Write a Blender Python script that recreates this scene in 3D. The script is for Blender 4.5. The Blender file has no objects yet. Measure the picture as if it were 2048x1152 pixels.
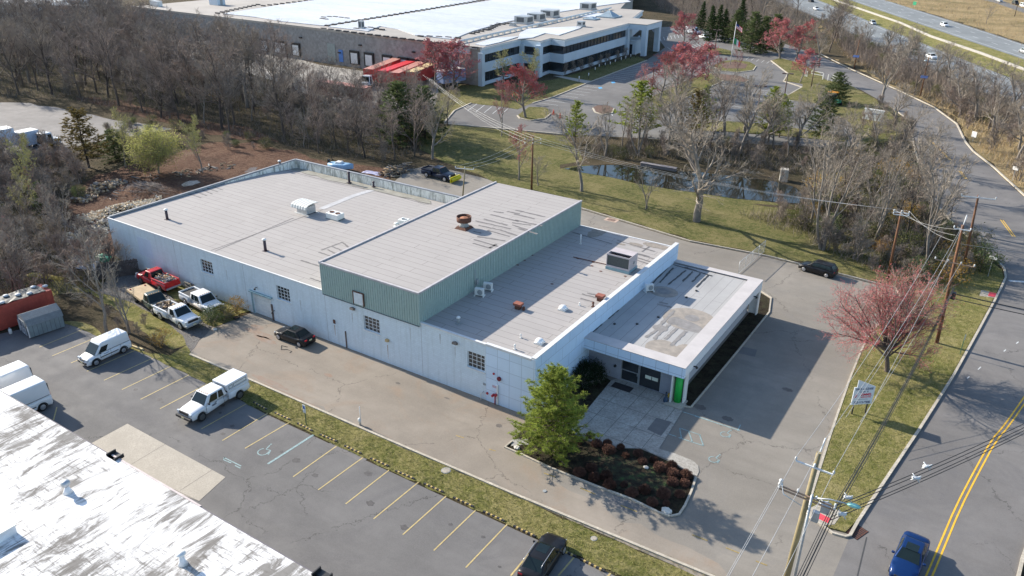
import bpy, bmesh, math, random
from mathutils import Vector, Matrix
PI = math.pi
rnd = random.Random(11)
SC = bpy.context.scene
COL = SC.collection

# ------------------------------------------------------------------ camera
CH = 39.5; FPX = 1593.0
_pt, _rl, _yw = math.radians(25.40652784), math.radians(.65655131), math.radians(122.72957486)
_cy, _sy, _cp, _sp = math.cos(_yw), math.sin(_yw), math.cos(_pt), math.sin(_pt)
FW = Vector((_cy*_cp, _sy*_cp, -_sp)); _r0 = Vector((_sy, -_cy, 0)); _u0 = _r0.cross(FW)
RT = math.cos(_rl)*_r0 + math.sin(_rl)*_u0; UP = -math.sin(_rl)*_r0 + math.cos(_rl)*_u0
def g(x, y, z=0.0):
    """photo pixel (2048x1152) -> world point on the level z"""
    d = FW*FPX + RT*(x-1024) - UP*(y-576)
    t = (z-CH)/d.z
    return Vector((d.x*t, d.y*t, z))
def onY(x, y, Y):
    d = FW*FPX + RT*(x-1024) - UP*(y-576); t = Y/d.y
    return Vector((d.x*t, Y, CH+d.z*t))
def hgt(b, t):
    w = g(*b); d = FW*FPX + RT*(t[0]-1024) - UP*(t[1]-576)
    s = (w.x*d.x+w.y*d.y)/(d.x*d.x+d.y*d.y)
    return CH+d.z*s
cd = bpy.data.cameras.new('camera'); cam = bpy.data.objects.new('camera', cd); COL.objects.link(cam)
cam.matrix_world = Matrix(((RT.x, UP.x, -FW.x, 0), (RT.y, UP.y, -FW.y, 0), (RT.z, UP.z, -FW.z, CH), (0, 0, 0, 1)))
cd.sensor_width = 36; cd.lens = 36*FPX/2048; cd.clip_end = 6000; cd.clip_start = .5
SC.camera = cam

# ------------------------------------------------------------------ materials
MATS = {}
class NB:
    def __init__(s, name):
        s.m = bpy.data.materials.new(name); s.m.use_nodes = True
        s.t = s.m.node_tree; s.b = s.t.nodes['Principled BSDF']
    def n(s, ty, **kw):
        o = s.t.nodes.new(ty)
        for k, v in kw.items():
            if k.startswith('i_'):
                k = k[2:]; k = int(k) if k.isdigit() else k.replace('_', ' ')
                if hasattr(v, 'is_output') or isinstance(v, bpy.types.NodeSocket): s.t.links.new(v, o.inputs[k])
                else: o.inputs[k].default_value = v
            else: setattr(o, k, v)
        return o
    def link(s, a, b): s.t.links.new(a, b)
    def coord(s, sc=(1, 1, 1), rot=(0, 0, 0)):
        c = s.n('ShaderNodeTexCoord'); mp = s.n('ShaderNodeMapping')
        s.link(c.outputs['Object'], mp.inputs[0]); mp.inputs['Scale'].default_value = sc; mp.inputs['Rotation'].default_value = rot
        return mp.outputs[0]
    def noise(s, vec, scale, detail=4, rough=.6, dist=0):
        n = s.n('ShaderNodeTexNoise'); s.link(vec, n.inputs['Vector'])
        n.inputs['Scale'].default_value = scale; n.inputs['Detail'].default_value = detail
        n.inputs['Roughness'].default_value = rough; n.inputs['Distortion'].default_value = dist
        return n.outputs[0]
    def ramp(s, fac, stops, interp='LINEAR'):
        r = s.n('ShaderNodeValToRGB'); s.link(fac, r.inputs[0]); cr = r.color_ramp; cr.interpolation = interp
        while len(cr.elements) < len(stops): cr.elements.new(.5)
        for e, (p, c) in zip(cr.elements, stops):
            e.position = p; e.color = tuple(c)+(1,) if hasattr(c, '__len__') else (c, c, c, 1)
        return r.outputs[0]
    def mix(s, fac, a, b, mode='MIX'):
        m = s.n('ShaderNodeMix', data_type='RGBA', blend_type=mode)
        for v, i in ((fac, 0), (a, 6), (b, 7)):
            if isinstance(v, bpy.types.NodeSocket): s.link(v, m.inputs[i])
            elif i == 0: m.inputs[0].default_value = v
            else: m.inputs[i].default_value = tuple(v)+(1,)
        return m.outputs[2]
    def math(s, op, a, b=0.0):
        m = s.n('ShaderNodeMath', operation=op)
        for v, i in ((a, 0), (b, 1)):
            if isinstance(v, bpy.types.NodeSocket): s.link(v, m.inputs[i])
            else: m.inputs[i].default_value = v
        return m.outputs[0]
    def bump(s, h, strength=.5, dist=.05):
        b = s.n('ShaderNodeBump'); b.inputs['Strength'].default_value = strength; b.inputs['Distance'].default_value = dist
        s.link(h, b.inputs['Height']); s.link(b.outputs[0], s.b.inputs['Normal'])
    def done(s, col=None, rough=.8, metal=0, spec=None):
        if col is not None:
            if isinstance(col, bpy.types.NodeSocket): s.link(col, s.b.inputs['Base Color'])
            else: s.b.inputs['Base Color'].default_value = tuple(col)+(1,)
        if isinstance(rough, bpy.types.NodeSocket): s.link(rough, s.b.inputs['Roughness'])
        else: s.b.inputs['Roughness'].default_value = rough
        s.b.inputs['Metallic'].default_value = metal
        if spec is not None: s.b.inputs['Specular IOR Level'].default_value = spec
        return s.m
def M(name, col, rough=.7, metal=0, var=.18, scale=1.5, col2=None, bump=0, coat=0, spec=None, fine=None):
    """plain procedural material: two tones mixed by noise, optional bump"""
    if name in MATS: return MATS[name]
    b = NB(name); v = b.coord()
    c2 = col2 if col2 else tuple(max(0, c*(1-var)) for c in col)
    c1 = col if col2 else tuple(min(1, c*(1+var)) for c in col)
    f = b.noise(v, scale, 5, .65)
    c = b.mix(b.ramp(f, [(.3, 0), (.7, 1)]), c2, c1)
    if fine:
        c = b.mix(b.ramp(b.noise(v, fine[0], 3), [(.35, 0), (.65, 1)]), c, tuple(x*fine[1] for x in col))
    if bump: b.bump(b.noise(v, scale*8, 3), bump, .03)
    m = b.done(c, rough, metal, spec)
    if coat: b.b.inputs['Coat Weight'].default_value = coat; b.b.inputs['Coat Roughness'].default_value = .06
    MATS[name] = m
    return m
def asphalt(name, base, tint=None, crack=1.0, seam=None):
    b = NB(name); v = b.coord()
    big = b.noise(v, .09, 4, .6, .6); mid = b.noise(v, .6, 5, .7); fine = b.noise(v, 14, 3, .8)
    lo = tuple(c*.72 for c in base); hi = tuple(c*1.18 for c in base)
    c = b.mix(b.ramp(big, [(.3, 0), (.68, 1)]), lo, hi)
    if tint: c = b.mix(b.ramp(b.noise(v, .13, 5, .7, 1.2), [(.5, 0), (.68, .75)]), c, tint)
    c = b.mix(b.math('MULTIPLY', b.ramp(mid, [(.35, 0), (.7, 1)]), .35), c, tuple(x*.7 for x in base))
    c = b.mix(b.ramp(fine, [(.35, 0), (.7, .35)]), c, tuple(x*1.5 for x in base))
    # streaky traffic wear
    st = b.noise(b.coord((.05, .9, 1)), 1.0, 4, .6)
    c = b.mix(b.ramp(st, [(.45, 0), (.75, .35)]), c, tuple(x*.72 for x in base))
    if crack:
        w = b.noise(v, .35, 6, .7)
        d = b.n('ShaderNodeVectorMath', operation='SCALE'); d.inputs['Scale'].default_value = 3.2
        nn = b.n('ShaderNodeTexNoise'); b.link(v, nn.inputs['Vector']); nn.inputs['Scale'].default_value = .45; nn.inputs['Detail'].default_value = 7; nn.inputs['Roughness'].default_value = .7
        b.link(nn.outputs[1], d.inputs[0])
        ad = b.n('ShaderNodeVectorMath', operation='ADD'); b.link(v, ad.inputs[0]); b.link(d.outputs[0], ad.inputs[1])
        for sc_, th in ((.07, .0024), (.15, .0034)):
            vo = b.n('ShaderNodeTexVoronoi', feature='DISTANCE_TO_EDGE', voronoi_dimensions='2D'); b.link(ad.outputs[0], vo.inputs['Vector']); vo.inputs['Scale'].default_value = sc_
            line = b.ramp(vo.outputs['Distance'], [(0, 1), (th*.6*crack, 1), (th*1.3*crack, 0)])
            msk = b.ramp(b.noise(v, .11, 3), [(.56, 0), (.62, 1)]) if sc_ > .1 else b.ramp(w, [(.42, 0), (.5, 1)])
            c = b.mix(b.math('MULTIPLY', line, b.math('MULTIPLY', msk, .8)), c, tuple(x*.22 for x in base))
    b.bump(fine, .25, .02)
    m = b.done(c, b.ramp(mid, [(.3, .75), (.7, .95)]), 0, .25); MATS[name] = m; return m
def grass(name, cols, dry=.5, patch=.25):
    b = NB(name); v = b.coord()
    n1 = b.noise(v, patch, 7, .75, .4); n2 = b.noise(v, 1.6, 6, .85, .3); n3 = b.noise(v, 6.5, 4, .9)
    c = b.ramp(n1, [(.3, cols[0]), (.43, cols[1]), (.56, cols[2]), (.7, cols[3])])
    c = b.mix(b.ramp(n2, [(.46, 0), (.6, .6)]), c, cols[3])
    c = b.mix(b.ramp(n2, [(.36, .6), (.45, 0)]), c, cols[0])
    c = b.mix(b.ramp(n3, [(.5, 0), (.68, .75)]), c, tuple(x*.4 for x in cols[0]))
    b.bump(b.mix(.5, n3, n2), 1.0, .35)
    m = b.done(c, .95, 0, .1); MATS[name] = m; return m

# ------------------------------------------------------------------ mesh builder
class MB:
    def __init__(s): s.v = []; s.f = []; s.mi = []; s.m = 0; s.sm = []
    def face(s, idx, smooth=False): s.f.append(tuple(idx)); s.mi.append(s.m); s.sm.append(smooth)
    def add(s, vs, fs, smooth=False):
        o = len(s.v); s.v.extend(tuple(p) for p in vs)
        for f in fs: s.face([o+i for i in f], smooth)
    def box(s, c, d, rz=0, ry=0, rx=0, taper=1.0):
        x, y, z = d[0]/2, d[1]/2, d[2]/2
        R = Matrix.Rotation(rz, 3, 'Z') @ Matrix.Rotation(ry, 3, 'Y') @ Matrix.Rotation(rx, 3, 'X')
        vs = []
        for k in (-1, 1):
            t = taper if k > 0 else 1
            for i, j in ((-1, -1), (1, -1), (1, 1), (-1, 1)): vs.append(Vector(c)+R @ Vector((i*x*t, j*y*t, k*z)))
        s.add(vs, [(3, 2, 1, 0), (4, 5, 6, 7), (0, 1, 5, 4), (1, 2, 6, 5), (2, 3, 7, 6), (3, 0, 4, 7)])
        return s
    def b2(s, x0, x1, y0, y1, z0, z1):
        return s.box(((x0+x1)/2, (y0+y1)/2, (z0+z1)/2), (abs(x1-x0), abs(y1-y0), abs(z1-z0)))
    def prism(s, poly, z0, z1, bottom=True):
        n = len(poly); A = sum(poly[i][0]*poly[(i+1) % n][1]-poly[(i+1) % n][0]*poly[i][1] for i in range(n))
        if A < 0: poly = poly[::-1]
        vs = [(p[0], p[1], z0) for p in poly]+[(p[0], p[1], z1) for p in poly]
        fs = [tuple(range(n, 2*n))]+[(i, (i+1) % n, n+(i+1) % n, n+i) for i in range(n)]
        if bottom: fs.append(tuple(range(n-1, -1, -1)))
        s.add(vs, fs); return s
    def sheet(s, poly, z):
        n = len(poly); A = sum(poly[i][0]*poly[(i+1) % n][1]-poly[(i+1) % n][0]*poly[i][1] for i in range(n))
        if A < 0: poly = poly[::-1]
        s.add([(p[0], p[1], z) for p in poly], [tuple(range(n))]); return s
    def tube(s, pts, rad, sides=6, cap=True, smooth=True):
        pts = [Vector(p) for p in pts]; n = len(pts)
        if not hasattr(rad, '__len__'): rad = [rad]*n
        o = len(s.v); prev = None
        for i, p in enumerate(pts):
            d = (pts[min(i+1, n-1)]-pts[max(i-1, 0)])
            d = d.normalized() if d.length > 1e-9 else Vector((0, 0, 1))
            if prev is None: a = d.orthogonal().normalized()
            else: a = (prev-d*prev.dot(d)); a = a.normalized() if a.length > 1e-6 else d.orthogonal().normalized()
            prev = a; b = d.cross(a)
            for k in range(sides):
                t = 2*PI*k/sides; s.v.append(tuple(p+(a*math.cos(t)+b*math.sin(t))*rad[i]))
        for i in range(n-1):
            for k in range(sides):
                k2 = (k+1) % sides
                s.face((o+i*sides+k, o+i*sides+k2, o+(i+1)*sides+k2, o+(i+1)*sides+k), smooth)
        if cap:
            s.face([o+k for k in range(sides)][::-1]); s.face([o+(n-1)*sides+k for k in range(sides)])
        return s
    def cyl(s, c, r, h, sides=16, r2=None, smooth=True):
        c = Vector(c); return s.tube([c, c+Vector((0, 0, h))], [r, r if r2 is None else r2], sides, True, smooth)
    def lathe(s, c, prof, sides=16, smooth=True):
        o = len(s.v); c = Vector(c)
        for r, z in prof:
            for k in range(sides):
                t = 2*PI*k/sides; s.v.append((c.x+r*math.cos(t), c.y+r*math.sin(t), c.z+z))
        for i in range(len(prof)-1):
            for k in range(sides):
                k2 = (k+1) % sides; s.face((o+i*sides+k, o+i*sides+k2, o+(i+1)*sides+k2, o+(i+1)*sides+k), smooth)
        s.face([o+k for k in range(sides)][::-1]); s.face([o+(len(prof)-1)*sides+k for k in range(sides)])
        return s
    def quad(s, a, b, c, d): s.add([a, b, c, d], [(0, 1, 2, 3)]); return s
    def panel(s, a, b, c, d, t0=-.01, t1=.012):
        """thin solid panel over a quad (for glass, stickers)"""
        a, b, c, d = map(Vector, (a, b, c, d)); n = (b-a).cross(d-a).normalized()
        s.add([p+n*t0 for p in (a, b, c, d)]+[p+n*t1 for p in (a, b, c, d)], [(3, 2, 1, 0), (4, 5, 6, 7), (0, 1, 5, 4), (1, 2, 6, 5), (2, 3, 7, 6), (3, 0, 4, 7)])
        return s
    def xf(s, mat):
        s.v = [tuple(mat @ Vector(p)) for p in s.v]; return s
    def mesh(s, name, mats, bevel=0, seg=1):
        me = bpy.data.meshes.new(name); me.from_pydata(s.v, [], s.f)
        if not isinstance(mats, (list, tuple)): mats = [mats]
        for m in mats: me.materials.append(m)
        me.polygons.foreach_set('material_index', s.mi); me.polygons.foreach_set('use_smooth', s.sm)
        me.update()
        if bevel:
            bm = bmesh.new(); bm.from_mesh(me); bmesh.ops.remove_doubles(bm, verts=bm.verts, dist=1e-5)
            bmesh.ops.bevel(bm, geom=[e for e in bm.edges if len(e.link_faces) == 2 and e.calc_face_angle(0) > .5], offset=bevel, segments=seg, profile=.6, affect='EDGES', clamp_overlap=True)
            bm.to_mesh(me); bm.free()
        return me
    def build(s, name, mats, parent=None, world=False, bevel=0, seg=1, label=None, cat=None, group=None, kind=None):
        me = s.mesh(name, mats, bevel, seg)
        o = bpy.data.objects.new(name, me); COL.objects.link(o)
        if parent:
            o.parent = parent
            if world:
                if parent.type == 'EMPTY': o.matrix_parent_inverse = Matrix.Translation(-parent.location)
        tag(o, label, cat, group, kind); return o
def tag(o, label=None, cat=None, group=None, kind=None):
    if label: o['label'] = label
    if cat: o['category'] = cat
    if group: o['group'] = group
    if kind: o['kind'] = kind
    return o
def thing(name, label, cat, loc=(0, 0, 0), rz=0, group=None):
    o = bpy.data.objects.new(name, None); COL.objects.link(o); o.empty_display_size = .3
    o.location = loc; o.rotation_euler = (0, 0, rz); return tag(o, label, cat, group)
def copy_tree(o, parent=None, loc=None, rz=None, sc=None, label=None):
    c = o.copy(); COL.objects.link(c); c.parent = parent
    if loc is not None: c.location = loc
    if rz is not None: c.rotation_euler = (0, 0, rz)
    if sc is not None: c.scale = sc if hasattr(sc, '__len__') else (sc, sc, sc)
    if label: c['label'] = label
    for ch in KIDS.get(o.name, []) or [k for k in o.children]: copy_tree(ch, c)
    return c
KIDS = {}
def struct(name, mb, m): return mb.build(name, m, kind='structure')
def P2(*px, z=0): return [(g(x, y, z).x, g(x, y, z).y) for x, y in px]
def rough_poly(poly, step=1.5, amp=.35, seed=1, closed=True):
    r = random.Random(seed); out = []
    n = len(poly)
    for i in range(n):
        a = Vector(poly[i]); b = Vector(poly[(i+1) % n]); L = (b-a).length; k = max(1, min(400, int(L/step)))
        nn = Vector((-(b-a).y, (b-a).x)); nn = nn.normalized() if nn.length else nn
        for j in range(k):
            p = a.lerp(b, j/k)+(nn*r.gauss(0, amp) if j else Vector((0, 0))); out.append((p.x, p.y))
    return out
def smooth_line(pts, it=2):
    for _ in range(it):
        q = [pts[0]]
        for a, b in zip(pts, pts[1:]):
            q += [(a[0]*.75+b[0]*.25, a[1]*.75+b[1]*.25), (a[0]*.25+b[0]*.75, a[1]*.25+b[1]*.75)]
        q.append(pts[-1]); pts = q
    return pts
def ribbon(mb, pts, w, z0, z1=None, side=0):
    """strip of width w along pts; side 0 centred, 1 left, -1 right; z1 -> solid kerb"""
    n = len(pts); L = []; R = []
    for i in range(n):
        a = Vector(pts[max(i-1, 0)]); b = Vector(pts[min(i+1, n-1)]); d = (b-a); d = d.normalized() if d.length else Vector((1, 0)); nn = Vector((-d.y, d.x)); p = Vector(pts[i])
        L.append(p+nn*(w/2+side*w/2)); R.append(p-nn*(w/2-side*w/2))
    if z1 is None:
        vs = [(p.x, p.y, z0) for p in L]+[(p.x, p.y, z0) for p in R]
        mb.add(vs, [(i, n+i, n+i+1, i+1) for i in range(n-1)])
    else:
        vs = []
        for q, z in ((L, z0), (L, z1), (R, z1), (R, z0)): vs += [(p.x, p.y, z) for p in q]
        fs = []
        for i in range(n-1):
            fs += [(i, n+i, n+i+1, i+1)[::-1], (n+i, 2*n+i, 2*n+i+1, n+i+1)[::-1][::-1], (2*n+i, 3*n+i, 3*n+i+1, 2*n+i+1)]
        fs += [(0, n, 2*n, 3*n), (n-1, 2*n-1, 3*n-1, 4*n-1)[::-1]]
        mb.add(vs, fs)
    return mb

# ------------------------------------------------------------------ light
W = bpy.data.worlds.new('World'); SC.world = W; W.use_nodes = True
nt = W.node_tree; bg = nt.nodes['Background']; sky = nt.nodes.new('ShaderNodeTexSky'); sky.sky_type = 'NISHITA'; sky.sun_disc = False
to_sun = Vector((-1, .03, .50)).normalized()
el = math.asin(to_sun.z)
sky.sun_elevation = el; sky.sun_rotation = math.atan2(to_sun.x, to_sun.y) % (2*PI); sky.air_density = 1.2; sky.dust_density = 1.0; sky.ozone_density = 3.0
nt.links.new(sky.outputs[0], bg.inputs[0]); bg.inputs[1].default_value = .125
sd = bpy.data.lights.new('sun', 'SUN'); sd.energy = 4.9; sd.angle = math.radians(.5); sd.color = (1, .91, .775)
so = bpy.data.objects.new('sun', sd); COL.objects.link(so); so.rotation_euler = to_sun.to_track_quat('Z', 'Y').to_euler()
SC.view_settings.view_transform = 'Standard'; SC.view_settings.look = 'None'; SC.view_settings.gamma = 1; SC.view_settings.exposure = .9
# ------------------------------------------------------------------ materials of the setting
m_lot = asphalt('asphalt_lot', (.158, .153, .150), (.105, .102, .106), 1.15)
m_drive = asphalt('asphalt_drive', (.255, .222, .185), (.26, .175, .115), 1.2)
m_yard = asphalt('asphalt_yard', (.225, .205, .178), (.18, .168, .155), 1.25)
m_road = asphalt('asphalt_road', (.168, .16, .155), (.115, .112, .116), .7)
m_far = asphalt('asphalt_far', (.16, .155, .15), (.115, .112, .112), .0)
m_hwy = asphalt('asphalt_highway', (.21, .225, .23), (.17, .18, .19), 0)
m_grass = grass('grass_verge', [(.085, .10, .026), (.16, .165, .046), (.25, .225, .085), (.36, .31, .15)])
m_lawn = grass('grass_lawn', [(.05, .065, .022), (.11, .118, .038), (.175, .16, .065), (.26, .22, .11)], patch=.16)
m_dry = grass('grass_dry', [(.13, .12, .055), (.22, .17, .085), (.33, .245, .13), (.40, .31, .18)], patch=.06)
m_floor = grass('forest_floor', [(.032, .034, .018), (.058, .05, .03), (.09, .07, .045), (.125, .10, .065)], patch=.12)
m_dirt = grass('dirt', [(.05, .03, .022), (.095, .05, .036), (.14, .078, .054), (.20, .14, .10)], patch=.22)
m_mulch = grass('mulch', [(.018, .012, .01), (.03, .022, .017), (.055, .045, .03), (.05, .055, .03)], patch=.8)
m_gravel = grass('gravel', [(.14, .135, .135), (.2, .195, .19), (.25, .24, .23), (.16, .14, .12)], patch=2.5)
m_conc = M('concrete', (.42, .38, .32), .85, var=.16, scale=.6, bump=.2, fine=(12, .8))
m_kerb = M('kerb_concrete', (.5, .45, .37), .85, var=.3, scale=1.3, bump=.3, fine=(9, .7))
m_yellow = M('paint_yellow', (.55, .43, .19), .7, var=.2, scale=3, fine=(9, .7))
m_yellow2 = M('paint_road_yellow', (.72, .42, .03), .7, var=.15, scale=2)
m_white = M('paint_white_line', (.6, .62, .62), .7, var=.25, scale=3, fine=(9, .7))
m_blue = M('paint_pale_blue', (.29, .41, .42), .7, var=.3, scale=4, fine=(11, .55))
m_red = M('tactile_red', (.75, .06, .09), .7, var=.1)
def slab_mat():
    b = NB('concrete_slab'); v = b.coord()
    n = b.noise(v, .7, 5, .7); f = b.noise(v, 5.5, 4, .85)
    c = b.mix(b.ramp(n, [(.3, 0), (.7, 1)]), (.30, .28, .25), (.46, .44, .40))
    c = b.mix(b.ramp(f, [(.45, 0), (.6, .55)]), c, (.17, .16, .145))
    b.bump(f, .3, .02); return b.done(c, .9, 0, .2)
m_slab = slab_mat()

def area(name, poly, z, m, kind='structure', rough=None):
    if rough: poly = rough_poly(poly, *rough)
    mb = MB(); mb.sheet(poly, z); return mb.build(name, m, kind=kind)

S = 2500
area('ground', [(-S, -600), (S*.6, -600), (S*.6, S), (-S, S)], 0, m_floor)
# -- left parking lot
lot_poly = P2((-140, 690), (0, 668), (60, 655), (130, 632), (165, 645), (205, 672), (262, 690), (285, 697), (345, 727), (420, 767)) + [(-49.0, 36.75), (-4.4, 36.75), (-4.4, -30), (-150, -30)]
lot = area('parking_lot', lot_poly, .02, m_lot)
mk = MB()
def line(mb, p, q, w, z):
    a = g(*p); b = g(*q); d = (b-a).normalized(); n = Vector((-d.y, d.x, 0))*w/2
    mb.add([(a+n)[:2]+(z,), (b+n)[:2]+(z,), (b-n)[:2]+(z,), (a-n)[:2]+(z,)], [(0, 1, 2, 3)])
def z6(x, y): return (512+x/4, 864+y/4)
def z1(x, y): return (x/4, 576+y/4)
def z7(x, y): return (1024+x/4, 864+y/4)
def z8(x, y): return (1536+x/4, 864+y/4)
def z4(x, y): return (1536+x/4, 576+y/4)
for a, b in (((672, 95), (298, 360)), ((878, 190), (498, 465)), ((1083, 293), (718, 577)), ((1307, 398), (941, 697)), ((1533, 504), (1175, 823)), ((1768, 617), (1422, 950)), ((2015, 735), (1678, 1087))):
    line(mk, z6(*a), z6(*b), .1, .03)
for a, b in (((690, 322), (315, 475)), ((760, 402), (418, 545)), ((735, 530), (568, 602)), ((1090, 497), (697, 668)), ((1228, 560), (833, 740)), ((1370, 627), (975, 815)), ((1522, 693), (1125, 892)), ((1672, 762), (1280, 968)), ((1990, 918), (1610, 1130)), ((2152, 998), (1780, 1222)), ((2310, 1080), (1960, 1285)), ((455, 955), (428, 1060))):
    line(mk, z1(*a), z1(*b), .1, .03)
for a, b in (((225, 865), (-10, 1152)), ((500, 1000), (370, 1152)), ((790, 1130), (700, 1230))):
    line(mk, z7(*a), z7(*b), .12, .03)
mk.m = 1
line(mk, z6(490, 5), z6(95, 258), .2, .031)
# wheelchair symbol in pale blue
def wheelchair(mb, cpx, s, z, ang=0.0):
    c = g(*cpx)
    def P(u, v):
        ca, sa = math.cos(ang), math.sin(ang); return (c.x+(u*ca-v*sa)*s, c.y+(u*sa+v*ca)*s)
    arc = [P(.45*math.cos(t), .45*math.sin(t)-.2) for t in [math.radians(k) for k in range(120, 400, 14)]]
    ribbon(mb, arc, .1*s, z)
    ribbon(mb, [P(-.05, .75), P(0, .2), P(.45, .18), P(.62, -.35)], .12*s, z)
    ribbon(mb, [P(-.13, .92), P(.03, .92)], .16*s, z)
wheelchair(mk, z6(70, 150), .95, .031, .2)
for a, b in (((1790, 205), (1930, 275)), ((1790, 225), (1850, 250)), ((1880, 270), (1925, 292)), ((1800, 203), (1788, 228))): line(mk, (a[0]/4, 864+a[1]/4), (b[0]/4, 864+b[1]/4), .1, .031)
mk.build('painted_markings', [m_yellow, m_blue], lot)
# concrete apron by the white-roofed building
ap = MB(); P = P2((255, 848), (451, 955), (398, 1003), (150, 905)); ap.sheet(P, .035); apron = struct('loading_apron', ap, m_conc)
jt = MB()
for q, r in (((332, 888), (262, 930)), ((425, 940), (360, 982)), ((398, 1003), (345, 978))): line(jt, q, r, .03, .04)
jt.build('joint', M('joint_dark', (.1, .09, .08)), apron)

# -- driveway and yard round the building
YK = 39.78
yard_poly = [(-63.5, 39.72)] + [(-4.9, YK), (-4.9, 36), (-1.5, 36), (-1.5, 51.0)] + P2((1660, 1060), (1622, 1040), (1612, 1020), (1622, 1000), (1660, 875), (1700, 760), (1722, 705), (1745, 660), (1800, 625), (1808, 598), (1792, 580), (1700, 556), (1536, 515), (1380, 485), (1165, 420)) + P2((1100, 400), (1000, 365), (950, 352), (860, 330), (800, 345)) + [(-83, 95), (-80.5, 88), (-76, 79.6), (-60, 79.2), (-60, 60), (-72, 49)] + P2((505, 625), (430, 655), (372, 688))
yard = area('driveway', yard_poly, .024, m_yard, rough=None)
dr = MB(); dr.sheet(rough_poly([(-66.5, 44.5), (-60, 49.2), (-28.2, 49.2), (-27.0, 44), (-22, 42.5), (-10, 41.6), (-8, 39.9), (-63.5, 39.9)], 1.2, .25, 5), .03)
dr.build('side_drive', m_drive, kind='structure')
mk = MB()
for a, b in (((255, 330), (350, 365)), ((545, 450), (665, 500)), ((870, 590), (1000, 640)), ((1440, 825), (1565, 872)), ((1710, 928), (1825, 975)), ((1950, 1035), (2040, 1070))): line(mk, z7(*a), z7(*b), .1, .038)
for a, b in (((1600, 30), (1665, 50)), ((1865, 140), (1920, 155))): line(mk, z6(*a), z6(*b), .1, .038)
mk.m = 1
# pale blue marks by the entrance (seen in the close crop 1040,640 x4.43)
def ze(x, y): return (1040+x/4.432, 640+y/4.432)
for a, b in (((1440, 815), (1684, 893)), ((1340, 935), (1290, 1005)), ((1340, 935), (1365, 940)), ((1290, 1005), (1385, 1035)), ((1415, 960), (1430, 1050)), ((1415, 960), (1600, 1022)), ((1405, 1045), (1625, 1117)), ((1490, 980), (1528, 1085)), ((1590, 1018), (1625, 1117))): line(mk, ze(*a), ze(*b), .1, .038)
line(mk, (1481, 850), (1475, 862), .1, .038); line(mk, (1388, 832), (1480, 862), .12, .037)
wheelchair(mk, (1452, 868), .8, .038, -.3); wheelchair(mk, (1429, 918), .8, .038, -.3)
mk.build('painted_markings', [M('paint_faded_yellow', (.38, .28, .10), .8, var=.3, scale=4, fine=(9, .6)), m_blue], yard)

# -- grass strip between the lot and the driveway, with kerbs
strip = area('grass_strip', rough_poly([(-90, 35.6), (-84, 35.2), (-78, 36.5), (-66, 37.2), (-58, 37.1), (-49, 36.9), (-4.8, 36.9), (-4.8, 39.7), (-62.5, 39.6), (-66.5, 41.6), (-71, 42.6), (-78, 43.2), (-90, 42)], 1.0, .07, 3), .05, m_grass)
kb = MB(); ribbon(kb, [(-62.6, 39.55), (-54, 39.68), (-40, 39.72), (-25.5, 39.82), (-9.7, 40.2), (-4.9, 40.2)], .2, 0, .15)
kb.build('driveway_kerb', m_kerb, kind='structure')

area('leaf_litter', P2((100, 640), (165, 645), (205, 672), (262, 690), (300, 708), (340, 712), (375, 690), (345, 700), (300, 675), (250, 640), (205, 600), (180, 585), (110, 590)), .056, m_floor, rough=(1, .2, 9))
# -- main road and upper road
left_px = [(1700, 1072), (1715, 1045), (1768, 965), (1835, 865), (1905, 755), (1955, 665), (1990, 600), (2002, 576), (2011, 556), (2008, 538), (1986, 515), (1948, 485), (1906, 448), (1868, 405), (1845, 355), (1835, 300), (1818, 242), (1786, 217), (1740, 190), (1700, 168), (1640, 140), (1560, 112)]
right_px = [(1570, 88), (1640, 112), (1696, 138), (1716, 147), (1803, 186), (1868, 217), (1913, 250), (1931, 287), (1946, 305), (1986, 338), (2048, 395), (2140, 500)]
road_poly = [(-3.4, 20), (-3.3, 45)] + P2(*left_px) + P2(*right_px) + [(30, 118), (60, 112), (60, 88), (13, 88), (9.6, 78), (8.3, 66), (7.3, 55), (6.6, 45), (6, 20), (5, -20), (-4, -20)]
road = area('road', road_poly, .032, m_road)
kb = MB()
ribbon(kb, P2(*[(1700, 1072), (1715, 1045), (1768, 965), (1835, 865), (1905, 755), (1955, 665), (1990, 600), (2002, 576), (2011, 556), (2008, 538), (1986, 515), (1948, 485), (1906, 448), (1868, 405), (1845, 355), (1830, 300), (1818, 242), (1786, 217)]), .22, 0, .17)
ribbon(kb, P2(*[(1640, 108), (1696, 136), (1716, 145), (1803, 184), (1868, 215), (1913, 248), (1931, 285), (1946, 303), (1988, 336), (2050, 393), (2140, 498)]), .3, 0, .17)
ribbon(kb, [(5.4, 20), (6.3, 42), (7.1, 53.6), (8.6, 66), (10, 78), (14, 88.5), (30, 89)], .22, 0, .17)
kb.build('road_kerb', m_kerb, kind='structure')
mk = MB()
c1 = [(1.1, 40), (1.4, 44)] + P2(z8(1275, 1130), z8(1360, 930), z8(1500, 600), z8(1640, 330), z8(1790, 60), (2008, 852), (2048, 795)) + [(7.4, 84)]
for off in (0, .32):
    pts = smooth_line([(x+off, y) for x, y in c1], 1); ribbon(mk, pts, .12, .04)
def yl(pts, gap):
    for o in (-gap, gap): ribbon(mk, [(x+o, y) for x, y in P2(*pts)], .12, .04)
yl([(2003, 440), (2028, 474)], .15); yl([(1919, 342), (1933, 359)], .15); yl([(1860, 280), (1900, 320)], .12)
mk.m = 1
line(mk, (2018, 562), (2075, 566), .5, .04)
for a, b in (((1985, 448), (2003, 432)), ((1885, 510), (1902, 495)), ((1680, 655), (1702, 633)), ((1592, 727), (1610, 710))): line(mk, z4(*a), z4(*b), .1, .04)
mk.build('painted_markings', [m_yellow2, m_white], road)
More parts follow.
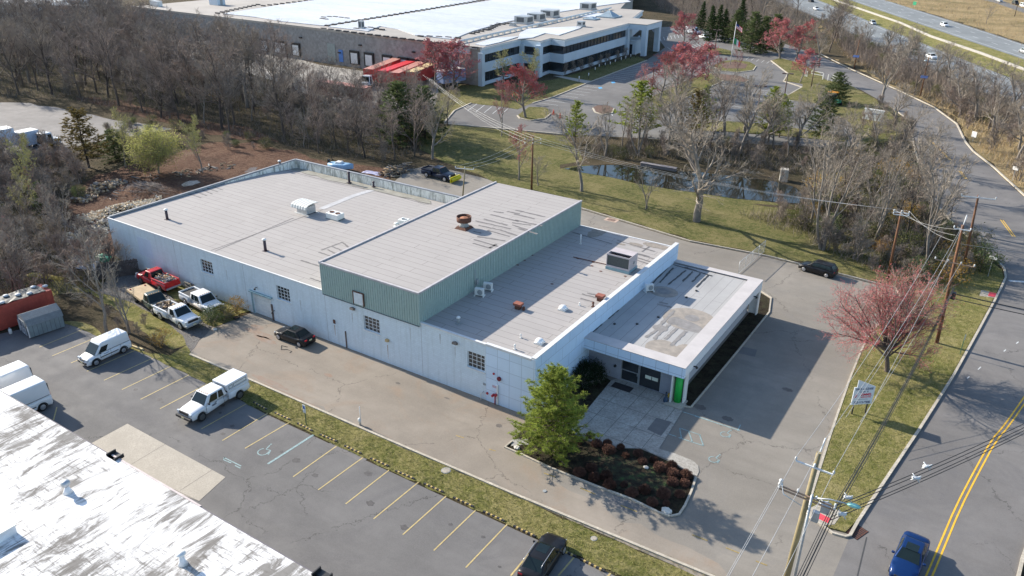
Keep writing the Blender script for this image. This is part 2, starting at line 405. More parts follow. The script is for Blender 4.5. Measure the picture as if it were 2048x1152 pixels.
# newer patch and seam where the driveway meets the road
sm_ = MB(); line(sm_, (1733, 1075), (1708, 1180), .08, .041); sm_.build('asphalt_seam', M('seam_dark', (.06, .06, .06)), road)

# -- grass island between yard and road (raised, kerbed)
isl_w = [(1612, 1020), (1622, 1000), (1660, 875), (1700, 760), (1722, 705), (1745, 662), (1800, 626), (1812, 600)]
isl_e = [(1850, 560), (1900, 500), (1930, 500), (1975, 520), (2003, 541), (2007, 556), (1998, 576), (1986, 600), (1951, 665), (1901, 755), (1831, 865), (1764, 965), (1711, 1045), (1690, 1066), (1660, 1058), (1630, 1040)]
isl = MB(); isl.prism(P2(*isl_w)+P2(*isl_e), 0, .13); isl.build('grass_island', m_grass, kind='structure')
kb = MB(); ribbon(kb, P2(*[(1702, 1072), (1690, 1075), (1665, 1068), (1640, 1050), (1622, 1038), (1610, 1022), (1620, 1000), (1659, 875), (1699, 760), (1721, 705), (1744, 660), (1798, 624), (1806, 600), (1790, 577), (1700, 554), (1536, 513), (1380, 483), (1165, 418), (1120, 405)]), .18, 0, .16)
kb.build('yard_kerb', m_kerb, kind='structure')
# sidewalk ramps with red tactile pads
rp = MB(); rp.sheet(P2((1615, 1022), (1640, 1008), (1685, 1028), (1668, 1052), (1645, 1054), (1622, 1040)), .15); ramp = struct('pavement_ramp', rp, m_conc)
t = MB(); t.sheet(P2((1632, 1026), (1662, 1041), (1656, 1050), (1626, 1036)), .155); t.build('tactile_pad', m_red, ramp)
rp = MB(); rp.sheet(P2((1962, 582), (1996, 590), (1992, 598), (1958, 594)), .15); ramp2 = struct('pavement_ramp', rp, m_conc)
t = MB(); t.sheet(P2((1978, 586), (1992, 589), (1990, 597), (1975, 594)), .155); t.build('tactile_pad', m_red, ramp2)

# -- entrance paving, planting bed
pv = MB(); walk_poly = P2((1222, 762), (1240, 757), (1340, 795), (1373, 810), (1320, 895), (1318, 900), (1280, 898), (1236, 896), (1170, 880), (1140, 862))
pv.sheet(walk_poly, .06); walk = struct('entrance_walk', pv, m_slab)
rp = MB()
rp.sheet(P2((1282, 893), (1310, 896), (1350, 908), (1385, 922), (1396, 932), (1398, 944), (1394, 953), (1385, 950), (1340, 922), (1300, 906)), .062); rp.build('sidewalk', m_slab, kind='structure')
jt = MB()
def inside(x, y, poly):
    c = False
    for i in range(len(poly)):
        (xa, ya), (xb, yb) = poly[i], poly[(i+1) % len(poly)]
        if (ya > y) != (yb > y) and x < (xb-xa)*(y-ya)/(yb-ya)+xa: c = not c
    return c
def clipped(fn, n=260):
    run = []
    for i in range(n+1):
        p = fn(i/n)
        if inside(p[0], p[1], walk_poly): run.append(p)
        else:
            if len(run) > 4: ribbon(jt, [run[0], run[-1]], .04, .068)
            run = []
    if len(run) > 4: ribbon(jt, [run[0], run[-1]], .04, .068)
for k in range(5): clipped(lambda t, k=k: (-29+12*t, 57.3-2.35*k))
for k in range(5): clipped(lambda t, k=k: (-26.9+1.85*k+.15*math.sin(k), 44+15*t))
jt.build('joint', M('joint_dark', (.1, .09, .08)), walk)
pt = MB(); pt.sheet(P2(ze(1210, 872), ze(1345, 910), ze(1250, 1033), ze(1125, 975)), .07); pt.build('asphalt_patch', m_lot, walk)
bd = MB(); bed_px = [(1012, 897), (1022, 885), (1040, 880), (1090, 870), (1140, 862), (1172, 882), (1236, 898), (1282, 899), (1300, 907), (1340, 925), (1388, 953), (1380, 985), (1368, 1015), (1355, 1030), (1335, 1032), (1315, 1025), (1265, 1000), (1190, 972), (1100, 935), (1040, 908)]
bd.prism(P2(*bed_px), 0, .055); bd.build('planting_bed', m_mulch, kind='structure')
gb = MB(); gb.sheet(rough_poly(P2((1190, 905), (1260, 915), (1330, 945), (1355, 985), (1330, 1012), (1270, 990), (1200, 950)), .6, .18, 4), .062)
def thin_grass():
    b = NB('ground_cover'); v = b.coord(); n = b.noise(v, 1.6, 5, .8)
    c = b.ramp(n, [(.4, (.03, .022, .017)), (.55, (.05, .05, .03)), (.66, (.06, .10, .035))]); b.bump(b.noise(v, 12, 3), .8, .08); return b.done(c, .95, 0, .1)
gb.build('weeds', thin_grass(), kind='stuff', label='thin green weeds over dark mulch in the planting bed')
bd = MB(); bd.sheet([(-29.1, 49.2), (-29.1, 58.9)]+P2((1222, 762), (1140, 862), (1090, 870), (1045, 880), (1020, 884)), .052); bd.build('shaded_bed', m_mulch, kind='structure')
bd = MB(); bd.prism([(-20.1, 58.6), (-18.55, 58.3), (-18.4, 80.5), (-19.3, 84), (-21.5, 85.5), (-24, 84.2), (-24.5, 80), (-20.1, 80)], 0, .06); bd.build('side_bed', m_mulch, kind='structure')
kb = MB(); ribbon(kb, [(-19.9, 57.6), (-18.5, 58.2), (-18.35, 70), (-18.3, 80.5), (-19.2, 84.2), (-21.5, 85.8), (-24.2, 84.5), (-24.9, 80.2)], .15, 0, .14)
ribbon(kb, P2(*[(1024, 884), (1010, 896), (1040, 909), (1100, 937), (1190, 973), (1265, 1001), (1318, 1027), (1340, 1034)]), .16, 0, .15)
ribbon(kb, P2(*[(1340, 1034), (1358, 1030), (1370, 1012), (1382, 985), (1392, 956)]), .16, 0, .13)
kb.build('bed_kerb', m_kerb, kind='structure')
ws = MB(); ws.sheet(P2((1024, 880), (1055, 878), (1058, 890), (1022, 893)), .065); ws.sheet(P2((1143, 865), (1160, 862), (1170, 870), (1150, 876)), .065); ws.build('brick_path', M('white_paver', (.33, .32, .30), .85, scale=4), kind='structure')

# -- gravel where the trucks stand, dirt behind the building
area('gravel_yard', P2((380, 705), (428, 650), (400, 640), (300, 560), (230, 545), (190, 590), (205, 600), (250, 640), (300, 675), (345, 700)), .045, m_gravel, rough=(1, .25, 7))
area('weedy_ground', P2((430, 655), (470, 640), (505, 622), (440, 585), (330, 545), (300, 560), (400, 640)), .05, m_grass, rough=(1, .25, 8))
area('dirt_yard', P2((105, 430), (190, 350), (300, 320), (420, 285), (520, 285), (640, 320), (760, 335), (800, 350), (600, 420), (250, 540), (150, 520)), .03, m_dirt, rough=(2, .6, 9))
area('forest_edge_dirt', P2((150, 195), (260, 225), (420, 270), (560, 285), (470, 250), (300, 215), (200, 195)), .02, m_dirt, rough=(3, 1, 10))
pd = MB(); m_pud = M('puddle_mud', (.15, .12, .10), .25, scale=2)
pd.sheet(rough_poly(P2((362, 370), (378, 362), (395, 361), (402, 365), (385, 371), (368, 374)), .5, .1, 1), .036)
pd.sheet(rough_poly(P2((490, 345), (500, 336), (516, 334), (512, 342), (500, 346)), .5, .1, 2), .036); pd.build('puddle', m_pud, kind='structure')
# -- north lawn, pond
area('north_lawn', P2((852, 262), (905, 250), (1024, 262), (1130, 272), (1165, 320), (1190, 345), (1300, 352), (1480, 397), (1600, 414), (1700, 470), (1830, 560), (1790, 574), (1536, 510), (1380, 480), (1165, 415), (1040, 385), (960, 350), (905, 330), (840, 300)), .04, m_lawn, rough=(2, .3, 12))
pond = P2((1128, 338), (1165, 333), (1200, 331), (1258, 331), (1330, 338), (1460, 352), (1560, 366), (1592, 376), (1606, 392), (1600, 408), (1545, 404), (1470, 398), (1385, 385), (1300, 372), (1215, 354), (1165, 346))
def water_mat():
    b = NB('pond_water'); v = b.coord(); b.bump(b.noise(v, 1.5, 3), .03, .04)
    return b.done((.014, .014, .009), .03, 0, .38)
area('pond', pond, .07, water_mat(), rough=(2.5, .25, 3))
area('pond_bank', rough_poly([(p[0]*1.0, p[1]) for p in P2((1120, 330), (1200, 318), (1330, 318), (1480, 335), (1600, 350), (1640, 372), (1650, 410), (1600, 422), (1500, 408), (1600, 412), (1610, 392), (1592, 374), (1460, 350), (1330, 336), (1258, 329), (1165, 331), (1120, 338))], 2, .2, 4), .055, m_floor)
area('bank_grass', P2((1630, 345), (1700, 330), (1800, 325), (1850, 380), (1865, 425), (1790, 440), (1700, 425), (1640, 405)), .06, m_grass, rough=(2, .5, 6))
# -- left lot, warehouse yard, office lots
area('neighbour_lot', P2((-160, 215), (-20, 205), (60, 206), (110, 214), (230, 241), (300, 250), (345, 258), (300, 268), (210, 280), (110, 305), (0, 335), (-160, 360)), .02, asphalt('asphalt_pale', (.205, .195, .19), (.15, .145, .145), .6), rough=(4, .4, 5))
area('loading_yard', P2((262, 78), (500, 90), (640, 130), (780, 150), (966, 178), (930, 205), (890, 222), (845, 224), (740, 216), (700, 205), (640, 200), (560, 165), (420, 125), (262, 108)), .022, asphalt('asphalt_loading', (.30, .285, .26), (.24, .225, .2), 0))
far = area('office_car_park', P2((905, 215), (942, 207), (1035, 215), (1065, 205), (1106, 193), (1179, 163), (1294, 120), (1330, 95), (1300, 55), (1390, 52), (1440, 70), (1560, 108), (1620, 122), (1700, 165), (1790, 240), (1720, 300), (1600, 292), (1500, 288), (1400, 284), (1250, 275), (1130, 268), (1024, 259), (890, 247)), .024, m_far)
area('office_lawn', P2((880, 168), (966, 172), (1105, 160), (1272, 112), (1294, 121), (1179, 164), (1106, 194), (1065, 206), (1035, 219), (942, 206), (909, 221), (890, 245), (862, 235)), .05, m_lawn, rough=(3, .15, 2))
area('office_path', P2((1106, 152), (1122, 152), (1186, 163), (1174, 168)), .056, m_conc)
I_ = MB()
for poly in ([(1035, 232), (1058, 215), (1092, 216), (1102, 226), (1090, 237), (1060, 241)], [(1299, 197), (1330, 182), (1400, 150), (1420, 147), (1446, 162), (1400, 184), (1336, 211), (1315, 217)],
             [(1400, 101), (1436, 109), (1463, 111), (1461, 102), (1440, 97)], [(1542, 122), (1560, 117), (1600, 127), (1640, 148), (1650, 160), (1605, 168), (1567, 162), (1578, 148)],
             [(1605, 168), (1650, 160), (1700, 172), (1745, 196), (1790, 222), (1815, 248), (1800, 280), (1720, 290), (1700, 245), (1632, 208), (1580, 201), (1568, 194), (1604, 176)],
             [(1446, 243), (1540, 250), (1620, 262), (1700, 275), (1690, 284), (1560, 272), (1450, 264), (1380, 262), (1390, 250)],
             [(1426, 133), (1445, 123), (1470, 121), (1500, 125), (1512, 133), (1505, 141), (1475, 145), (1440, 142)]):
    I_.prism(rough_poly(P2(*poly), 2, .05, 3), 0, .16)
I_.build('office_grass_islands', m_lawn, kind='structure')
I_ = MB()
for poly in ([(1420, 147), (1480, 153), (1498, 161), (1490, 165), (1447, 162)], [(1186, 216), (1195, 212), (1215, 212), (1228, 218), (1224, 226), (1205, 229), (1190, 224)], [(1440, 128), (1470, 124), (1495, 130), (1490, 138), (1450, 138)]):
    I_.prism(P2(*poly), 0, .18)
I_.build('office_mulch_islands', M('mulch_brown', (.12, .07, .05), .95, scale=1, bump=.5), kind='structure')
kb = MB()
for q in ([(1294, 121), (1179, 165), (1106, 195), (1065, 207)], [(942, 207), (909, 222), (888, 246)], [(888, 248), (1024, 260), (1130, 270)], [(1035, 232), (1040, 238), (1060, 242), (1090, 238), (1103, 227)], [(1315, 217), (1336, 211), (1400, 184), (1447, 162)], [(1542, 122), (1576, 148), (1567, 163), (1604, 175), (1569, 195), (1580, 202), (1632, 209)],
          [(1426, 133), (1440, 142.5), (1475, 145.5), (1506, 141.5), (1512, 133)], [(1186, 217), (1190, 225), (1205, 230), (1224, 227), (1228, 218)], [(1447, 163), (1490, 166), (1499, 161)]):
    ribbon(kb, P2(*q), .3, 0, .19)
kb.build('office_kerb', m_kerb, kind='structure')
mk = MB()
def stalls(mb, a, b, n, tip, w=.14, z=.034):
    A = g(*a); B = g(*b); T = g(*tip)-A
    for i in range(n+1):
        p = A.lerp(B, i/n); q = p+T; d = T.normalized(); nn = Vector((-d.y, d.x, 0))*w/2
        mb.add([((p+nn).x, (p+nn).y, z), ((q+nn).x, (q+nn).y, z), ((q-nn).x, (q-nn).y, z), ((p-nn).x, (p-nn).y, z)], [(0, 1, 2, 3)])
stalls(mk, (1071, 205), (1163, 172), 7, (1116, 211)); stalls(mk, (1200, 157), (1288, 124), 12, (1245, 163))
stalls(mk, (1355, 204), (1440, 166), 9, (1398, 210)); stalls(mk, (1440, 215), (1520, 180), 9, (1490, 221)); stalls(mk, (1490, 221), (1565, 186), 9, (1535, 228))
stalls(mk, (1320, 75), (1375, 66), 8, (1322, 82)); stalls(mk, (1335, 95), (1420, 84), 12, (1345, 102)); stalls(mk, (1498, 115), (1560, 127), 6, (1492, 119))
stalls(mk, (1225, 232), (1310, 240), 5, (1222, 224)); stalls(mk, (955, 207), (1020, 214), 4, (935, 222))
mk.m = 1
for c in ((1200, 176), (1226, 165)): mk.sheet(P2((c[0]-4, c[1]-1), (c[0]+3, c[1]-2), (c[0]+5, c[1]+1), (c[0]-2, c[1]+2)), .036)
mk.build('painted_markings', [m_white, M('bay_blue', (.1, .35, .6))], far)

# -- right side: dry field, highway
area('dry_field', P2((1640, 105), (1700, 132), (1803, 181), (1870, 212), (1916, 245), (1950, 300), (2050, 390), (2150, 495), (2500, 480), (2500, 330), (2048, 228), (2000, 202), (1745, 92), (1640, 45)), .02, m_dry, rough=(4, .5, 4))
area('scrub_floor', P2((1640, 108), (1700, 128), (1803, 178), (1880, 212), (1916, 235), (2010, 262), (2060, 250), (2000, 206), (1745, 96), (1640, 48)), .03, m_floor, rough=(3, .9, 5))
area('reed_field', P2((1700, -30), (1760, -2), (1911, 42), (2048, 86), (2500, 240), (2500, -40)), .02, m_dry, rough=(5, .6, 5))
nl = [(1480, -28), (1560, 5), (1650, 42), (1745, 88), (2000, 198), (2048, 222), (2400, 370)]; nr = [(1570, -25), (1656, 8), (1723, 36), (1768, 56), (1981, 141), (2048, 166), (2400, 300)]
fl = [(1620, -25), (1698, 0), (1786, 30), (1911, 73), (1998, 102), (2048, 119), (2400, 240)]; fr = [(1690, -28), (1766, -1), (1811, 13), (1911, 44), (1961, 60), (2048, 89), (2400, 205)]
area('highway_median', P2(*nr)+P2(*fl)[::-1], .02, m_grass)
hw = MB(); hw.sheet(P2(*nl)+P2(*nr)[::-1], .04); hw.sheet(P2(*fl)+P2(*fr)[::-1], .04); hwy = struct('highway', hw, m_hwy)
mk = MB()
def along(A, B, f):
    return [Vector(p).lerp(Vector(q), f) for p, q in zip(P2(*A), P2(*B))]
def resample(pts, step):
    out = []; 
    for a, b in zip(pts, pts[1:]):
        k = max(1, int((b-a).length/step)); out += [a.lerp(b, i/k) for i in range(k)]
    return out+[pts[-1]]
for A, B in ((nl, nr), (fl, fr)):
    for f in (.1, .9): ribbon(mk, along(A, B, f), .22, .05)
    for f in (.36, .63):
        q = resample(along(A, B, f), 6)
        for i in range(0, len(q)-1, 2): ribbon(mk, [q[i], q[i].lerp(q[i+1], .6)], .22, .05)
mk.build('painted_markings', m_white, hwy)
gr = MB(); q = P2((1640, -8), (1663, 0), (1801, 48), (1861, 75), (1961, 109), (2048, 142), (2400, 270)); q = [Vector(p) for p in q]
ribbon(gr, q, .35, .1, .8); o = gr.build('median_barrier', M('barrier_pale', (.33, .32, .30), .8), cat='barrier', label='long pale barrier running down the middle of the highway')
area('side_road', P2((1900, -14), (1985, 4), (2060, 30), (2060, 22), (1990, -4), (1920, -20)), .03, m_far)
# ------------------------------------------------------------------ building materials
def membrane(name, base, along='x', row=.95, length=9.0, dark=.62, stain=.3):
    b = NB(name); tc = b.n('ShaderNodeTexCoord'); mp = b.n('ShaderNodeMapping'); b.link(tc.outputs['Object'], mp.inputs[0])
    if along == 'y': mp.inputs['Rotation'].default_value = (0, 0, PI/2)
    v = mp.outputs[0]
    w = b.n('ShaderNodeVectorMath', operation='ADD'); sc = b.n('ShaderNodeVectorMath', operation='SCALE'); sc.inputs['Scale'].default_value = .12
    nn = b.n('ShaderNodeTexNoise'); b.link(v, nn.inputs['Vector']); nn.inputs['Scale'].default_value = .7; b.link(nn.outputs[1], sc.inputs[0])
    b.link(v, w.inputs[0]); b.link(sc.outputs[0], w.inputs[1])
    br = b.n('ShaderNodeTexBrick', offset=.37, offset_frequency=2); b.link(w.outputs[0], br.inputs['Vector'])
    br.inputs['Scale'].default_value = 1; br.inputs['Brick Width'].default_value = length; br.inputs['Row Height'].default_value = row
    br.inputs['Mortar Size'].default_value = .028; br.inputs['Mortar Smooth'].default_value = .4; br.inputs['Bias'].default_value = 0
    br.inputs['Color1'].default_value = tuple(base)+(1,); br.inputs['Color2'].default_value = tuple(c*.955 for c in base)+(1,)
    br.inputs['Mortar'].default_value = tuple(c*dark*.8 for c in base)+(1,)
    n1 = b.noise(v, .22, 5, .65, .5); n2 = b.noise(v, 2.2, 5, .75)
    c = b.mix(b.math('MULTIPLY', b.ramp(n1, [(.42, 0), (.72, 1)]), stain), br.outputs[0], tuple(x*.72 for x in base))
    c = b.mix(b.ramp(n2, [(.4, 0), (.75, .28)]), c, tuple(x*.8 for x in base))
    c = b.mix(b.ramp(b.noise(v, 25, 2, .7), [(.4, 0), (.7, .2)]), c, tuple(x*1.2 for x in base))
    b.bump(n2, .15, .02); return b.done(c, .9, 0, .2)
m_roof = membrane('roof_membrane', (.375, .352, .338), dark=.5)
m_roof_off = membrane('office_roof_membrane', (.39, .385, .38), along='y', row=1.05, length=24, stain=.6)
def wallmat(name, axis, base, bw=.6, bh=.2, mort=.012, mcol=.8, bumpy=.5, streak=.25, squash=0, off=.5):
    b = NB(name); tc = b.n('ShaderNodeTexCoord'); sx = b.n('ShaderNodeSeparateXYZ'); b.link(tc.outputs['Object'], sx.inputs[0])
    cb = b.n('ShaderNodeCombineXYZ'); b.link(sx.outputs[0 if axis == 'x' else 1], cb.inputs[0]); b.link(sx.outputs[2], cb.inputs[1])
    br = b.n('ShaderNodeTexBrick', offset=off); b.link(cb.outputs[0], br.inputs['Vector']); br.inputs['Scale'].default_value = 1
    br.inputs['Brick Width'].default_value = bw; br.inputs['Row Height'].default_value = bh; br.inputs['Mortar Size'].default_value = mort; br.inputs['Mortar Smooth'].default_value = .3
    br.inputs['Color1'].default_value = tuple(base)+(1,); br.inputs['Color2'].default_value = tuple(c*.93 for c in base)+(1,); br.inputs['Mortar'].default_value = tuple(c*mcol for c in base)+(1,)
    v = tc.outputs['Object']; n1 = b.noise(v, .5, 5, .7); mp = b.n('ShaderNodeMapping'); b.link(v, mp.inputs[0]); mp.inputs['Scale'].default_value = (2.2, 2.2, .18); n2 = b.noise(mp.outputs[0], 1, 5, .7)
    c = b.mix(b.math('MULTIPLY', b.ramp(n1, [(.4, 0), (.7, 1)]), .3), br.outputs[0], tuple(x*.82 for x in base))
    c = b.mix(b.math('MULTIPLY', b.ramp(n2, [(.48, 0), (.75, 1)]), streak), c, (base[0]*.6, base[1]*.6, base[2]*.56))
    c = b.mix(b.ramp(sx.outputs[2], [(0, .45), (.09, 0)]), c, (base[0]*.5, base[1]*.45, base[2]*.38))
    bb = b.n('ShaderNodeBump'); bb.inputs['Strength'].default_value = bumpy; bb.inputs['Distance'].default_value = .02; b.link(br.outputs['Fac'], bb.inputs['Height']); bb.invert = True; b.link(bb.outputs[0], b.b.inputs['Normal'])
    return b.done(c, .75, 0, .3)
m_brick = wallmat('painted_brick', 'x', (.69, .77, .83), .4, .2, mcol=.84, bumpy=.6, streak=.45)
m_panel_x = wallmat('wall_panel_front', 'x', (.66, .77, .90), 1.22, 1.22, .035, .72, .15, .1, off=0)
m_panel_y = wallmat('wall_panel_side', 'y', (.64, .80, .97), 2.44, 1.22, .02, .5, .15, .12, off=.5)
m_fascia_x = wallmat('fascia_front', 'x', (.66, .79, .93), 1.22, 1.6, .03, .6, .15, .1, off=0)
m_fascia_y = wallmat('fascia_side', 'y', (.78, .80, .82), 3.0, 1.6, .01, .8, .1, .1, off=0)
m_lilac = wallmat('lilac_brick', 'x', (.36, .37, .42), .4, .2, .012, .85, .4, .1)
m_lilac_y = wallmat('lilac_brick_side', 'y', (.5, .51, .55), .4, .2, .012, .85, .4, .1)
m_green = M('ribbed_green_metal', (.36, .46, .43), .55, var=.08, scale=.5, fine=(3, .9))
m_coping = M('metal_coping', (.62, .62, .62), .5, var=.12, scale=1)
m_tar = M('tar_patch', (.16, .15, .15), .85, var=.25, scale=3, bump=.3)
m_tard = M('tar_black', (.03, .03, .03), .5, var=.3, scale=3)
m_glass = M('dark_window_glass', (.03, .035, .04), .12, var=.3, scale=.8, spec=.8)
m_wf = M('window_frame_white', (.62, .64, .66), .6, var=.1)
m_rust = M('rust', (.16, .065, .04), .85, var=.35, scale=5, col2=(.07, .03, .022), bump=.4)
m_gal = M('galvanised_metal', (.45, .47, .49), .45, .5, var=.15, scale=3)
m_wmet = M('white_metal', (.72, .72, .7), .5, var=.1, scale=2)
m_black = M('black_plastic', (.02, .02, .022), .5, var=.2)
m_gmet = M('grey_metal', (.3, .32, .33), .5, var=.15)
m_blu = M('awning_blue_grey', (.22, .34, .38), .6, var=.1)
m_pur = M('pipe_dark_purple', (.05, .035, .05), .6, var=.2)

def wall_open(mb, x0, x1, z0, z1, y, depth, ops, flip=1):
    """front wall in the plane y with real openings; reveals go to y+depth"""
    xs = sorted({x0, x1, *[o[0] for o in ops], *[o[1] for o in ops]}); zs = sorted({z0, z1, *[o[2] for o in ops], *[o[3] for o in ops]})
    for a, b in zip(xs, xs[1:]):
        for c, d in zip(zs, zs[1:]):
            if any(o[0] <= a and b <= o[1] and o[2] <= c and d <= o[3] for o in ops): continue
            mb.quad((a, y, c), (b, y, c), (b, y, d), (a, y, d))
    for a, b, c, d in ops:
        yy = y+depth*flip
        mb.quad((a, y, c), (a, yy, c), (a, yy, d), (a, y, d)); mb.quad((b, yy, c), (b, y, c), (b, y, d), (b, yy, d))
        mb.quad((a, y, d), (a, yy, d), (b, yy, d), (b, y, d)); mb.quad((a, yy, c), (a, y, c), (b, y, c), (b, yy, c))

BX0, BX1, BY0, BY1, HX0, HX1 = -89.3, -29.13, 49.1, 79.3, -53.5, -41.38
bld = thing('industrial_building', 'long low pale blue brick building with a raised green metal bay, in the middle', 'industrial building', (-59, 64, 0))
def B(mb, name, m, parent=None, **k): return mb.build(name, m, parent or bld, world=True, **k)
wins = [(-72.5, -70.5, 2.87, 4.42), (-60.4, -58.5, 2.85, 4.4), (-48.38, -46.4, 2.9, 4.43), (-36.15, -34.3, 2.84, 4.47)]
door = (-64.35, -61.55, 0.0, 2.62)
w = MB(); wall_open(w, BX0, -34.15, 0, 5.6, BY0, .3, wins+[door])
w.quad((BX0, BY0, 0), (BX0, BY0, 5.6), (BX0, BY1, 5.6), (BX0, BY1, 0))
w.quad((BX0, BY1, 0), (BX0, BY1, 5.6), (BX1, BY1, 5.6), (BX1, BY1, 0))
wall = B(w, 'wall', m_brick)
for px in ((345, 480, 357, 560), (484, 527, 492, 610), (651, 612, 662, 668), (842, 655, 845, 745)):
    a = onY(px[0], px[1], BY0); j = MB(); j.b2(a.x-.02, a.x+.02, BY0-.006, BY0+.02, .1, 5.4); B(j, 'control_joint', M('joint_grey', (.4, .42, .45), .8), wall)
bk = MB(); bk.b2(-83.9, -81.3, BY0-.012, BY0+.05, 2.2, 4.5); B(bk, 'blocked_window', M('patched_wall', (.60, .66, .76), .75, var=.08, scale=1, bump=.2))
for (a, b, c, d) in wins:
    f = MB(); yy = BY0+.12
    f.b2(a, b, yy, yy+.06, c, c+.06); f.b2(a, b, yy, yy+.06, d-.06, d); f.b2(a, a+.06, yy, yy+.06, c+.06, d-.06); f.b2(b-.06, b, yy, yy+.06, c+.06, d-.06)
    for i in (1, 2, 3): x = a+(b-a)*i/4; f.b2(x-.025, x+.025, yy+.01, yy+.05, c+.06, d-.06)
    for i in (1, 2, 3): z = c+(d-c)*i/4; f.b2(a+.06, b-.06, yy+.013, yy+.047, z-.025, z+.025)
    win = B(f, 'window', m_wf)
    p = MB(); p.b2(a, b, yy+.04, yy+.045, c, d); B(p, 'pane', m_glass, win)
    s = MB(); s.b2(a-.08, b+.08, BY0-.08, BY0+.1, c-.1, c-.003); B(s, 'sill', m_wmet, win)
a, b, c, d = door
dm = MB()
for i in range(7): dm.b2(a, b, BY0+.16, BY0+.2, .02+i*.37, .37+i*.37)
gd = B(dm, 'roller_door', m_wmet)
dm = MB(); dm.b2(a-.3, b+.35, BY0-.28, BY0-.003, d+.003, d+.14); dm.b2(a-.2, a-.003, BY0-.06, BY0+.02, 0, d); B(dm, 'door_hood', m_blu, gd)
dm = MB(); dm.b2(b+.003, b+.22, BY0-.08, BY0+.02, 0, 1.9); B(dm, 'door_post', M('brown_post', (.12, .08, .07)), gd)
# front panels + east wall
w = MB(); w.quad((-34.15, BY0-.02, 0), (BX1, BY0-.02, 0), (BX1, BY0-.02, 5.75), (-34.15, BY0-.02, 5.75)); w.quad((-34.15, BY0-.02, 0), (-34.15, BY0-.02, 5.75), (-34.15, BY0+.02, 5.75), (-34.15, BY0+.02, 0)); B(w, 'front_panels', m_panel_x)
w = MB(); w.b2(BX1-.2, BX1+.004, BY0-.016, BY1+.5, 0, 5.88); B(w, 'east_wall', m_panel_y)
w = MB(); w.b2(BX1-.42, BX1+.03, BY0-.04, BY1+.52, 5.88, 5.95); w.b2(-34.15, BX1-.42, BY0-.08, BY0+.25, 5.62, 5.82); w.b2(HX1, -34.15, BY0-.06, BY0+.2, 5.6, 5.74)
w.b2(BX0-.05, HX0, BY0-.07, BY0+.1, 5.6, 5.69); w.b2(HX1, BX1-.42, BY1-.15, BY1+.06, 5.5, 5.62)
B(w, 'coping', m_coping)
w = MB(); w.b2(BX0-.07, BX0+.2, BY0+.1, BY1-.3, 5.6, 5.8); w.b2(BX0-.07, HX0, BY1-.3, BY1+.05, 5.6, 5.74); B(w, 'back_coping', M('coping_blue_grey', (.27, .28, .30), .6, var=.2, scale=1))
# roofs
r = MB(); x0, x1 = BX0+.1, HX0+.05
prof = [(BY0+.1, 5.55), (66, 5.45), (73, 5.1), (78.0, 4.55), (BY1-.25, 4.45)]
for (ya, za), (yb, zb) in zip(prof, prof[1:]): r.quad((x0, ya, za), (x1, ya, za), (x1, yb, zb), (x0, yb, zb))
roofW = B(r, 'roof', m_roof)
r = MB(); r.quad((HX1-.05, BY0+.1, 5.56), (BX1-.1, BY0+.1, 5.56), (BX1-.1, BY1-.1, 5.56), (HX1-.05, BY1-.1, 5.56)); roofE = B(r, 'roof', m_roof)
def stained():
    b = NB('stained_parapet'); v = b.coord((1.6, 1.6, .35)); n = b.noise(v, 1.2, 6, .75, .8); c = b.mix(b.ramp(n, [(.47, 0), (.6, .8)]), (.86, .84, .78), (.24, .24, .2))
    n2 = b.noise(b.coord(), .5, 4); c = b.mix(b.ramp(n2, [(.5, 0), (.65, .5)]), c, (.36, .35, .3)); return b.done(c, .85, 0, .2)
r = MB(); r.quad((x0+.2, BY1-.3, 4.4), (x1, BY1-.3, 4.4), (x1, BY1-.3, 5.6), (x0+.2, BY1-.3, 5.6)); r.quad((x0+.2, 66, 4.4), (x0+.2, BY1-.3, 4.4), (x0+.2, BY1-.3, 5.7), (x0+.2, 66, 5.6)); B(r, 'parapet', stained())
# seams and repairs on the low west roof
def strips(lst, z, name, m, par, w=.22, wob=.03, fz=None):
    wob *= .4; w *= 1.15
    mb = MB()
    for k, (a, b_) in enumerate(lst):
        A = g(*a, z); Bq = g(*b_, z); n = 9; pts = []
        for i in range(n+1):
            q = A.lerp(Bq, i/n); pts.append((q.x+rnd.gauss(0, wob), q.y+rnd.gauss(0, wob)))
        d = [Vector(p) for p in pts]; o = len(mb.v)
        nn = Vector((-(Bq-A).y, (Bq-A).x)).normalized()
        for q in d:
            ww = w/2*rnd.uniform(.7, 1.3)
            for s in (1, -1):
                p = q+nn*ww*s; mb.v.append((p.x, p.y, (fz(p.y) if fz else z)+.012))
        for i in range(n): mb.face((o+2*i, o+2*i+1, o+2*i+3, o+2*i+2))
    return B(mb, name, m, par)
def zW(y):
    for (ya, za), (yb, zb) in zip(prof, prof[1:]):
        if ya <= y <= yb: return za+(zb-za)*(y-ya)/(yb-ya)
    return 5.5
def q6(x, y): return (512+x/4, 288+y/4)
def q5(x, y): return (x/4, 288+y/4)
strips([(q5(1690, 855), q6(540, 520)), (q5(1720, 862), q6(300, 590))], 5.5, 'tar_seam', m_tar, roofW, .12, .02, zW)
strips([(q6(520, 850), q6(690, 785)), (q6(690, 785), q6(745, 830)), (q6(570, 845), q6(640, 880)), (q6(610, 820), q6(690, 855)), (q6(360, 932), q6(510, 980)), (q6(430, 1075), q6(520, 1105)), (q6(500, 865), q6(600, 900)),
        (q5(1510, 398), q5(1610, 430)), (q5(1560, 380), q5(1655, 412)), (q5(1610, 362), q5(1700, 400)), (q5(1650, 350), q5(1745, 382)), (q5(1690, 335), q5(1785, 366))], 5.5, 'tar_patch', m_tar, roofW, .18, .04, zW)
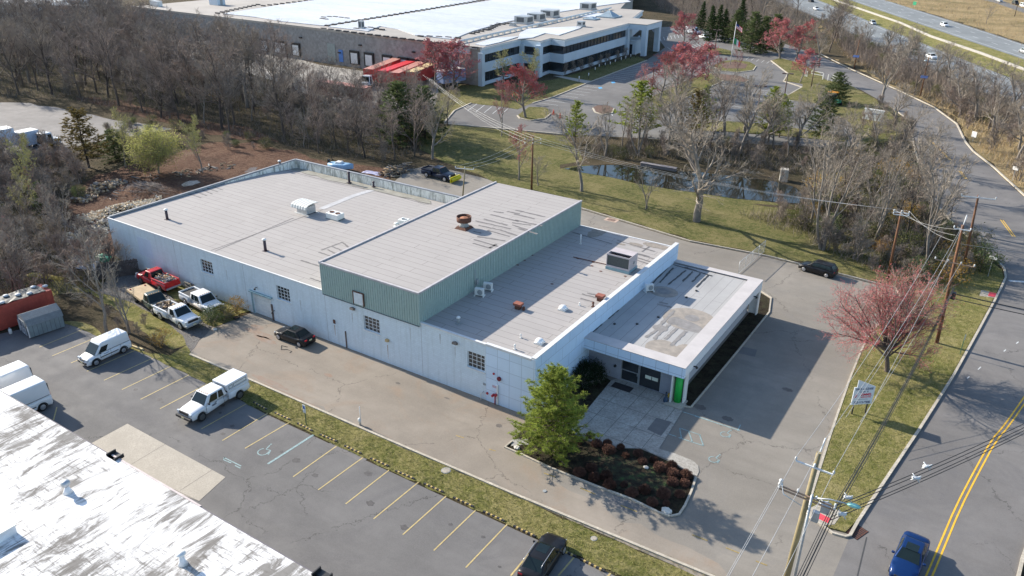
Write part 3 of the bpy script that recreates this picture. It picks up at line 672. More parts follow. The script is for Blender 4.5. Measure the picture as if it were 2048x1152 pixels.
strips([(q6(205, 190), q6(560, 285)), (q6(560, 285), q6(870, 350)), (q6(960, 360), q6(1190, 420)), (q6(1190, 420), q6(1340, 470)), (q6(1340, 470), q6(1380, 468)), (q6(1030, 372), q6(1350, 440))], 4.9, 'tar_seam', m_tar, roofW, .16, .08, zW)
pw = MB(); A = g(*q6(520, 520), 5.45); C_ = g(*q6(950, 350), 4.8); ribbon(pw, [(A.x+(C_.x-A.x)*i/30, A.y+(C_.y-A.y)*i/30) for i in range(31)], .9, 0); pw.v = [(x, y, zW(y)+.02) for x, y, z in pw.v]; B(pw, 'pale_roof_strip', M('pale_strip', (.43, .425, .43)), roofW)
gp = MB(); gp.sheet(rough_poly(P2(q6(180, 175), q6(560, 290), q6(940, 375), q6(1240, 440), q6(1400, 485), q6(1380, 420), q6(1000, 345), q6(700, 270), q6(420, 200), z=4.6), 1.2, .2, 3), 4.62)
gp.v = [(x, min(y, 78.95), zW(min(y, 78.95))+.05) for x, y, z in gp.v]; B(gp, 'gutter_stain', M('gutter_dirt', (.33, .32, .28), .9, var=.3, scale=.8, col2=(.2, .19, .16)), roofW)
# raised bay
hb = MB()
hb.b2(HX0, HX1, BY0-.1, BY1-.1, 5.35, 8.6); bay = B(hb, 'raised_bay', m_green)
ribs = MB(); n = 42
for i in range(n+1):
    x = HX0+(HX1-HX0)*i/n; ribs.b2(x-.03, x+.03, BY0-.15, BY0-.098, 5.36, 8.58)
n = 104
for i in range(n+1):
    y = BY0-.1+(BY1-BY0)*i/n; ribs.b2(HX1-.002, HX1+.05, y-.03, y+.03, 5.6, 8.58)
B(ribs, 'cladding_rib', m_green, bay)
hb = MB(); hb.b2(HX0-.03, HX1+.03, BY0-.13, BY1-.07, 8.6, 8.68); B(hb, 'bay_roof', m_roof, bay)
hb = MB(); hb.b2(HX0-.12, HX0+.1, BY0-.18, BY1, 8.56, 8.8); hb.b2(HX0+.1, HX1+.08, BY0-.2, BY0+.02, 8.56, 8.74); hb.b2(HX1-.12, HX1+.1, BY0+.02, BY1, 8.56, 8.735); B(hb, 'bay_coping', M('coping_dark', (.42, .40, .41), .6), bay)
hb = MB(); hb.b2(HX0, HX1, BY0-.16, BY0-.1, 5.28, 5.352); B(hb, 'bay_flashing', M('flashing_dark', (.1, .12, .14), .6), bay)
lv = MB(); A = onY(717, 585, BY0-.15); lv.b2(A.x-.6, A.x+.6, BY0-.24, BY0-.152, A.z-1.25, A.z)
for i in range(8): lv.box((A.x, BY0-.27, A.z-.1-i*.15), (1.05, .08, .02), rx=.6)
B(lv, 'louvre', m_wmet, bay)
lv = MB(); lv.b2(A.x-.68, A.x-.62, BY0-.3, BY0-.15, A.z-1.3, A.z+.06); lv.b2(A.x+.62, A.x+.68, BY0-.3, BY0-.15, A.z-1.3, A.z+.06); lv.b2(A.x-.62, A.x+.62, BY0-.3, BY0-.15, A.z+.003, A.z+.06); B(lv, 'louvre_frame', m_rust, bay)
strips([(q6(1755, 615), q6(2040, 680)), (q6(1780, 650), q6(1960, 690)), (q6(1850, 690), q6(2030, 740)), (q6(1770, 740), q6(1990, 775)), (q6(1745, 765), q6(1960, 825)), (q6(1735, 795), q6(1880, 835)), (q6(1820, 600), q6(2010, 650)), (q6(1880, 565), q6(2100, 620)), (q6(1870, 832), q6(1925, 800)), (q6(1900, 540), q6(1980, 550)), (q6(2010, 540), q6(2110, 560)),
        (q6(1960, 690), q6(2090, 735)), (q6(2048, 630), q6(2200, 650)), ((1030, 440), (1085, 452)), ((1028, 428), (1070, 438)), ((1036, 457), (1075, 468)), ((1024, 450), (1060, 461)), ((1030, 420), (1090, 434)), (q6(1740, 700), q6(1800, 712))], 8.68, 'tar_patch', m_tar, bay, .24, .05)
# soldered pipes on the bay's side
e = g(962, 585, 5.56); cp = MB(); cp.tube([(HX1+.12, e.y, 5.6), (HX1+.12, e.y, 7.9)], .04); cp.b2(HX1+.05, HX1+.25, e.y+.1, e.y+.4, 6.2, 6.7); B(cp, 'conduit', m_gmet, bay)
# east roof repairs
def q7(x, y): return (1024+x/4, 288+y/4)
def q3(x, y): return (1024+x/4, 576+y/4)
strips([(q7(560, 655), q7(1150, 790)), (q7(480, 705), q7(800, 800)), (q7(840, 770), q7(1140, 860)), (q7(830, 830), q7(1100, 900)), (q7(1040, 860), q7(1100, 820)), (q7(1000, 880), q7(1180, 930)), (q7(990, 905), q7(1130, 950)), (q7(1000, 930), q7(1110, 965)), (q3(560, 48), q3(680, 78)), (q3(545, 82), q3(650, 110)), (q3(600, 40), q3(700, 62))], 5.57, 'tar_patch', m_tar, roofE, .16, .05)
for c_, rx_, ry_ in ((q7(1150, 815), 1.6, .7), (q7(990, 805), .9, .5), (q7(690, 700), .9, 2.2), (q7(870, 800), .6, .25)):
    c0 = g(*c_, 5.57); bl = MB(); bl.sheet(rough_poly([(c0.x+rx_*math.cos(t), c0.y+ry_*math.sin(t)) for t in [k*PI/6 for k in range(12)]], .3, .12, 4), 5.575)
    B(bl, 'roof_stain', M('stain_brown', (.24, .21, .18), .9, var=.25, scale=3), roofE)
bl = MB()
for c_ in ((320, 1120), (710, 1018), (640, 975), (905, 1058), (45, 968), (100, 930), (160, 890), (650, 945), (525, 915)):
    c0 = g(*q7(*c_), 5.57); bl.sheet([(c0.x+.18*math.cos(t), c0.y+.14*math.sin(t)) for t in [k*PI/4 for k in range(8)]], 5.58)
A = g(*q7(490, 905), 5.6); C_ = g(*q7(775, 970), 5.6); ribbon(bl, [(A.x, A.y), (C_.x, C_.y)], .07, 5.6, 5.66); B(bl, 'roof_conduit', m_rust, roofE)
# things fixed on the front wall
for px in ((704, 618), (909, 687)):
    A = onY(px[0], px[1], BY0-.2); mb = MB(); mb.box((A.x, BY0-.16, A.z), (.45, .3, .22), rx=-.35); mb.b2(A.x-.1, A.x+.1, BY0-.05, BY0, A.z-.1, A.z+.12); B(mb, 'wall_lamp', M('lamp_brown', (.17, .14, .12)), wall)
A = onY(774, 681, BY0-.15); mb = MB(); mb.box((A.x, BY0-.14, A.z), (.32, .26, .26), rx=-.2); B(mb, 'wall_lamp', M('lamp_ochre', (.5, .36, .18)), wall)
A = onY(669, 643, BY0); mb = MB(); mb.box((A.x, BY0-.03, A.z), (.25, .1, .4)); B(mb, 'rusty_bracket', m_rust, wall)
A = onY(693, 680, BY0); mb = MB(); mb.b2(A.x-.05, A.x+.05, BY0-.09, BY0-.003, 0, 1.9); B(mb, 'downpipe', M('brown_post', (.12, .08, .07)), wall)
m_strk = M('wall_streak', (.46, .48, .49), .9, var=.25, scale=3); m_rstr = M('wall_rust_streak', (.42, .30, .22), .9, var=.25, scale=3)
for px_, w_, h_, mm_ in (((669, 650), .12, 1.3, m_rstr), ((775, 690), .1, 1.6, m_rstr), ((704, 626), .14, 1.1, m_strk), ((910, 694), .14, 1.2, m_strk), ((345, 482), .10, 1.8, m_strk), ((600, 600), .12, 1.4, m_strk), ((820, 655), .1, 1.5, m_strk), ((880, 668), .16, 1.1, m_strk), ((452, 540), .14, 1.3, m_strk)):
    A = onY(px_[0], px_[1], BY0); mb = MB(); mb.add([(A.x-w_/2, BY0-.004, A.z), (A.x+w_/2, BY0-.004, A.z), (A.x+w_*.15, BY0-.004, A.z-h_), (A.x-w_*.2, BY0-.004, A.z-h_*.8)], [(0, 3, 2, 1)]); B(mb, 'dirt_streak', mm_, wall)
def disc(px, r, m, name, t=.08):
    A = onY(px[0], px[1], BY0-.1); mb = MB(); mb.tube([(A.x, BY0-.024, A.z), (A.x, BY0-.024-t, A.z)], r, 14); B(mb, name, m, wall); return A
m_fire = M('fire_red', (.42, .02, .04), .4, var=.15)
disc((998, 758), .2, M('bell_dark_red', (.16, .01, .03), .4), 'alarm_bell', .14); disc((987, 748), .1, m_fire, 'alarm_bell'); disc((974, 787), .12, m_fire, 'alarm_bell')
A = onY(989, 791, BY0-.2); mb = MB()
mb.tube([(A.x-.15, BY0-.03, A.z-.05), (A.x-.2, BY0-.32, A.z-.08)], .12, 12); mb.tube([(A.x+.12, BY0-.03, A.z+.1), (A.x+.17, BY0-.32, A.z+.1)], .12, 12); mb.tube([(A.x-.02, BY0-.1, A.z), (A.x-.02, BY0-.1, 0)], .05, 8); B(mb, 'fire_connection', m_fire, wall)
A = onY(996, 775, BY0); mb = MB(); mb.b2(A.x-.07, A.x+.07, BY0-.14, BY0-.023, .1, A.z+.3); B(mb, 'downpipe', m_wmet, wall)
A = onY(989, 773, BY0); mb = MB(); mb.b2(A.x-.2, A.x+.2, BY0-.04, BY0-.023, A.z-.12, A.z+.12); B(mb, 'notice', M('notice_pink', (.55, .4, .45)), wall)
A = onY(969, 768, BY0); mb = MB(); mb.b2(A.x-.12, A.x+.12, BY0-.06, BY0-.003, A.z-.1, A.z+.1); B(mb, 'vent_grille', m_gmet, wall)
A = onY(965, 795, BY0); mb = MB(); mb.tube([(A.x, BY0-.25, 0), (A.x, BY0-.25, .75), (A.x+.15, BY0-.25, .85), (A.x+.15, BY0-.02, .85)], .04, 8); B(mb, 'gas_riser', m_wmet, wall)
for px in ((548, 622), (513, 575)):
    A = onY(px[0], px[1], BY0-.1); mb = MB(); mb.tube([(A.x, BY0, A.z), (A.x, BY0-.3, A.z+.03), (A.x+.1, BY0-.45, A.z-.1)], [.04, .05, .12], 8); B(mb, 'wall_lamp', m_black, wall)
# office wing
off = bld
OX0, OX1, OY0, OY1 = BX1, -19.3, 57.7, 79.6
mb = MB(); mb.b2(OX0, OX1, OY0-.02, OY0+.3, 2.95, 3.97); B(mb, 'front_fascia', m_fascia_x, off)
mb = MB(); mb.b2(OX1-.3, OX1+.02, OY0+.3, OY1, 2.95, 3.96); B(mb, 'side_fascia', m_fascia_y, off)
mb = MB(); mb.b2(OX0, OX1-.3, OY1-.3, OY1, 2.95, 3.97); mb.b2(OX0, OX1-.3, OY0+.3, OY1-.3, 2.95, 3.0); B(mb, 'soffit', m_wmet, off)
mb = MB(); mb.b2(OX0, OX1+.05, OY0-.05, OY0+1.35, 3.97, 4.03); mb.b2(OX1-1.35, OX1+.05, OY0+1.35, OY1-.8, 3.965, 4.028); mb.b2(OX0, OX1+.05, OY1-.8, OY1+.05, 3.97, 4.03); B(mb, 'rim', M('rim_pale', (.48, .45, .44), .7, var=.08, scale=.7), off)
mb = MB(); mb.b2(OX0, OX1-1.2, OY0+1.2, OY1-.7, 3.6, 3.86); roofO = B(mb, 'office_roof', m_roof_off, off)
stainm = M('ponding_stain', (.35, .31, .265), .9, var=.2, scale=1.5, col2=(.22, .20, .18))
def blob(px, rx, ry, z, seed, m, name, par, rot=0):
    c0 = g(*px, z); mb = MB(); pts = [(c0.x+rx*math.cos(t)*math.cos(rot)-ry*math.sin(t)*math.sin(rot), c0.y+rx*math.cos(t)*math.sin(rot)+ry*math.sin(t)*math.cos(rot)) for t in [k*PI/9 for k in range(18)]]
    mb.sheet(rough_poly(pts, .5, .035*min(rx, ry, 1.5), seed), z); return B(mb, name, m, par)
blob(q3(1420, 250), 2.6, 2.4, 3.868, 2, stainm, 'ponding_stain', roofO); blob(q3(1190, 475), 1.4, 1.5, 3.8697, 3, stainm, 'ponding_stain', roofO); blob(q3(1350, 510), .8, 1.6, 3.8712, 4, stainm, 'ponding_stain', roofO); blob(q3(1215, 30), 1.5, 1.3, 3.8727, 5, stainm, 'ponding_stain', roofO)
m_pat = M('patch_grey', (.22, .21, .205), .85, var=.2, scale=2)
blob(q3(1400, 298), 1.9, .85, 3.8745, 5, m_pat, 'patch', roofO, -.25); blob(q3(1300, 262), .6, .9, 3.8765, 6, m_pat, 'patch', roofO); blob(q3(1440, 240), .7, .7, 3.8785, 7, m_pat, 'patch', roofO); blob(q3(1185, 320), .75, .6, 3.8805, 8, m_pat, 'patch', roofO); blob(q3(1210, 25), .8, .7, 3.876, 8, m_pat, 'patch', roofO)
strips([(q3(1300, 180), q3(1180, 300)), (q3(1290, 260), q3(1230, 320)), (q3(1165, 330), q3(1070, 395)), (q3(1200, 340), q3(1135, 410)), (q3(1320, 320), q3(1225, 410)), (q3(1395, 345), q3(1270, 460)), (q3(1160, 128), q3(1275, 155)), (q3(1175, 112), q3(1245, 128))], 3.87, 'tar_patch', m_pat, roofO, .28, .04)
strips([(q7(1310, 935), q7(1520, 985)), (q7(1290, 965), q7(1600, 1055)), (q7(1290, 990), q7(1180, 1110)), (q7(1390, 1010), q7(1250, 1125)), (q7(1445, 1020), q7(1365, 1100)), (q7(1510, 1035), q7(1440, 1105)), (q7(1575, 1050), q7(1475, 1145)), (q7(1300, 930), q7(1120, 1120)), (q7(1380, 985), q7(1480, 1015)), (q3(640, 355), q3(750, 392)), (q3(720, 285), q3(640, 355)), (q3(770, 245), q3(850, 175))], 3.87, 'tar_seam', m_tard, roofO, .17, .06)
mb = MB()
for px in (q3(820, 287), q3(1000, 287), q3(1395, 75), q3(1475, 22), q3(1170, 232)):
    c0 = g(*px, 3.9); mb.cyl((c0.x, c0.y, 3.862), .13, .1, 10)
B(mb, 'roof_drain', m_black, roofO)
EW = OY0+1.2; EX = -20.35
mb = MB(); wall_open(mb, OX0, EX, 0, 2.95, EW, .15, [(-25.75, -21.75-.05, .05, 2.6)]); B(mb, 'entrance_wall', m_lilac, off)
# glazed entrance
gz = MB(); gz.b2(-25.75, -21.8, EW+.09, EW+.11, .05, 2.6); en = B(gz, 'glazing', m_glass, off)
fr = MB()
for x in (-25.75, -24.05, -23.95, -21.87): fr.b2(x, x+.07, EW+.03, EW+.1, .05, 2.6)
fr.b2(-25.68, -24.05, EW+.035, EW+.1, .05, .14); fr.b2(-25.68, -21.87, EW+.035, EW+.1, 2.5, 2.6); fr.b2(-25.68, -24.05, EW+.035, EW+.1, 1.15, 1.22); B(fr, 'door_frame', m_gal, en)
ps = MB(); ps.b2(-23.35, -22.75, EW+.07, EW+.088, 1.0, 1.35); ps.b2(-22.68, -22.1, EW+.07, EW+.088, 1.0, 1.35); B(ps, 'notice', M('paper_white', (.7, .72, .6), .8), en)
hd = MB(); hd.b2(-24.12, -24.07, EW-.04, EW+.03, .95, 1.3); B(hd, 'handle', m_gal, en)
mb = MB(); c0 = onY(1230, 732, EW-.1); mb.tube([(c0.x, EW-.18, c0.z), (c0.x, EW, c0.z)], .12, 10); B(mb, 'wall_lamp', m_black, off)
# east windows
mb = MB(); ops = []; y = 59.6
eo = [(61.0+i*1.95, 62.25+i*1.95) for i in range(9)]
zs = [0, .75, 2.1, 2.95]; prev = EW
for a, b in eo:
    mb.quad((EX, prev, 0), (EX, a, 0), (EX, a, 2.95), (EX, prev, 2.95)); mb.quad((EX, a, 0), (EX, b, 0), (EX, b, .75), (EX, a, .75)); mb.quad((EX, a, 2.1), (EX, b, 2.1), (EX, b, 2.95), (EX, a, 2.95)); prev = b
    mb.quad((EX, a, .75), (EX-.15, a, .75), (EX-.15, a, 2.1), (EX, a, 2.1)); mb.quad((EX, b, .75), (EX-.15, b, .75), (EX-.15, b, 2.1), (EX, b, 2.1)); mb.quad((EX, a, 2.1), (EX-.15, a, 2.1), (EX-.15, b, 2.1), (EX, b, 2.1)); mb.quad((EX, a, .75), (EX-.15, a, .75), (EX-.15, b, .75), (EX, b, .75))
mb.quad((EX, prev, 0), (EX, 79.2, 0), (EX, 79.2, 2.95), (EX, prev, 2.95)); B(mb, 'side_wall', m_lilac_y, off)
for a, b in eo:
    f = MB(); f.b2(EX-.12, EX-.06, a, a+.06, .75, 2.1); f.b2(EX-.12, EX-.06, b-.06, b, .75, 2.1); f.b2(EX-.12, EX-.06, a+.06, b-.06, .75, .81); f.b2(EX-.12, EX-.06, a+.06, b-.06, 2.04, 2.1); f.b2(EX-.115, EX-.065, (a+b)/2-.02, (a+b)/2+.02, .81, 2.04)
    win = B(f, 'window', m_wf, off)
    p = MB(); p.b2(EX-.1, EX-.09, a, b, .75, 2.1); B(p, 'pane', m_glass, win)
# fins, pillar and plinth
mb = MB(); mb.b2(-20.42, -20.3, 57.8, EW, .12, 2.95); mb.b2(-19.42, -19.3, 58.3, 58.42+.6, .12, 2.95); mb.b2(-19.42, -19.3, 79.0, 79.6, 0, 2.95); mb.b2(-20.3, -19.42, 79.3, 79.42, 0, 2.95); B(mb, 'fin_panel', m_wmet, off)
mb = MB(); mb.b2(-20.3, -19.45, 58.9, 58.98, .12, 2.95); B(mb, 'nook_panel', m_wmet, off)
mb = MB(); mb.cyl((-19.87, 58.35, .12), .33, 2.83, 24); B(mb, 'green_pillar', M('pillar_green', (.01, .42, .06), .5, var=.05), off)
mb = MB(); mb.b2(-20.7, -19.1, 57.3, 58.95, 0, .125); B(mb, 'pillar_plinth', m_conc, off)
for px in ((1389, 733), (1509, 593)):
    d_ = FW*FPX+RT*(px[0]-1024)-UP*(px[1]-576); t_ = (OX1+.1)/d_.x; yy, zz = d_.y*t_, CH+d_.z*t_
    mb = MB(); mb.tube([(OX1, yy, zz), (OX1+.25, yy, zz+.02), (OX1+.36, yy, zz-.12)], [.05, .09, .14], 10); B(mb, 'wall_lamp', m_black, off)

# ------------------------------------------------------------------ things on the roofs
def vent(px, top, z, r, name, label, mcap, mbody, kind='cap'):
    c0 = g(*px, z); w_ = c0; d_ = FW*FPX+RT*(top[0]-1024)-UP*(top[1]-576); s_ = (w_.x*d_.x+w_.y*d_.y)/(d_.x**2+d_.y**2); h = CH+d_.z*s_-z
    t = thing(name, label, 'roof vent', (c0.x, c0.y, z), 0, 'vents on the roofs')
    mb = MB(); mb.tube([(0, 0, -.05), (0, 0, h-.05)], r, 12); mb.box((0, 0, .03), (r*3.4, r*3.4, .06)); mb.build('pipe', mbody, t)
    mb = MB(); mb.lathe((0, 0, h-.12), [(r*1.05, 0), (r*1.5, .02), (r*1.5, .1), (r*.9, .18), (0.02, .2)], 14); mb.build('cap', mcap, t); return t
vent(q5(1340, 605), q5(1325, 522), 5.5, .16, 'vent_pipe', 'dark vent pipe with white cap near the far left corner of the low roof', m_wmet, m_pur)
vent(q6(195, 205), q6(187, 133), 4.85, .16, 'vent_pipe', 'dark vent pipe with white cap at the far back corner of the low roof', m_wmet, m_pur)
vent(q6(747, 310), q6(737, 225), 4.75, .16, 'vent_pipe', 'dark vent pipe before the white parapet, nearer of the two there', m_pur, m_pur)
vent(q6(942, 343), q6(940, 302), 4.7, .13, 'vent_pipe', 'short black vent pipe where the pale roof strip meets the parapet', m_pur, m_pur)
vent(q6(77, 857), q6(62, 760), 5.5, .16, 'vent_pipe', 'dark vent pipe with white cap nearest the front wall of the low roof', m_wmet, m_pur)
vent(q6(1125, 660), q6(1125, 632), 5.5, .2, 'vent_pipe', 'short white vent stub against the edge of the raised bay', m_wmet, m_wmet)
vent(q7(548, 800), q7(549, 728), 5.57, .07, 'vent_pipe', 'thin white vent pipe in the shade of the raised bay, at the back', m_wmet, m_wmet)
vent((917, 647), (917, 634), 5.57, .13, 'vent_pipe', 'grey capped vent pipe in the shade of the raised bay, near the front', m_wmet, m_gmet)
vent(q3(70, 398), q3(68, 372), 5.57, .05, 'vent_pipe', 'thin white stub pipe between the front edge and the roof domes', m_wmet, m_wmet)
vent(q3(22, 490), q3(20, 455), 5.57, .06, 'vent_pipe', 'thin white stub pipe nearest the front edge of the east roof', m_wmet, m_wmet)
vent(q3(540, 140), q3(538, 120), 5.57, .05, 'vent_pipe', 'thin white stub pipe left of the rusty chimneys by the parapet', m_wmet, m_wmet)
vent(q3(648, 150), q3(648, 115), 5.57, .08, 'vent_pipe', 'dark stub pipe beside the rusty chimney box by the parapet', m_rust, m_rust)
for px, lb in ((q3(408, 172), 'white mushroom dome vent, farther of two on the east roof'), (q3(220, 440), 'white mushroom dome vent near the front corner of the east roof')):
    c0 = g(*px, 5.57); t = thing('dome_vent', lb, 'roof vent', (c0.x, c0.y, 5.57), 0, 'vents on the roofs')
    MB().box((0, 0, .06), (.75, .75, .12)).build('curb', m_wmet, t); mb = MB(); mb.lathe((0, 0, .1), [(.25, 0), (.4, .06), (.4, .14), (.3, .27), (.12, .36), (.02, .37)], 18); mb.build('dome', M('dome_white', (.8, .8, .8), .4, .1), t)
for px, lb in ((q3(50, 165), 'rusty square chimney vent alone in the middle of the east roof'), (q3(705, 100), 'rusty square chimney vent beside the parapet of the east roof')):
    c0 = g(*px, 5.57); t = thing('rusty_vent', lb, 'roof vent', (c0.x, c0.y, 5.57), 0, 'vents on the roofs')
    MB().b2(-.25, .25, -.25, .25, 0, .4).build('shaft', m_rust, t); MB().box((0, 0, .5), (.8, .65, .22)).build('hood', M('rust_red', (.27, .09, .06), .8, scale=4), t); MB().b2(.5, .7, -.1, .1, 0, .35).build('stub', m_rust, t)
# rusty round exhaust on the raised bay
c0 = g(*q6(1665, 672), 8.68); t = thing('mushroom_exhaust', 'big rusty round exhaust fan on the raised bay', 'exhaust fan', (c0.x, c0.y, 8.68))
MB().box((0, 0, .12), (1.5, 1.5, .24), taper=.75).build('curb', m_rust, t)
mb = MB(); mb.lathe((0, 0, .24), [(.55, 0), (.42, .25), (.42, .5), (.7, .55)], 22); mb.build('throat', m_gmet, t)
mb = MB(); mb.lathe((0, 0, .78), [(.78, 0), (.8, .22), (.8, .55), (.76, .56), (.76, .3), (.3, .28)], 26); mb.build('drum', m_rust, t)
mb = MB(); mb.lathe((0, 0, 1.06), [(.72, 0), (.4, .12), (.02, .22)], 20); mb.build('cone', M('rust_orange', (.35, .15, .08), .8, scale=4), t)
# hooded cooler
c0 = g(*q6(405, 552), 5.4); t = thing('rooftop_cooler', 'grey rooftop cooler under a white striped hood on the low roof', 'air handler', (c0.x, c0.y, 5.42))
MB().b2(-.85, .85, -.75, .75, .12, 1.05).build('cabinet', m_gal, t)
MB().b2(-1.25, 1.25, -.85, -.75, 0, .12).b2(-1.25, 1.25, .75, .85, 0, .12).build('rail', m_wmet, t)
mb = MB(); n = 12
for i in range(n):
    a0 = -1.35+2.7*i/n; a1 = -1.35+2.7*(i+1)/n; mb.m = i % 2
    pr_ = [(-1.25, .95), (-1.15, 1.25), (-.8, 1.42), (0, 1.5), (.8, 1.42), (1.15, 1.28)]
    for (ya, za), (yb, zb) in zip(pr_, pr_[1:]): mb.quad((a0, ya, za), (a1, ya, za), (a1, yb, zb), (a0, yb, zb)); mb.quad((a0, ya, za-.05), (a1, ya, za-.05), (a1, yb, zb-.05), (a0, yb, zb-.05))
mb.build('hood', [m_wmet, M('stripe_grey', (.33, .36, .36))], t)
def condenser(px, z, label, sx=1.5, sy=1.0, h=.75, fans=2, rz=0):
    c0 = g(*px, z); t = thing('condenser_unit', label, 'air conditioner', (c0.x, c0.y, z), rz, 'air conditioners on the roofs')
    MB().b2(-sx/2, sx/2, -sy/2, sy/2, .15, h).build('cabinet', m_wmet, t, bevel=.02)
    MB().b2(-sx/2-.1, sx/2+.1, -sy/2, -sy/2+.1, 0, .15).b2(-sx/2-.1, sx/2+.1, sy/2-.1, sy/2, 0, .15).build('rail', m_gmet, t)
    for i in range(fans):
        x = (i-(fans-1)/2)*sx/max(fans, 1); mb = MB(); mb.lathe((x, 0, h), [(.3, 0), (.3, .06), (.26, .06), (.24, .01), (.05, .03)], 16); mb.build('fan', m_rust if fans == 2 else m_gmet, t)
    return t
condenser(q6(635, 600), 5.4, 'low white condenser with two rusty fans beside the striped cooler', 1.9, 1.2, .8)
condenser(q6(1185, 645), 5.5, 'small condenser half hidden behind the edge of the raised bay', 1.1, 1.0, .7, 1)
def mini(px, z, label, rz, base=True):
    c0 = g(*px, z); t = thing('mini_split_unit', label, 'air conditioner', (c0.x, c0.y, z), rz, 'air conditioners on the roofs')
    MB().b2(-.45, .45, -.18, .18, .12, .85).build('cabinet', m_wmet, t, bevel=.03); mb = MB(); mb.tube([(.1, -.181, .48), (.1, -.2, .48)], .27, 18); mb.build('fan_grille', m_gmet, t)
    MB().b2(-.5, -.4, -.3, .3, 0, .12).b2(.4, .5, -.3, .3, 0, .12).build('foot', m_wmet, t)
mini((959, 592), 5.57, 'small white split air conditioner against the raised bay, nearer of two', .25)
mini((976, 581), 5.57, 'small white split air conditioner against the raised bay, farther of two', .25)
mini(q3(1095, 28), 3.87, 'small white split air conditioner on the office roof by the parapet', .9)
# big open package unit
c0 = g(*q7(878, 1005), 5.57); t = thing('package_unit', 'large pinkish grey boxy air conditioning unit on the east roof', 'air conditioner', (c0.x-.2, c0.y+.3, 5.57), .0)
MB().b2(-1.35, 1.35, -1.05, 1.05, 0, .3).build('curb', m_blu, t)
mp_ = M('unit_pinkish', (.46, .41, .42), .6, var=.1)
mb = MB(); mb.b2(-1.3, 1.3, -1, 1, .3, .42); mb.b2(-1.3, -1.24, -1, 1, .42, 1.75); mb.b2(1.24, 1.3, -1, 1, .42, 1.75); mb.b2(-1.24, 1.24, .94, 1, .42, 1.75); mb.b2(-1.24, 1.24, -.2, .94, 1.69, 1.75); mb.b2(-1.24, 1.24, -1, -.94, 1.6, 1.75); mb.b2(-1.24, 1.24, -1, -.94, .42, .5); mb.build('cabinet', mp_, t)
MB().b2(-1.2, 1.2, -.93, -.88, .5, 1.6).build('coil', M('coil_dark', (.07, .08, .08), .7, var=.3, scale=20), t)
MB().b2(-1.24, 1.24, -.85, -.2, 1.2, 1.3).build('fan_deck', M('deck_purple', (.2, .17, .22)), t)
MB().box((1.34, .2, .9), (.1, .25, .3)).build('control_box', m_gmet, t)

# ------------------------------------------------------------------ white-roofed building (lower left)
def peel():
    b = NB('peeling_white_roof'); v = b.coord((1.0, .22, 1)); v2 = b.coord()
    n = b.noise(v, 1.25, 8, .78, .7); n2 = b.noise(v2, .22, 3, .6); s = b.math('ADD', n, b.math('MULTIPLY', b.math('SUBTRACT', n2, .5), .5))
    n3 = b.noise(b.coord((.8, 6, 1)), .8, 6, .8); n4 = b.noise(v2, .16, 3, .5)
    f2 = b.math('MULTIPLY', b.ramp(n3, [(.52, 0), (.6, 1)]), b.ramp(n4, [(.5, 0), (.58, 1)]))
    dk = b.mix(b.noise(v2, 1.3, 4), (.09, .075, .06), (.26, .25, .235))
    wt = b.mix(b.ramp(b.noise(v2, .5, 4), [(.35, 0), (.7, 1)]), (.84, .83, .82), (.68, .67, .66))
    c = b.mix(b.ramp(s, [(.485, 0), (.60, .9)]), wt, dk); n7 = b.noise(b.coord((2.6, .35, 1)), 1.6, 7, .8, .4); c = b.mix(b.math('MULTIPLY', b.ramp(n7, [(.53, 0), (.6, 1)]), b.ramp(b.noise(v2, .3, 3), [(.42, 0), (.55, .8)])), c, dk); c = b.mix(b.math('MULTIPLY', f2, .8), c, dk)
    b.bump(n, .4, .03); return b.done(c, .95, 0, .05)
wb = thing('white_roofed_building', 'low building with a white peeling coated roof, lower left corner', 'building', (-60, 10, 0))
mb = MB(); mb.b2(-160, -12, -8, 22.55, 0, 4.7); mb.build('wall', M('wall_tan', (.5, .46, .4), .8), wb, world=True)
mb = MB(); mb.b2(-160.1, -11.9, -8.1, 22.72, 4.702, 5.0); mb.build('roof', peel(), wb, world=True)
mb = MB(); mb.b2(-160.1, -47.5, 22.722, 22.8, 4.75, 4.99); mb.b2(-38, -11.9, 22.722, 22.8, 4.75, 4.99); mb.build('roof_edge', M('edge_dark', (.12, .11, .13)), wb, world=True)
mb = MB(); mb.b2(-47.5, -38, 22.722, 22.86, 4.72, 5.03); mb.build('gutter', M('gutter_pinkish', (.5, .43, .42), .6), wb, world=True)
for px in ((232, 911), (645, 1151)):
    c0 = g(*px, 5.0); mb = MB(); mb.b2(c0.x-.5, c0.x+.5, 22.5, 23.2, 4.9, 5.0); mb.b2(c0.x-.5, c0.x-.42, 22.5, 23.2, 5.0, 5.2); mb.b2(c0.x+.42, c0.x+.5, 22.5, 23.2, 5.0, 5.2); mb.build('scupper', m_black, wb, world=True)
for px, tp, lb in (((136, 985), (131, 958), 'round turbine vent on a stalk on the white peeling roof'),):
    c0 = g(*px, 5.0); t = thing('turbine_vent', lb, 'roof vent', (c0.x, c0.y, 5.0), 0, 'vents on the roofs')
    mb = MB(); mb.lathe((0, 0, 0), [(.32, 0), (.2, .25), (.12, .5)], 14); mb.build('stalk', M('painted_roof_white', (.75, .76, .78), .6), t); mb = MB(); mb.lathe((0, 0, .5), [(.1, 0), (.26, .1), (.3, .28), (.22, .42), (.05, .48)], 16); mb.build('turbine', m_gal, t)
c0 = g(366, 1128, 5.0); t = thing('mushroom_vent', 'white mushroom vent nearest the bottom edge on the white peeling roof', 'roof vent', (c0.x, c0.y, 5.0), 0, 'vents on the roofs')
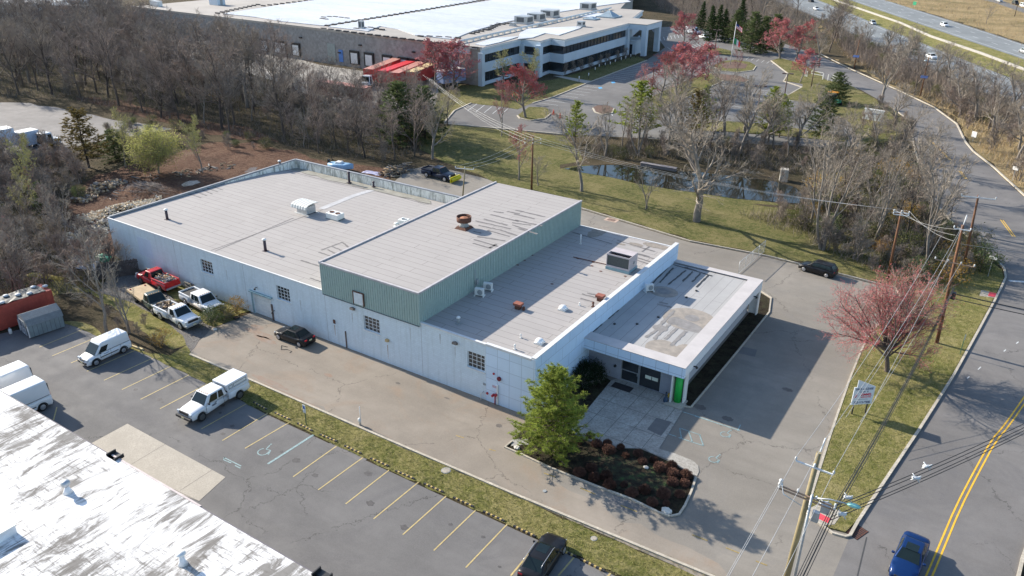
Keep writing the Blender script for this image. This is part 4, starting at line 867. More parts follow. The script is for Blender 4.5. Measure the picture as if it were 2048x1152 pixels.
mb = MB(); mb.lathe((0, 0, 0), [(.3, 0), (.18, .25), (.14, .75)], 14); mb.build('stalk', M('painted_roof_white', (.75, .76, .78), .6), t); mb = MB(); mb.lathe((0, 0, .72), [(.14, 0), (.28, .04), (.27, .12), (.05, .2)], 16); mb.build('cap', m_wmet, t)
c0 = g(-8, 1070, 5.0); t = thing('roof_hatch', 'white boxy roof hatch cut by the left edge of the picture', 'roof hatch', (c0.x, c0.y, 5.0)); MB().b2(-1.2, .9, -.8, .8, 0, .55).build('curb', M('painted_roof_white', (.75, .76, .78), .6), t); MB().b2(-1.25, .95, -.85, .85, .55, .65).build('lid', m_wmet, t)

# ------------------------------------------------------------------ warehouse / office complex
C0 = g(962, 94.5, 9.3); L0 = g(262, 12, 9.3); E_ = Vector((-.033, .9995, 0)); N_ = Vector((.9995, .033, 0))
def W_(a, o): p = C0+E_*a+N_*o; return (p.x, p.y)
wh = thing('distribution_warehouse', 'huge flat warehouse with two-storey glazed office front beyond the trees', 'warehouse', (-150, 220, 0))
def WB(mb, name, m, parent=None, **k): return mb.build(name, m, parent or wh, world=True, **k)
m_tilt = M('stone_grey_wall', (.37, .35, .325), .9, var=.12, scale=.4, fine=(1.2, .72), bump=.5)
m_ofw = M('office_white_wall', (.55, .63, .70), .7, var=.07, scale=.3)
LV = (Vector((L0.x, L0.y))-Vector((C0.x, C0.y))); LN = LV.normalized()
back = 150
plan = [(C0.x, C0.y), (L0.x, L0.y), (L0.x, L0.y+back), (C0.x-30, C0.y+back)] + [W_(100, -4)]
mb = MB(); mb.prism([(C0.x-.3, C0.y)]+plan[1:4]+[W_(100, -8), W_(100, -1), W_(3, -1), W_(0, -.3)], 0, 8.7); whw = WB(mb, 'wall', m_tilt)
mb = MB(); mb.prism([(C0.x-.2, C0.y-.1), (L0.x-.1, L0.y-.1), (L0.x-.1, L0.y+.5), (C0.x-.2, C0.y+.5)], 8.7, 9.3); WB(mb, 'parapet', M('parapet_tan', (.42, .37, .31)))
off_pl = [(.3, 0), (19, 0), (18.3, 6.2), (24.6, 5.8), (24, 10.2), (65, 10.3), (65, 6), (78, 6), (99.8, .2), (99.8, -8), (.3, -8)]
def grow(pl, d):
    c = (50, -2); out = []
    for a, o in pl: out.append((a+(d if a > 60 else -d if a < 5 else 0), o+(d if o > -5 else 0)))
    return out
for z0, z1, d_, m, nm in ((0, .8, 0, m_ofw, 'base_course'), (.8, 3.1, -.25, m_glass, 'lower_glazing'), (3.1, 5.4, 0, m_ofw, 'spandrel'), (5.4, 7.4, -.25, m_glass, 'upper_glazing'), (7.4, 8.7, .15, m_ofw, 'fascia')):
    mb = MB(); mb.prism([W_(a, o) for a, o in grow(off_pl, d_)], z0+.002, z1); WB(mb, nm, m)
mb = MB(); mb.prism([W_(a, o) for a, o in grow(off_pl, .35)], 8.7, 9.0); WB(mb, 'cornice', m_wmet)
m_wroof = M('warehouse_roof', (.34, .315, .29), .9, var=.12, scale=.1)
mb = MB(); mb.prism([W_(a, o) for a, o in grow(off_pl, .1)], 9.0, 9.12); mb.prism([(L0.x+.5, L0.y+.5)]+[(L0.x+.5, L0.y+back), (C0.x-30, C0.y+back)]+[W_(100, -8), W_(0, -8), (C0.x-8, C0.y+.5)], 8.701, 9.121); WB(mb, 'roof', m_wroof)
# white mullion breaks in the glazing
mb = MB()
for a in [2*k for k in range(1, 9)]: p = W_(a, -.2); mb.box((p[0], p[1], 4.1), (.12, .08, 6.6))
for a in [24+2.05*k for k in range(1, 20)]: p = W_(a, 10.08); mb.box((p[0], p[1], 4.1), (.12, .08, 6.6))
WB(mb, 'mullion', M('mullion_dark', (.07, .08, .09)))
for a, o, s in ((0, .1, 1.2), (18.9, .6, 1.3), (18.5, 5.8, 1.5), (64.6, 10.2, 1.6)):
    p = W_(a, o); mb = MB(); mb.box((p[0], p[1], 4.0), (s, s, 8.0)); WB(mb, 'pilaster', m_ofw)
mb = MB(); mb.prism([W_(65, 10.3), W_(65, 16.3), W_(77, 16.3), W_(77.5, 6), W_(65, 6)], 7.4, 9.0); WB(mb, 'portico_canopy', m_ofw)
mb = MB(); mb.prism([W_(64.8, 10.3), W_(64.8, 16.5), W_(77.3, 16.5), W_(77.7, 6), W_(64.8, 6)], 9.001, 9.125); WB(mb, 'portico_roof', m_wroof)
for a, o in ((65.8, 15.5), (76.2, 15.5), (71, 8)):
    p = W_(a, o); mb = MB(); mb.box((p[0], p[1], 3.7), (1.5, 1.5, 7.4)); WB(mb, 'portico_column', m_ofw)
mb = MB(); mb.prism([W_(66.5, 6), W_(66.5, 12.5), W_(73, 12.5), W_(73, 6)], 0, 3.9); mb.prism([W_(66.2, 6), W_(66.2, 12.9), W_(73.3, 12.9), W_(73.3, 6)], 3.9, 4.2); eb = WB(mb, 'entrance_block', m_ofw)
mb = MB(); mb.prism([W_(66.35, 7.5), W_(66.35, 11.5), W_(66.6, 11.5), W_(66.6, 7.5)], 0, 2.9); WB(mb, 'entrance_door', m_glass, eb)
# small lettering over the portico
# photovoltaic field
def pv():
    b = NB('solar_field'); v = b.coord((1, 1, 1), (0, 0, .05)); br = b.n('ShaderNodeTexBrick', offset=0); b.link(v, br.inputs['Vector']); br.inputs['Scale'].default_value = 1
    br.inputs['Brick Width'].default_value = 2.0; br.inputs['Row Height'].default_value = 1.0; br.inputs['Mortar Size'].default_value = .07
    for i, c in (('Color1', (.56, .565, .58)), ('Color2', (.46, .475, .50)), ('Mortar', (.25, .29, .35))): br.inputs[i].default_value = c+(1,)  # pale panel colours have the bright sky's reflection painted in
    n = b.noise(b.coord((.3, 1, 1)), .05, 4); c = b.mix(b.ramp(n, [(.35, 0), (.65, .7)]), br.outputs[0], (.70, .71, .73)); return b.done(c, .45, 0, .35)
m_pv = pv()
mb = MB()
mb.prism(P2((446, 27), (512, 34), (560, 42), (646, 51), (960, 1), (660, -4), (640, -2), z=9.3), 9.14, 9.32)
mb.prism(P2((656, 53), (700, 58), (735, 62), (760, 52), (795, 58), (830, 70), (905, 78), (945, 62), (1010, 44), (1080, 30), (1180, 14), (1262, 3), (1180, -30), (985, 0), z=9.3), 9.14, 9.32)
mb.prism(P2((980, -2), (1180, -32), (1300, -20), (1250, -60), (800, -45), (670, -6), (962, -2), z=9.3), 9.14, 9.32)
WB(mb, 'solar_field', m_pv)
for q_ in (((1035, 78), (1040, 66), (1055, 57), (1165, 52), (1160, 56), (1118, 70), (1090, 66), (1065, 75)), ((950, 88), (985, 76), (1040, 72), (1000, 84), (970, 91)), ((1153, 33), (1182, 25), (1220, 28), (1188, 34))): mb = MB(); mb.prism(P2(*q_, z=9.3), 9.15, 9.3); WB(mb, 'small_solar_array', m_pv)
mb = MB(); m_ped = M('dark_curb', (.07, .065, .065))
for a, b in (((648, 52), (985, -3)), ((641, 35), (665, 33)), ((665, 33), (700, 37)), ((641, 37), (655, 39)), ((705, 58), (735, 54)), ((735, 54), (770, 60)), ((832, 72), (850, 72)), ((850, 72), (925, 76)), ((940, 68), (975, 58)), ((975, 60), (1000, 46)), ((980, 52), (1030, 44)), ((640, 56), (960, 96)), ((430, 27), (520, 8)), ((520, 12), (640, -2))):
    A = g(*a, 9.3); C_ = g(*b, 9.3); k = int((A-C_).length/3)+1
    for i in range(k): p = A.lerp(C_, (i+.5)/k); mb.box((p.x, p.y, 9.3), (1.6, .7, .35))
WB(mb, 'ballast_block', m_ped)
mb = MB(); A = g(918, 86, 9.3); C_ = g(1222, 18, 9.3); mb.tube([(A.x, A.y, 9.7), (C_.x, C_.y, 9.7)], .28, 8); k = 30
for i in range(k): p = A.lerp(C_, i/k); mb.box((p.x, p.y, 9.35), (.8, .5, .5))
WB(mb, 'roof_pipe', m_wmet)
for px, rx_, h in (((1218, 34), 5, 1.6), ((1183, 39), 3.2, .6)):
    c0 = g(*px, 9.1); mb = MB(); mb.box((c0.x, c0.y, 9.3), (rx_*1.25, rx_*1.25, .35)); mb.box((c0.x, c0.y, 9.4+h/2), (rx_, rx_, h), taper=.15); WB(mb, 'skylight', M('skylight_blue', (.28, .35, .4), .3))
def rtu(px, w, label, h=2.2):
    c0 = g(*px, 9.12); t = thing('rooftop_unit', label, 'air conditioner', (c0.x, c0.y, 9.12), .0, 'air conditioners on the warehouse roof')
    MB().b2(-w/2, w/2, -w/2, w/2, .3, h).b2(-w/2-.15, w/2+.15, -w/2-.15, w/2+.15, 0, .3).build('cabinet', m_gal, t)
    MB().b2(-w*.3, w*.3, -w/2-.04, -w/2+.02, .6, h-.3).b2(w/2-.02, w/2+.04, -w*.35, w*.35, .6, h-.3).build('intake_grille', M('grille_dark', (.1, .11, .12)), t)
rtu((1048, 47), 4.2, 'grey boxy rooftop unit, nearest of the row of three on the warehouse'); rtu((1073, 41), 4.2, 'grey boxy rooftop unit, middle of the row of three on the warehouse'); rtu((1100, 34), 4.4, 'grey boxy rooftop unit, farthest of the row of three on the warehouse'); rtu((1176, 19), 4.2, 'grey boxy rooftop unit standing alone farther back on the warehouse')
rtu((1162, 53), 1.8, 'small white box beside the small solar array on the warehouse', 1.5); rtu((1026, 52), 1.4, 'small blue grey unit beside the white vent stacks on the warehouse', 1.0); rtu((723, 58), 1.2, 'narrow grey box near the long wall on the warehouse roof', 2.2)
# loading side: dock doors along the long wall
def onwall(px):
    A = Vector((C0.x, C0.y-.05, 0)); nrm = Vector((-LN.y, LN.x, 0)); d_ = FW*FPX+RT*(px[0]-1024)-UP*(px[1]-576); t_ = (A-Vector((0, 0, CH))).dot(nrm)/d_.dot(nrm); return Vector((0, 0, CH))+d_*t_
ang = math.atan2(LN.y, LN.x)
for px, blue in (((556, 92), 0), ((566, 95), 0), ((594, 107), 0), ((711, 126), 0), ((740, 129), 0), ((776, 133), 0), ((808, 137), 0), ((830, 140), 0), ((530, 90), 0)):
    A = onwall(px); z = 1.2
    mb = MB(); mb.box((A.x, A.y-.2, z+1.5), (3.4, .4, 3.6), rz=ang); dk = WB(mb, 'dock_seal', m_black)
    mb = MB(); mb.box((A.x, A.y-.42, z+1.3), (2.4, .06, 2.8), rz=ang); WB(mb, 'dock_door', m_wmet, dk)
A = onwall((683, 120)); mb = MB(); mb.box((A.x, A.y-.08, 2.6), (1.5, .15, 3.2), rz=ang); WB(mb, 'blue_door', M('door_blue', (.12, .26, .6)))
A = onwall((664, 112)); mb = MB(); mb.box((A.x, A.y-.05, 3), (3, .08, 5), rz=ang); WB(mb, 'wall_panel', M('panel_green_grey', (.33, .36, .33)))
for px in ((602, 75), (721, 90), (680, 105), (828, 104)):
    A = onwall(px); mb = MB(); mb.box((A.x, A.y-.2, A.z), (.9, .5, .3)); WB(mb, 'wall_lamp', m_black)
b2 = thing('far_white_building', 'pale flat-roofed building at the top left beyond the woods', 'building', (-380, 300, 0))
mb = MB(); mb.prism(P2((-60, 8), (210, 12), (130, 6), (228, -2), (200, -20), (-80, -20), z=6), 0, 6); mb.build('wall', m_ofw, b2, world=True)
mb = MB(); mb.prism(P2((-60, 4), (60, 8), (126, 12), (122, 4), (228, -2), (200, -22), (-80, -22), z=6.2), 6.0, 6.4); mb.build('roof', M('far_white_roof', (.75, .78, .8), .6), b2, world=True)
# ------------------------------------------------------------------ vehicles
m_tyre = M('tyre_rubber', (.02, .02, .02), .85, var=.2, scale=6)
m_rim = M('rim_silver', (.5, .5, .52), .3, .7, var=.1)
m_rimd = M('rim_steel_dark', (.12, .12, .12), .5, .4, var=.1)
m_trim = M('black_trim', (.025, .025, .028), .55, var=.2)
m_hlamp = M('headlamp_glass', (.65, .68, .7), .12, .2, var=.1)
m_tlamp = M('tail_lamp_red', (.45, .015, .02), .2, var=.1)
m_plate = M('plate_yellowish', (.65, .6, .35), .5, var=.1)
m_glassc = M('car_glass', (.010, .018, .019), .08, var=.2, scale=1, spec=.45)
def paint(n, c, metal=.0): return M('car_paint_'+n, c, .35, metal, var=.04, scale=.8, coat=.3 if c[0] < .1 else .9, spec=.2 if c[0] < .1 else .5)
P_white = paint('white', (.74, .75, .76)); P_black = paint('black', (.012, .012, .014)); P_blue = paint('blue', (.006, .030, .12), .3); P_red = paint('red', (.50, .012, .02)); P_dgreen = paint('dark_green', (.035, .055, .05)); P_silver = paint('silver', (.45, .46, .47), .4); P_navy = paint('navy', (.012, .02, .045))
def loft(st, arches, zb, Ra, extra=()):
    """st: (x, ztop, halfwidth). arches: wheel x. returns body mesh builder"""
    mb = MB(); xs = sorted(set([round(s[0], 3) for s in st]+[round(a+Ra*k/5, 3) for a in arches for k in range(-5, 6) if st[0][0] < a+Ra*k/5 < st[-1][0]]))
    def ip(x, i):
        for p, q in zip(st, st[1:]):
            if p[0] <= x <= q[0]+1e-9:
                t = (x-p[0])/(q[0]-p[0]) if q[0] > p[0] else 0; return p[i]+(q[i]-p[i])*t
        return st[-1][i]
    rings = []
    for x in xs:
        zt, w = ip(x, 1), ip(x, 2); zl = zb+(.1 if x in (xs[0], xs[-1]) else 0)
        for a in arches:
            if abs(x-a) < Ra: zl = max(zl, WR+math.sqrt(max(0, Ra*Ra-(x-a)**2))*.98)
        zl = min(zl, zt-.08); mid = zl+(zt-zl)*.45
        sec = [(0, zt), (w*.55, zt-.01), (w*.86, zt-.045), (w*.965, zt-.13 if zt-.13 > mid else (zt+mid)/2), (w, mid), (w*.985, zl+(mid-zl)*.3), (w*.95, zl), (0, zl)]
        rings.append([(x, y, z) for y, z in sec]+[(x, -y, z) for y, z in sec[-2:0:-1]])
    n = len(rings[0])
    for r in rings: mb.v += r
    for i in range(len(rings)-1):
        for k in range(n):
            k2 = (k+1) % n; mb.face((i*n+k, i*n+k2, (i+1)*n+k2, (i+1)*n+k), True)
    mb.face(range(n-1, -1, -1)); mb.face([(len(rings)-1)*n+k for k in range(n)]); return mb
WR = .34
def wheel(t, x, y, r, w, rim):
    mb = MB(); s = 1 if y > 0 else -1
    prof = [(r*.62, -w/2), (r*.93, -w/2), (r, -w*.32), (r, w*.32), (r*.93, w/2), (r*.62, w/2)]
    mb.lathe((0, 0, 0), prof, 22); mb.xf(Matrix.Translation((x, y, r)) @ Matrix.Rotation(-s*PI/2, 4, 'X')); wh_ = mb.build('wheel', m_tyre, t)
    mb = MB(); mb.lathe((0, 0, 0), [(r*.66, w*.42), (r*.66, w*.54), (r*.52, w*.515), (r*.2, w*.505), (r*.16, w*.56)], 20)
    for k in range(5):
        a = 2*PI*k/5; mb.box((math.cos(a)*r*.38, math.sin(a)*r*.38, w*.52), (r*.42, r*.13, w*.1), rz=a)
    mb.xf(Matrix.Translation((x, y, r)) @ Matrix.Rotation(-s*PI/2, 4, 'X')); mb.build('rim', rim, wh_)
def bil(q, u, v): return q[0]*(1-u)*(1-v)+q[1]*u*(1-v)+q[2]*u*v+q[3]*(1-u)*v
def pan(mb, q, u0, u1, v0, v1, t1=.014): mb.panel(bil(q, u0, v0), bil(q, u1, v0), bil(q, u1, v1), bil(q, u0, v1), -.02, t1)
def cabin(t, m, x0, x1, X0, X1, zb, zt, wb, wt, sidew, bev=.07, ws=True, rw=True, crown=.03, wsv=(.06, .93), glass=None, sv=(.12, .88)):
    """front base x0, rear base x1 (x0>x1, front is +x); top front X0, top rear X1"""
    glass = glass or m_glassc
    b = {(i, s): Vector((x, s*wb, zb)) for i, x in ((0, x0), (1, x1)) for s in (1, -1)}; T = {(i, s): Vector((x, s*wt, zt)) for i, x in ((0, X0), (1, X1)) for s in (1, -1)}
    mb = MB(); mb.add([b[0, 1], b[0, -1], b[1, -1], b[1, 1], T[0, 1], T[0, -1], T[1, -1], T[1, 1]], [(3, 2, 1, 0), (4, 5, 6, 7), (0, 1, 5, 4), (1, 2, 6, 5), (2, 3, 7, 6), (3, 0, 4, 7)])
    mb.f = [tuple(reversed(f)) for f in mb.f]; o = mb.build('cabin', m, t, bevel=bev, seg=3)
    for p in o.data.polygons: p.use_smooth = True
    if ws:
        w = MB(); pan(w, [b[0, -1], b[0, 1], T[0, 1], T[0, -1]], .06, .94, wsv[0], wsv[1]); w.build('windscreen', glass, o)
    if rw:
        w = MB(); pan(w, [b[1, 1], b[1, -1], T[1, -1], T[1, 1]], .08, .92, .12, .9); w.build('rear_window', glass, o)
    for s in (1, -1):
        q = [b[1, 1], b[0, 1], T[0, 1], T[1, 1]] if s > 0 else [b[0, -1], b[1, -1], T[1, -1], T[0, -1]]
        for u0, u1 in sidew:
            if s > 0: q = [b[0, 1], b[1, 1], T[1, 1], T[0, 1]]; w = MB(); w.panel(*[bil(q, *c) for c in ((u1, sv[0]), (u0, sv[0]), (u0, sv[1]), (u1, sv[1]))], -.02, .014)
            else: w = MB(); q = [b[0, -1], b[1, -1], T[1, -1], T[0, -1]]; w.panel(*[bil(q, *c) for c in ((u0, sv[0]), (u1, sv[0]), (u1, sv[1]), (u0, sv[1]))], -.02, .014)
            w.build('side_window', glass, o)
    return o
def mirrors(t, x, w, z, m):
    for s in (1, -1): mb = MB(); mb.box((x, s*(w+.13), z), (.14, .2, .15)); mb.build('wing_mirror', m, t, bevel=.03)
def lamps(t, xf, xr, w, zf, zr, hw=.36, hh=.15, rw=.22, rh=.2, fx=.12, rx=.1, th=None):
    for s in (1, -1):
        mb = MB(); mb.box((xf, s*(w-hw/2), zf), (fx, hw, hh)); mb.build('headlight', m_hlamp, t, bevel=.02)
        mb = MB(); mb.box((xr, s*(w-rw/2), zr), (rx, rw, rh)); mb.build('tail_light', m_tlamp, t, bevel=.015)
def setup(px_a, px_b, lc=None, flip=False):
    """pose from two ground pixels: rear and front of one side or the centre line"""
    A = g(*px_a); Bq = g(*px_b); d = Bq-A; return (A+Bq)/2, math.atan2(d.y, d.x), d.length
def sedan(name, label, cat, loc, rz, m, L=4.5, W=1.78, H=1.43, kind='sedan', roofpanel=None, rim=None, plate=True, group=None, rack=False):
    global WR
    WR = .32; hw = W/2; t = thing(name, label, cat, (loc[0], loc[1], loc[2] if len(loc) > 2 else .03), rz, group)
    f, r = L/2, -L/2; bz = .92
    if kind == 'suv': bz = 1.0
    if kind == 'sedan': st = [(r, .6, hw*.78), (r+.06, .86, hw*.86), (r+.2, .97, hw*.93), (r+.75, 1.0, hw*.99), (r+1.5, bz, hw), (f-1.5, bz, hw), (f-1.1, .90, hw*.99), (f-.5, .80, hw*.94), (f-.12, .68, hw*.82), (f, .52, hw*.66)]
    else: st = [(r, .62, hw*.82), (r+.05, .95, hw*.88), (r+.25, 1.0, hw*.96), (r+1.2, bz+.02, hw), (f-1.4, bz, hw), (f-1.05, bz-.03, hw*.99), (f-.45, .84, hw*.94), (f-.1, .70, hw*.84), (f, .52, hw*.68)]
    a = [r+.82, f-.82]; mb = loft(st[::1], a, .2, .37); body = mb.build('body', m, t)
    for x in a:
        for s in (1, -1): wheel(t, x, s*(hw-.12), .32, .22, rim or m_rim)
    if kind == 'sedan': cabin(t, m, f-1.2, r+.62, f-1.95, r+1.3, bz-.05, H, hw*.92, hw*.70, [(.13, .47), (.5, .80)])
    elif kind == 'coupe': cabin(t, m, f-1.35, r+.45, f-2.1, r+1.25, bz-.05, H, hw*.92, hw*.68, [(.13, .52), (.55, .8)])
    else: cabin(t, m, f-1.15, r+.08, f-1.85, r+.5, bz-.05, H, hw*.93, hw*.74, [(.12, .42), (.45, .70), (.73, .92)])
    mirrors(t, f-1.65, hw*.94, bz+.03, m); lamps(t, f-.2, r+.08, hw*.80, .61, .82, .3, .1, .3, .14, .2, .12)
    MB().box((f-.05, 0, .5), (.12, hw*1.0, .16)).build('grille', m_trim, t, bevel=.02)
    if plate: MB().box((r-.005, 0, .72), (.03, .36, .14)).build('number_plate', m_plate, t)
    if roofpanel: MB().box(((f-1.95+r+1.3)/2+.2, 0, H+.002), (.75, hw*.85, .02)).build('sunroof', m_glassc, t, bevel=.005)
    if rack:
        for s in (1, -1): mb = MB(); mb.tube([(f-1.95, s*hw*.72, H-.02), (f-2.2, s*hw*.72, H+.06), (r+.8, s*hw*.72, H+.06), (r+.55, s*hw*.72, H-.02)], .022, 6); mb.build('roof_rail', m_rim if rack == 2 else m_trim, t)
    return t
def stuff_logs(t, x0, x1, w, z, n, cols, seed):
    r = random.Random(seed); mb = MB()
    for i in range(n):
        mb.m = r.randrange(len(cols)); x = r.uniform(x0+.2, x1-.2); y = r.uniform(-w+.15, w-.15); zz = z+r.uniform(0, .28); a = r.uniform(0, PI); L = r.uniform(.2, .45)
        mb.tube([(x-math.cos(a)*L/2, y-math.sin(a)*L/2, zz), (x+math.cos(a)*L/2, y+math.sin(a)*L/2, zz+r.uniform(-.1, .1))], r.uniform(.05, .11), 6, smooth=False)
    return mb
LOGM = [M('log_bark', (.13, .09, .065), .9, scale=5), M('log_end', (.42, .30, .18), .85, scale=4), M('log_grey', (.25, .23, .21), .9, scale=4)]
def pickup(name, label, loc, rz, m, cab='regular', L=5.9, cap=False, load=None, flat=False, rim=None, dark_bed=False, group=None, lower=None, cat='pickup truck'):
    global WR
    WR = .40; hw = .99; t = thing(name, label, cat, (loc[0], loc[1], loc[2] if len(loc) > 2 else .04), rz, group)
    f, r = L/2, -L/2; bz = 1.22; hood = 1.50; cx = {'regular': 1.35, 'extended': 2.0, 'crew': 2.4}[cab]; cr = f-1.45-cx-.35
    st = [(cr, bz, hw*.985), (f-1.7, bz, hw), (f-1.45, bz+.04, hw*.98), (f-.55, bz-.06, hw*.95), (f-.16, bz-.14, hw*.9), (f-.02, .95, hw*.88)]
    a = [f-1.0]; mb = loft(st, a, .42, .47); body = mb.build('body', m, t)
    # bed
    wx = r+1.15
    if not flat:
        bb = loft([(r, 1.18, hw*.97), (r+.1, 1.24, hw*.985), (cr-.05, 1.24, hw*.985)], [wx], .46, .47)
        bo = bb.build('bed', m, t)
        mb = MB(); mb.b2(r+.09, cr-.12, -hw+.17, hw-.17, 1.2, 1.246); mb.build('bed_floor', m_trim if not load else M('bed_inside', (.2, .19, .18)), bo)
        # raised side rails give the bed its depth
        rl = MB(); rl.b2(r+.02, cr-.08, hw-.17, hw-.03, 1.2, 1.40); rl.b2(r+.02, cr-.08, -hw+.03, -hw+.17, 1.2, 1.40); rl.b2(r, r+.09, -hw+.06, hw-.06, 1.15, 1.40); rl.build('bed_side', m, bo, bevel=.02)
    else:
        mb = MB(); mb.b2(r-.4, cr-.1, -1.1, 1.1, .95, 1.1); mb.b2(r-.4, cr-.1, -1.12, -1.1, .9, 1.16); mb.b2(r-.4, cr-.1, 1.1, 1.12, .9, 1.16); bo = mb.build('flat_bed', M('plywood', (.42, .32, .2), .85, scale=1.5), t)
    if load == 'logs': stuff_logs(t, r+.1, cr-.15, hw-.2, 1.28, 60, LOGM, 5).build('load', LOGM, bo)
    if load == 'scrap':
        mb = stuff_logs(t, r+.1, cr-.15, hw-.2, 1.3, 90, LOGM, 9); mb.build('load', [M('scrap_grey', (.2, .19, .2)), M('scrap_ochre', (.4, .25, .13)), M('scrap_pale', (.4, .38, .35))], bo)
    c = cabin(t, m, f-1.4, cr+.02, f-2.05, cr+.18, bz-.04, 1.93, hw*.93, hw*.76, {'regular': [(.2, .72)], 'extended': [(.17, .56), (.62, .86)], 'crew': [(.16, .5), (.54, .84)]}[cab])
    mb = MB()
    for k in range(5): mb.box((f-2.15, (k-2)*.25, 1.945), (.08, .1, .035))
    mb.build('cab_lamp', M('amber', (.6, .3, .08), .4), c)
    if cap:
        b_ = {}; mb = MB(); mb.b2(r+.02, cr-.03, -hw*.93, hw*.93, 1.40, 2.0); mb.build('truck_cap', m, t, bevel=.09, seg=3)
        for s in (1, -1):
            mb = MB(); yy = s*hw*.93
            for u0, u1 in ((r+.25, r+.75), (r+.85, cr-.75), (cr-.65, cr-.2)): mb.b2(u0, u1, yy-.01, yy+.012*s, 1.52, 1.54) if False else None
            for u0, u1 in ((r+.25, cr-.75), (cr-.65, cr-.25)):
                for z0, z1 in ((1.50, 1.53), (1.80, 1.83)): mb.b2(u0, u1, yy-.01, yy+.012, z0, z1)
                mb.b2(u0, u0+.03, yy-.01, yy+.012, 1.53, 1.80); mb.b2(u1-.03, u1, yy-.01, yy+.012, 1.53, 1.80)
            mb.build('cap_window_frame', m_trim, t)
        mb = MB(); mb.b2(r-.0, r+.02, -.75, .75, 1.5, 1.85); mb.build('cap_rear_window', m_glassc, t)
    for x in (f-1.0, wx):
        for s in (1, -1): wheel(t, x, s*(hw-.14), .40, .27, rim or m_rim)
    mb = MB()
    for s in (1, -1):
        for x in (f-1.5, cr+.45 if cab != 'regular' else cr+.2, cr-.03): mb.b2(x-.01, x+.01, s*hw-.012, s*hw+.004, .55, bz)
        mb.b2(f-2.6, f-2.4, s*hw-.01, s*hw+.02, 1.08, 1.12)
    mb.build('panel_gap', m_trim, t)
    mirrors(t, f-1.75, hw*.97, bz+.12, m_trim)
    lamps(t, f-.06, r+.03, hw*.9, .98, 1.0, .3, .24, .16, .4, .16, .1)
    MB().box((f-.02, 0, 1.0), (.1, 1.15, .28)).build('grille', m_trim, t, bevel=.02)
    MB().box((f+.08, 0, .62), (.22, 1.9, .26)).build('front_bumper', m_trim if cap or m == P_white and cab == 'extended' else m_gal, t, bevel=.04)
    MB().box((r-.06, 0, .62), (.16, 1.8, .2)).build('rear_bumper', m_gal, t, bevel=.03)
    MB().box((f+.2, 0, .66), (.02, .32, .15)).build('number_plate', m_plate, t)
    MB().b2(r+.2, f-.4, -.5, .5, .3, .5).build('chassis', m_trim, t)
    if lower: MB().b2(cr+.0, f-1.5, -hw*1.003, hw*1.003, .5, .72).build('lower_trim', lower, t)
    return t
def van(name, label, loc, rz, L=4.6, W=1.8, H=2.0, big=False, group=None, stripe=True):
    global WR
    WR = .33; hw = W/2; t = thing(name, label, 'van', (loc[0], loc[1], loc[2] if len(loc) > 2 else .03), rz, group); m = P_white
    f, r = L/2, -L/2; bz = 1.05 if not big else 1.2; wr = .33 if not big else .36
    st = [(r, bz, hw*.97), (r+.1, bz+.02, hw), (f-1.15, bz, hw), (f-.9, bz-.02, hw*.98), (f-.35, bz-.16, hw*.92), (f-.05, bz-.32, hw*.82), (f, .6, hw*.7)]
    a = [r+.9, f-.85]; body = loft(st, a, .25, .40).build('body', m, t)
    c = cabin(t, m, f-.85, r+.01, f-1.75, r+.12, bz-.05, H, hw*.975, hw*.86, [(.08, .30)], bev=.13, rw=False, sv=(.1, .62), wsv=(.03, .78))
    MB().b2(r-.012, r+.08, .08, hw*.78, bz+.15, H-.35).b2(r-.012, r+.08, -hw*.78, -.08, bz+.15, H-.35).build('rear_window', m_glassc, c)
    for x in a:
        for s in (1, -1): wheel(t, x, s*(hw-.11), wr, .22, m_rim)
    mb = MB()
    for x in a:
        for s in (1, -1):
            pts = [(x+.42*math.cos(th), s*(hw-.02), wr+.42*math.sin(th)) for th in [PI*k/8 for k in range(9)]]; mb.tube(pts, .045, 6)
    mb.build('wheel_arch_trim', m_trim, t)
    mb = MB()
    for s in (1, -1):
        mb.b2(a[0]+.5, a[1]-.5, s*hw-.015, s*hw+.015, .62, .70); mb.b2(r+.15, f-2.0, s*hw-.03, s*hw+.0, bz+.04, bz+.06)
    mb.build('rubbing_strip', m_trim, t)
    mb = MB()
    for s in (1, -1):
        for x in (f-1.35, f-2.45, f-3.5): mb.b2(x-.008, x+.008, s*hw-.01, s*hw+.004, .35, bz)
    mb.build('panel_gap', m_trim, t)
    mirrors(t, f-1.35, hw*.97, bz+.12, m_trim); lamps(t, f-.16, r+.04, hw*.86, .78, 1.15, .4, .2, .13, .5, .2, .1)
    MB().box((f-.03, 0, .5), (.16, hw*1.5, .22)).build('front_bumper', m_trim, t, bevel=.03); MB().box((f-.06, 0, .74), (.1, .75, .13)).build('grille', m_trim, t, bevel=.02); MB().box((f+.06, 0, .52), (.02, .32, .13)).build('number_plate', m_plate, t)
    MB().b2(r-.04, r+.1, -hw*.92, hw*.92, .3, .52).build('rear_bumper', m_trim, t)
    if stripe:
        mb = MB()
        for s in (1, -1): 
            for k in range(5): mb.b2(f-2.25+k*.11, f-2.25+k*.11+.07, s*hw-.01, s*hw+.006, .84, .9)
        mb.build('door_lettering', M('lettering_blue', (.05, .12, .3)), t)
    return t
def ctr(side_rear, side_front, W, side):
    """centre from wheel contact pixels on one side; side=+1 if that is the car's left (+y local)"""
    A = g(*side_rear); Bq = g(*side_front); d = (Bq-A).normalized(); n = Vector((-d.y, d.x, 0)); c = (A+Bq)/2-n*side*(W/2-.12); return c, math.atan2(d.y, d.x), (Bq-A).length
c, a, wb_ = ctr((248, 706), (194, 731), 1.8, 1); van('compact_van', 'white high-roofed compact delivery van parked in the lot', (c.x, c.y), a, 4.6, 1.8, 2.02)
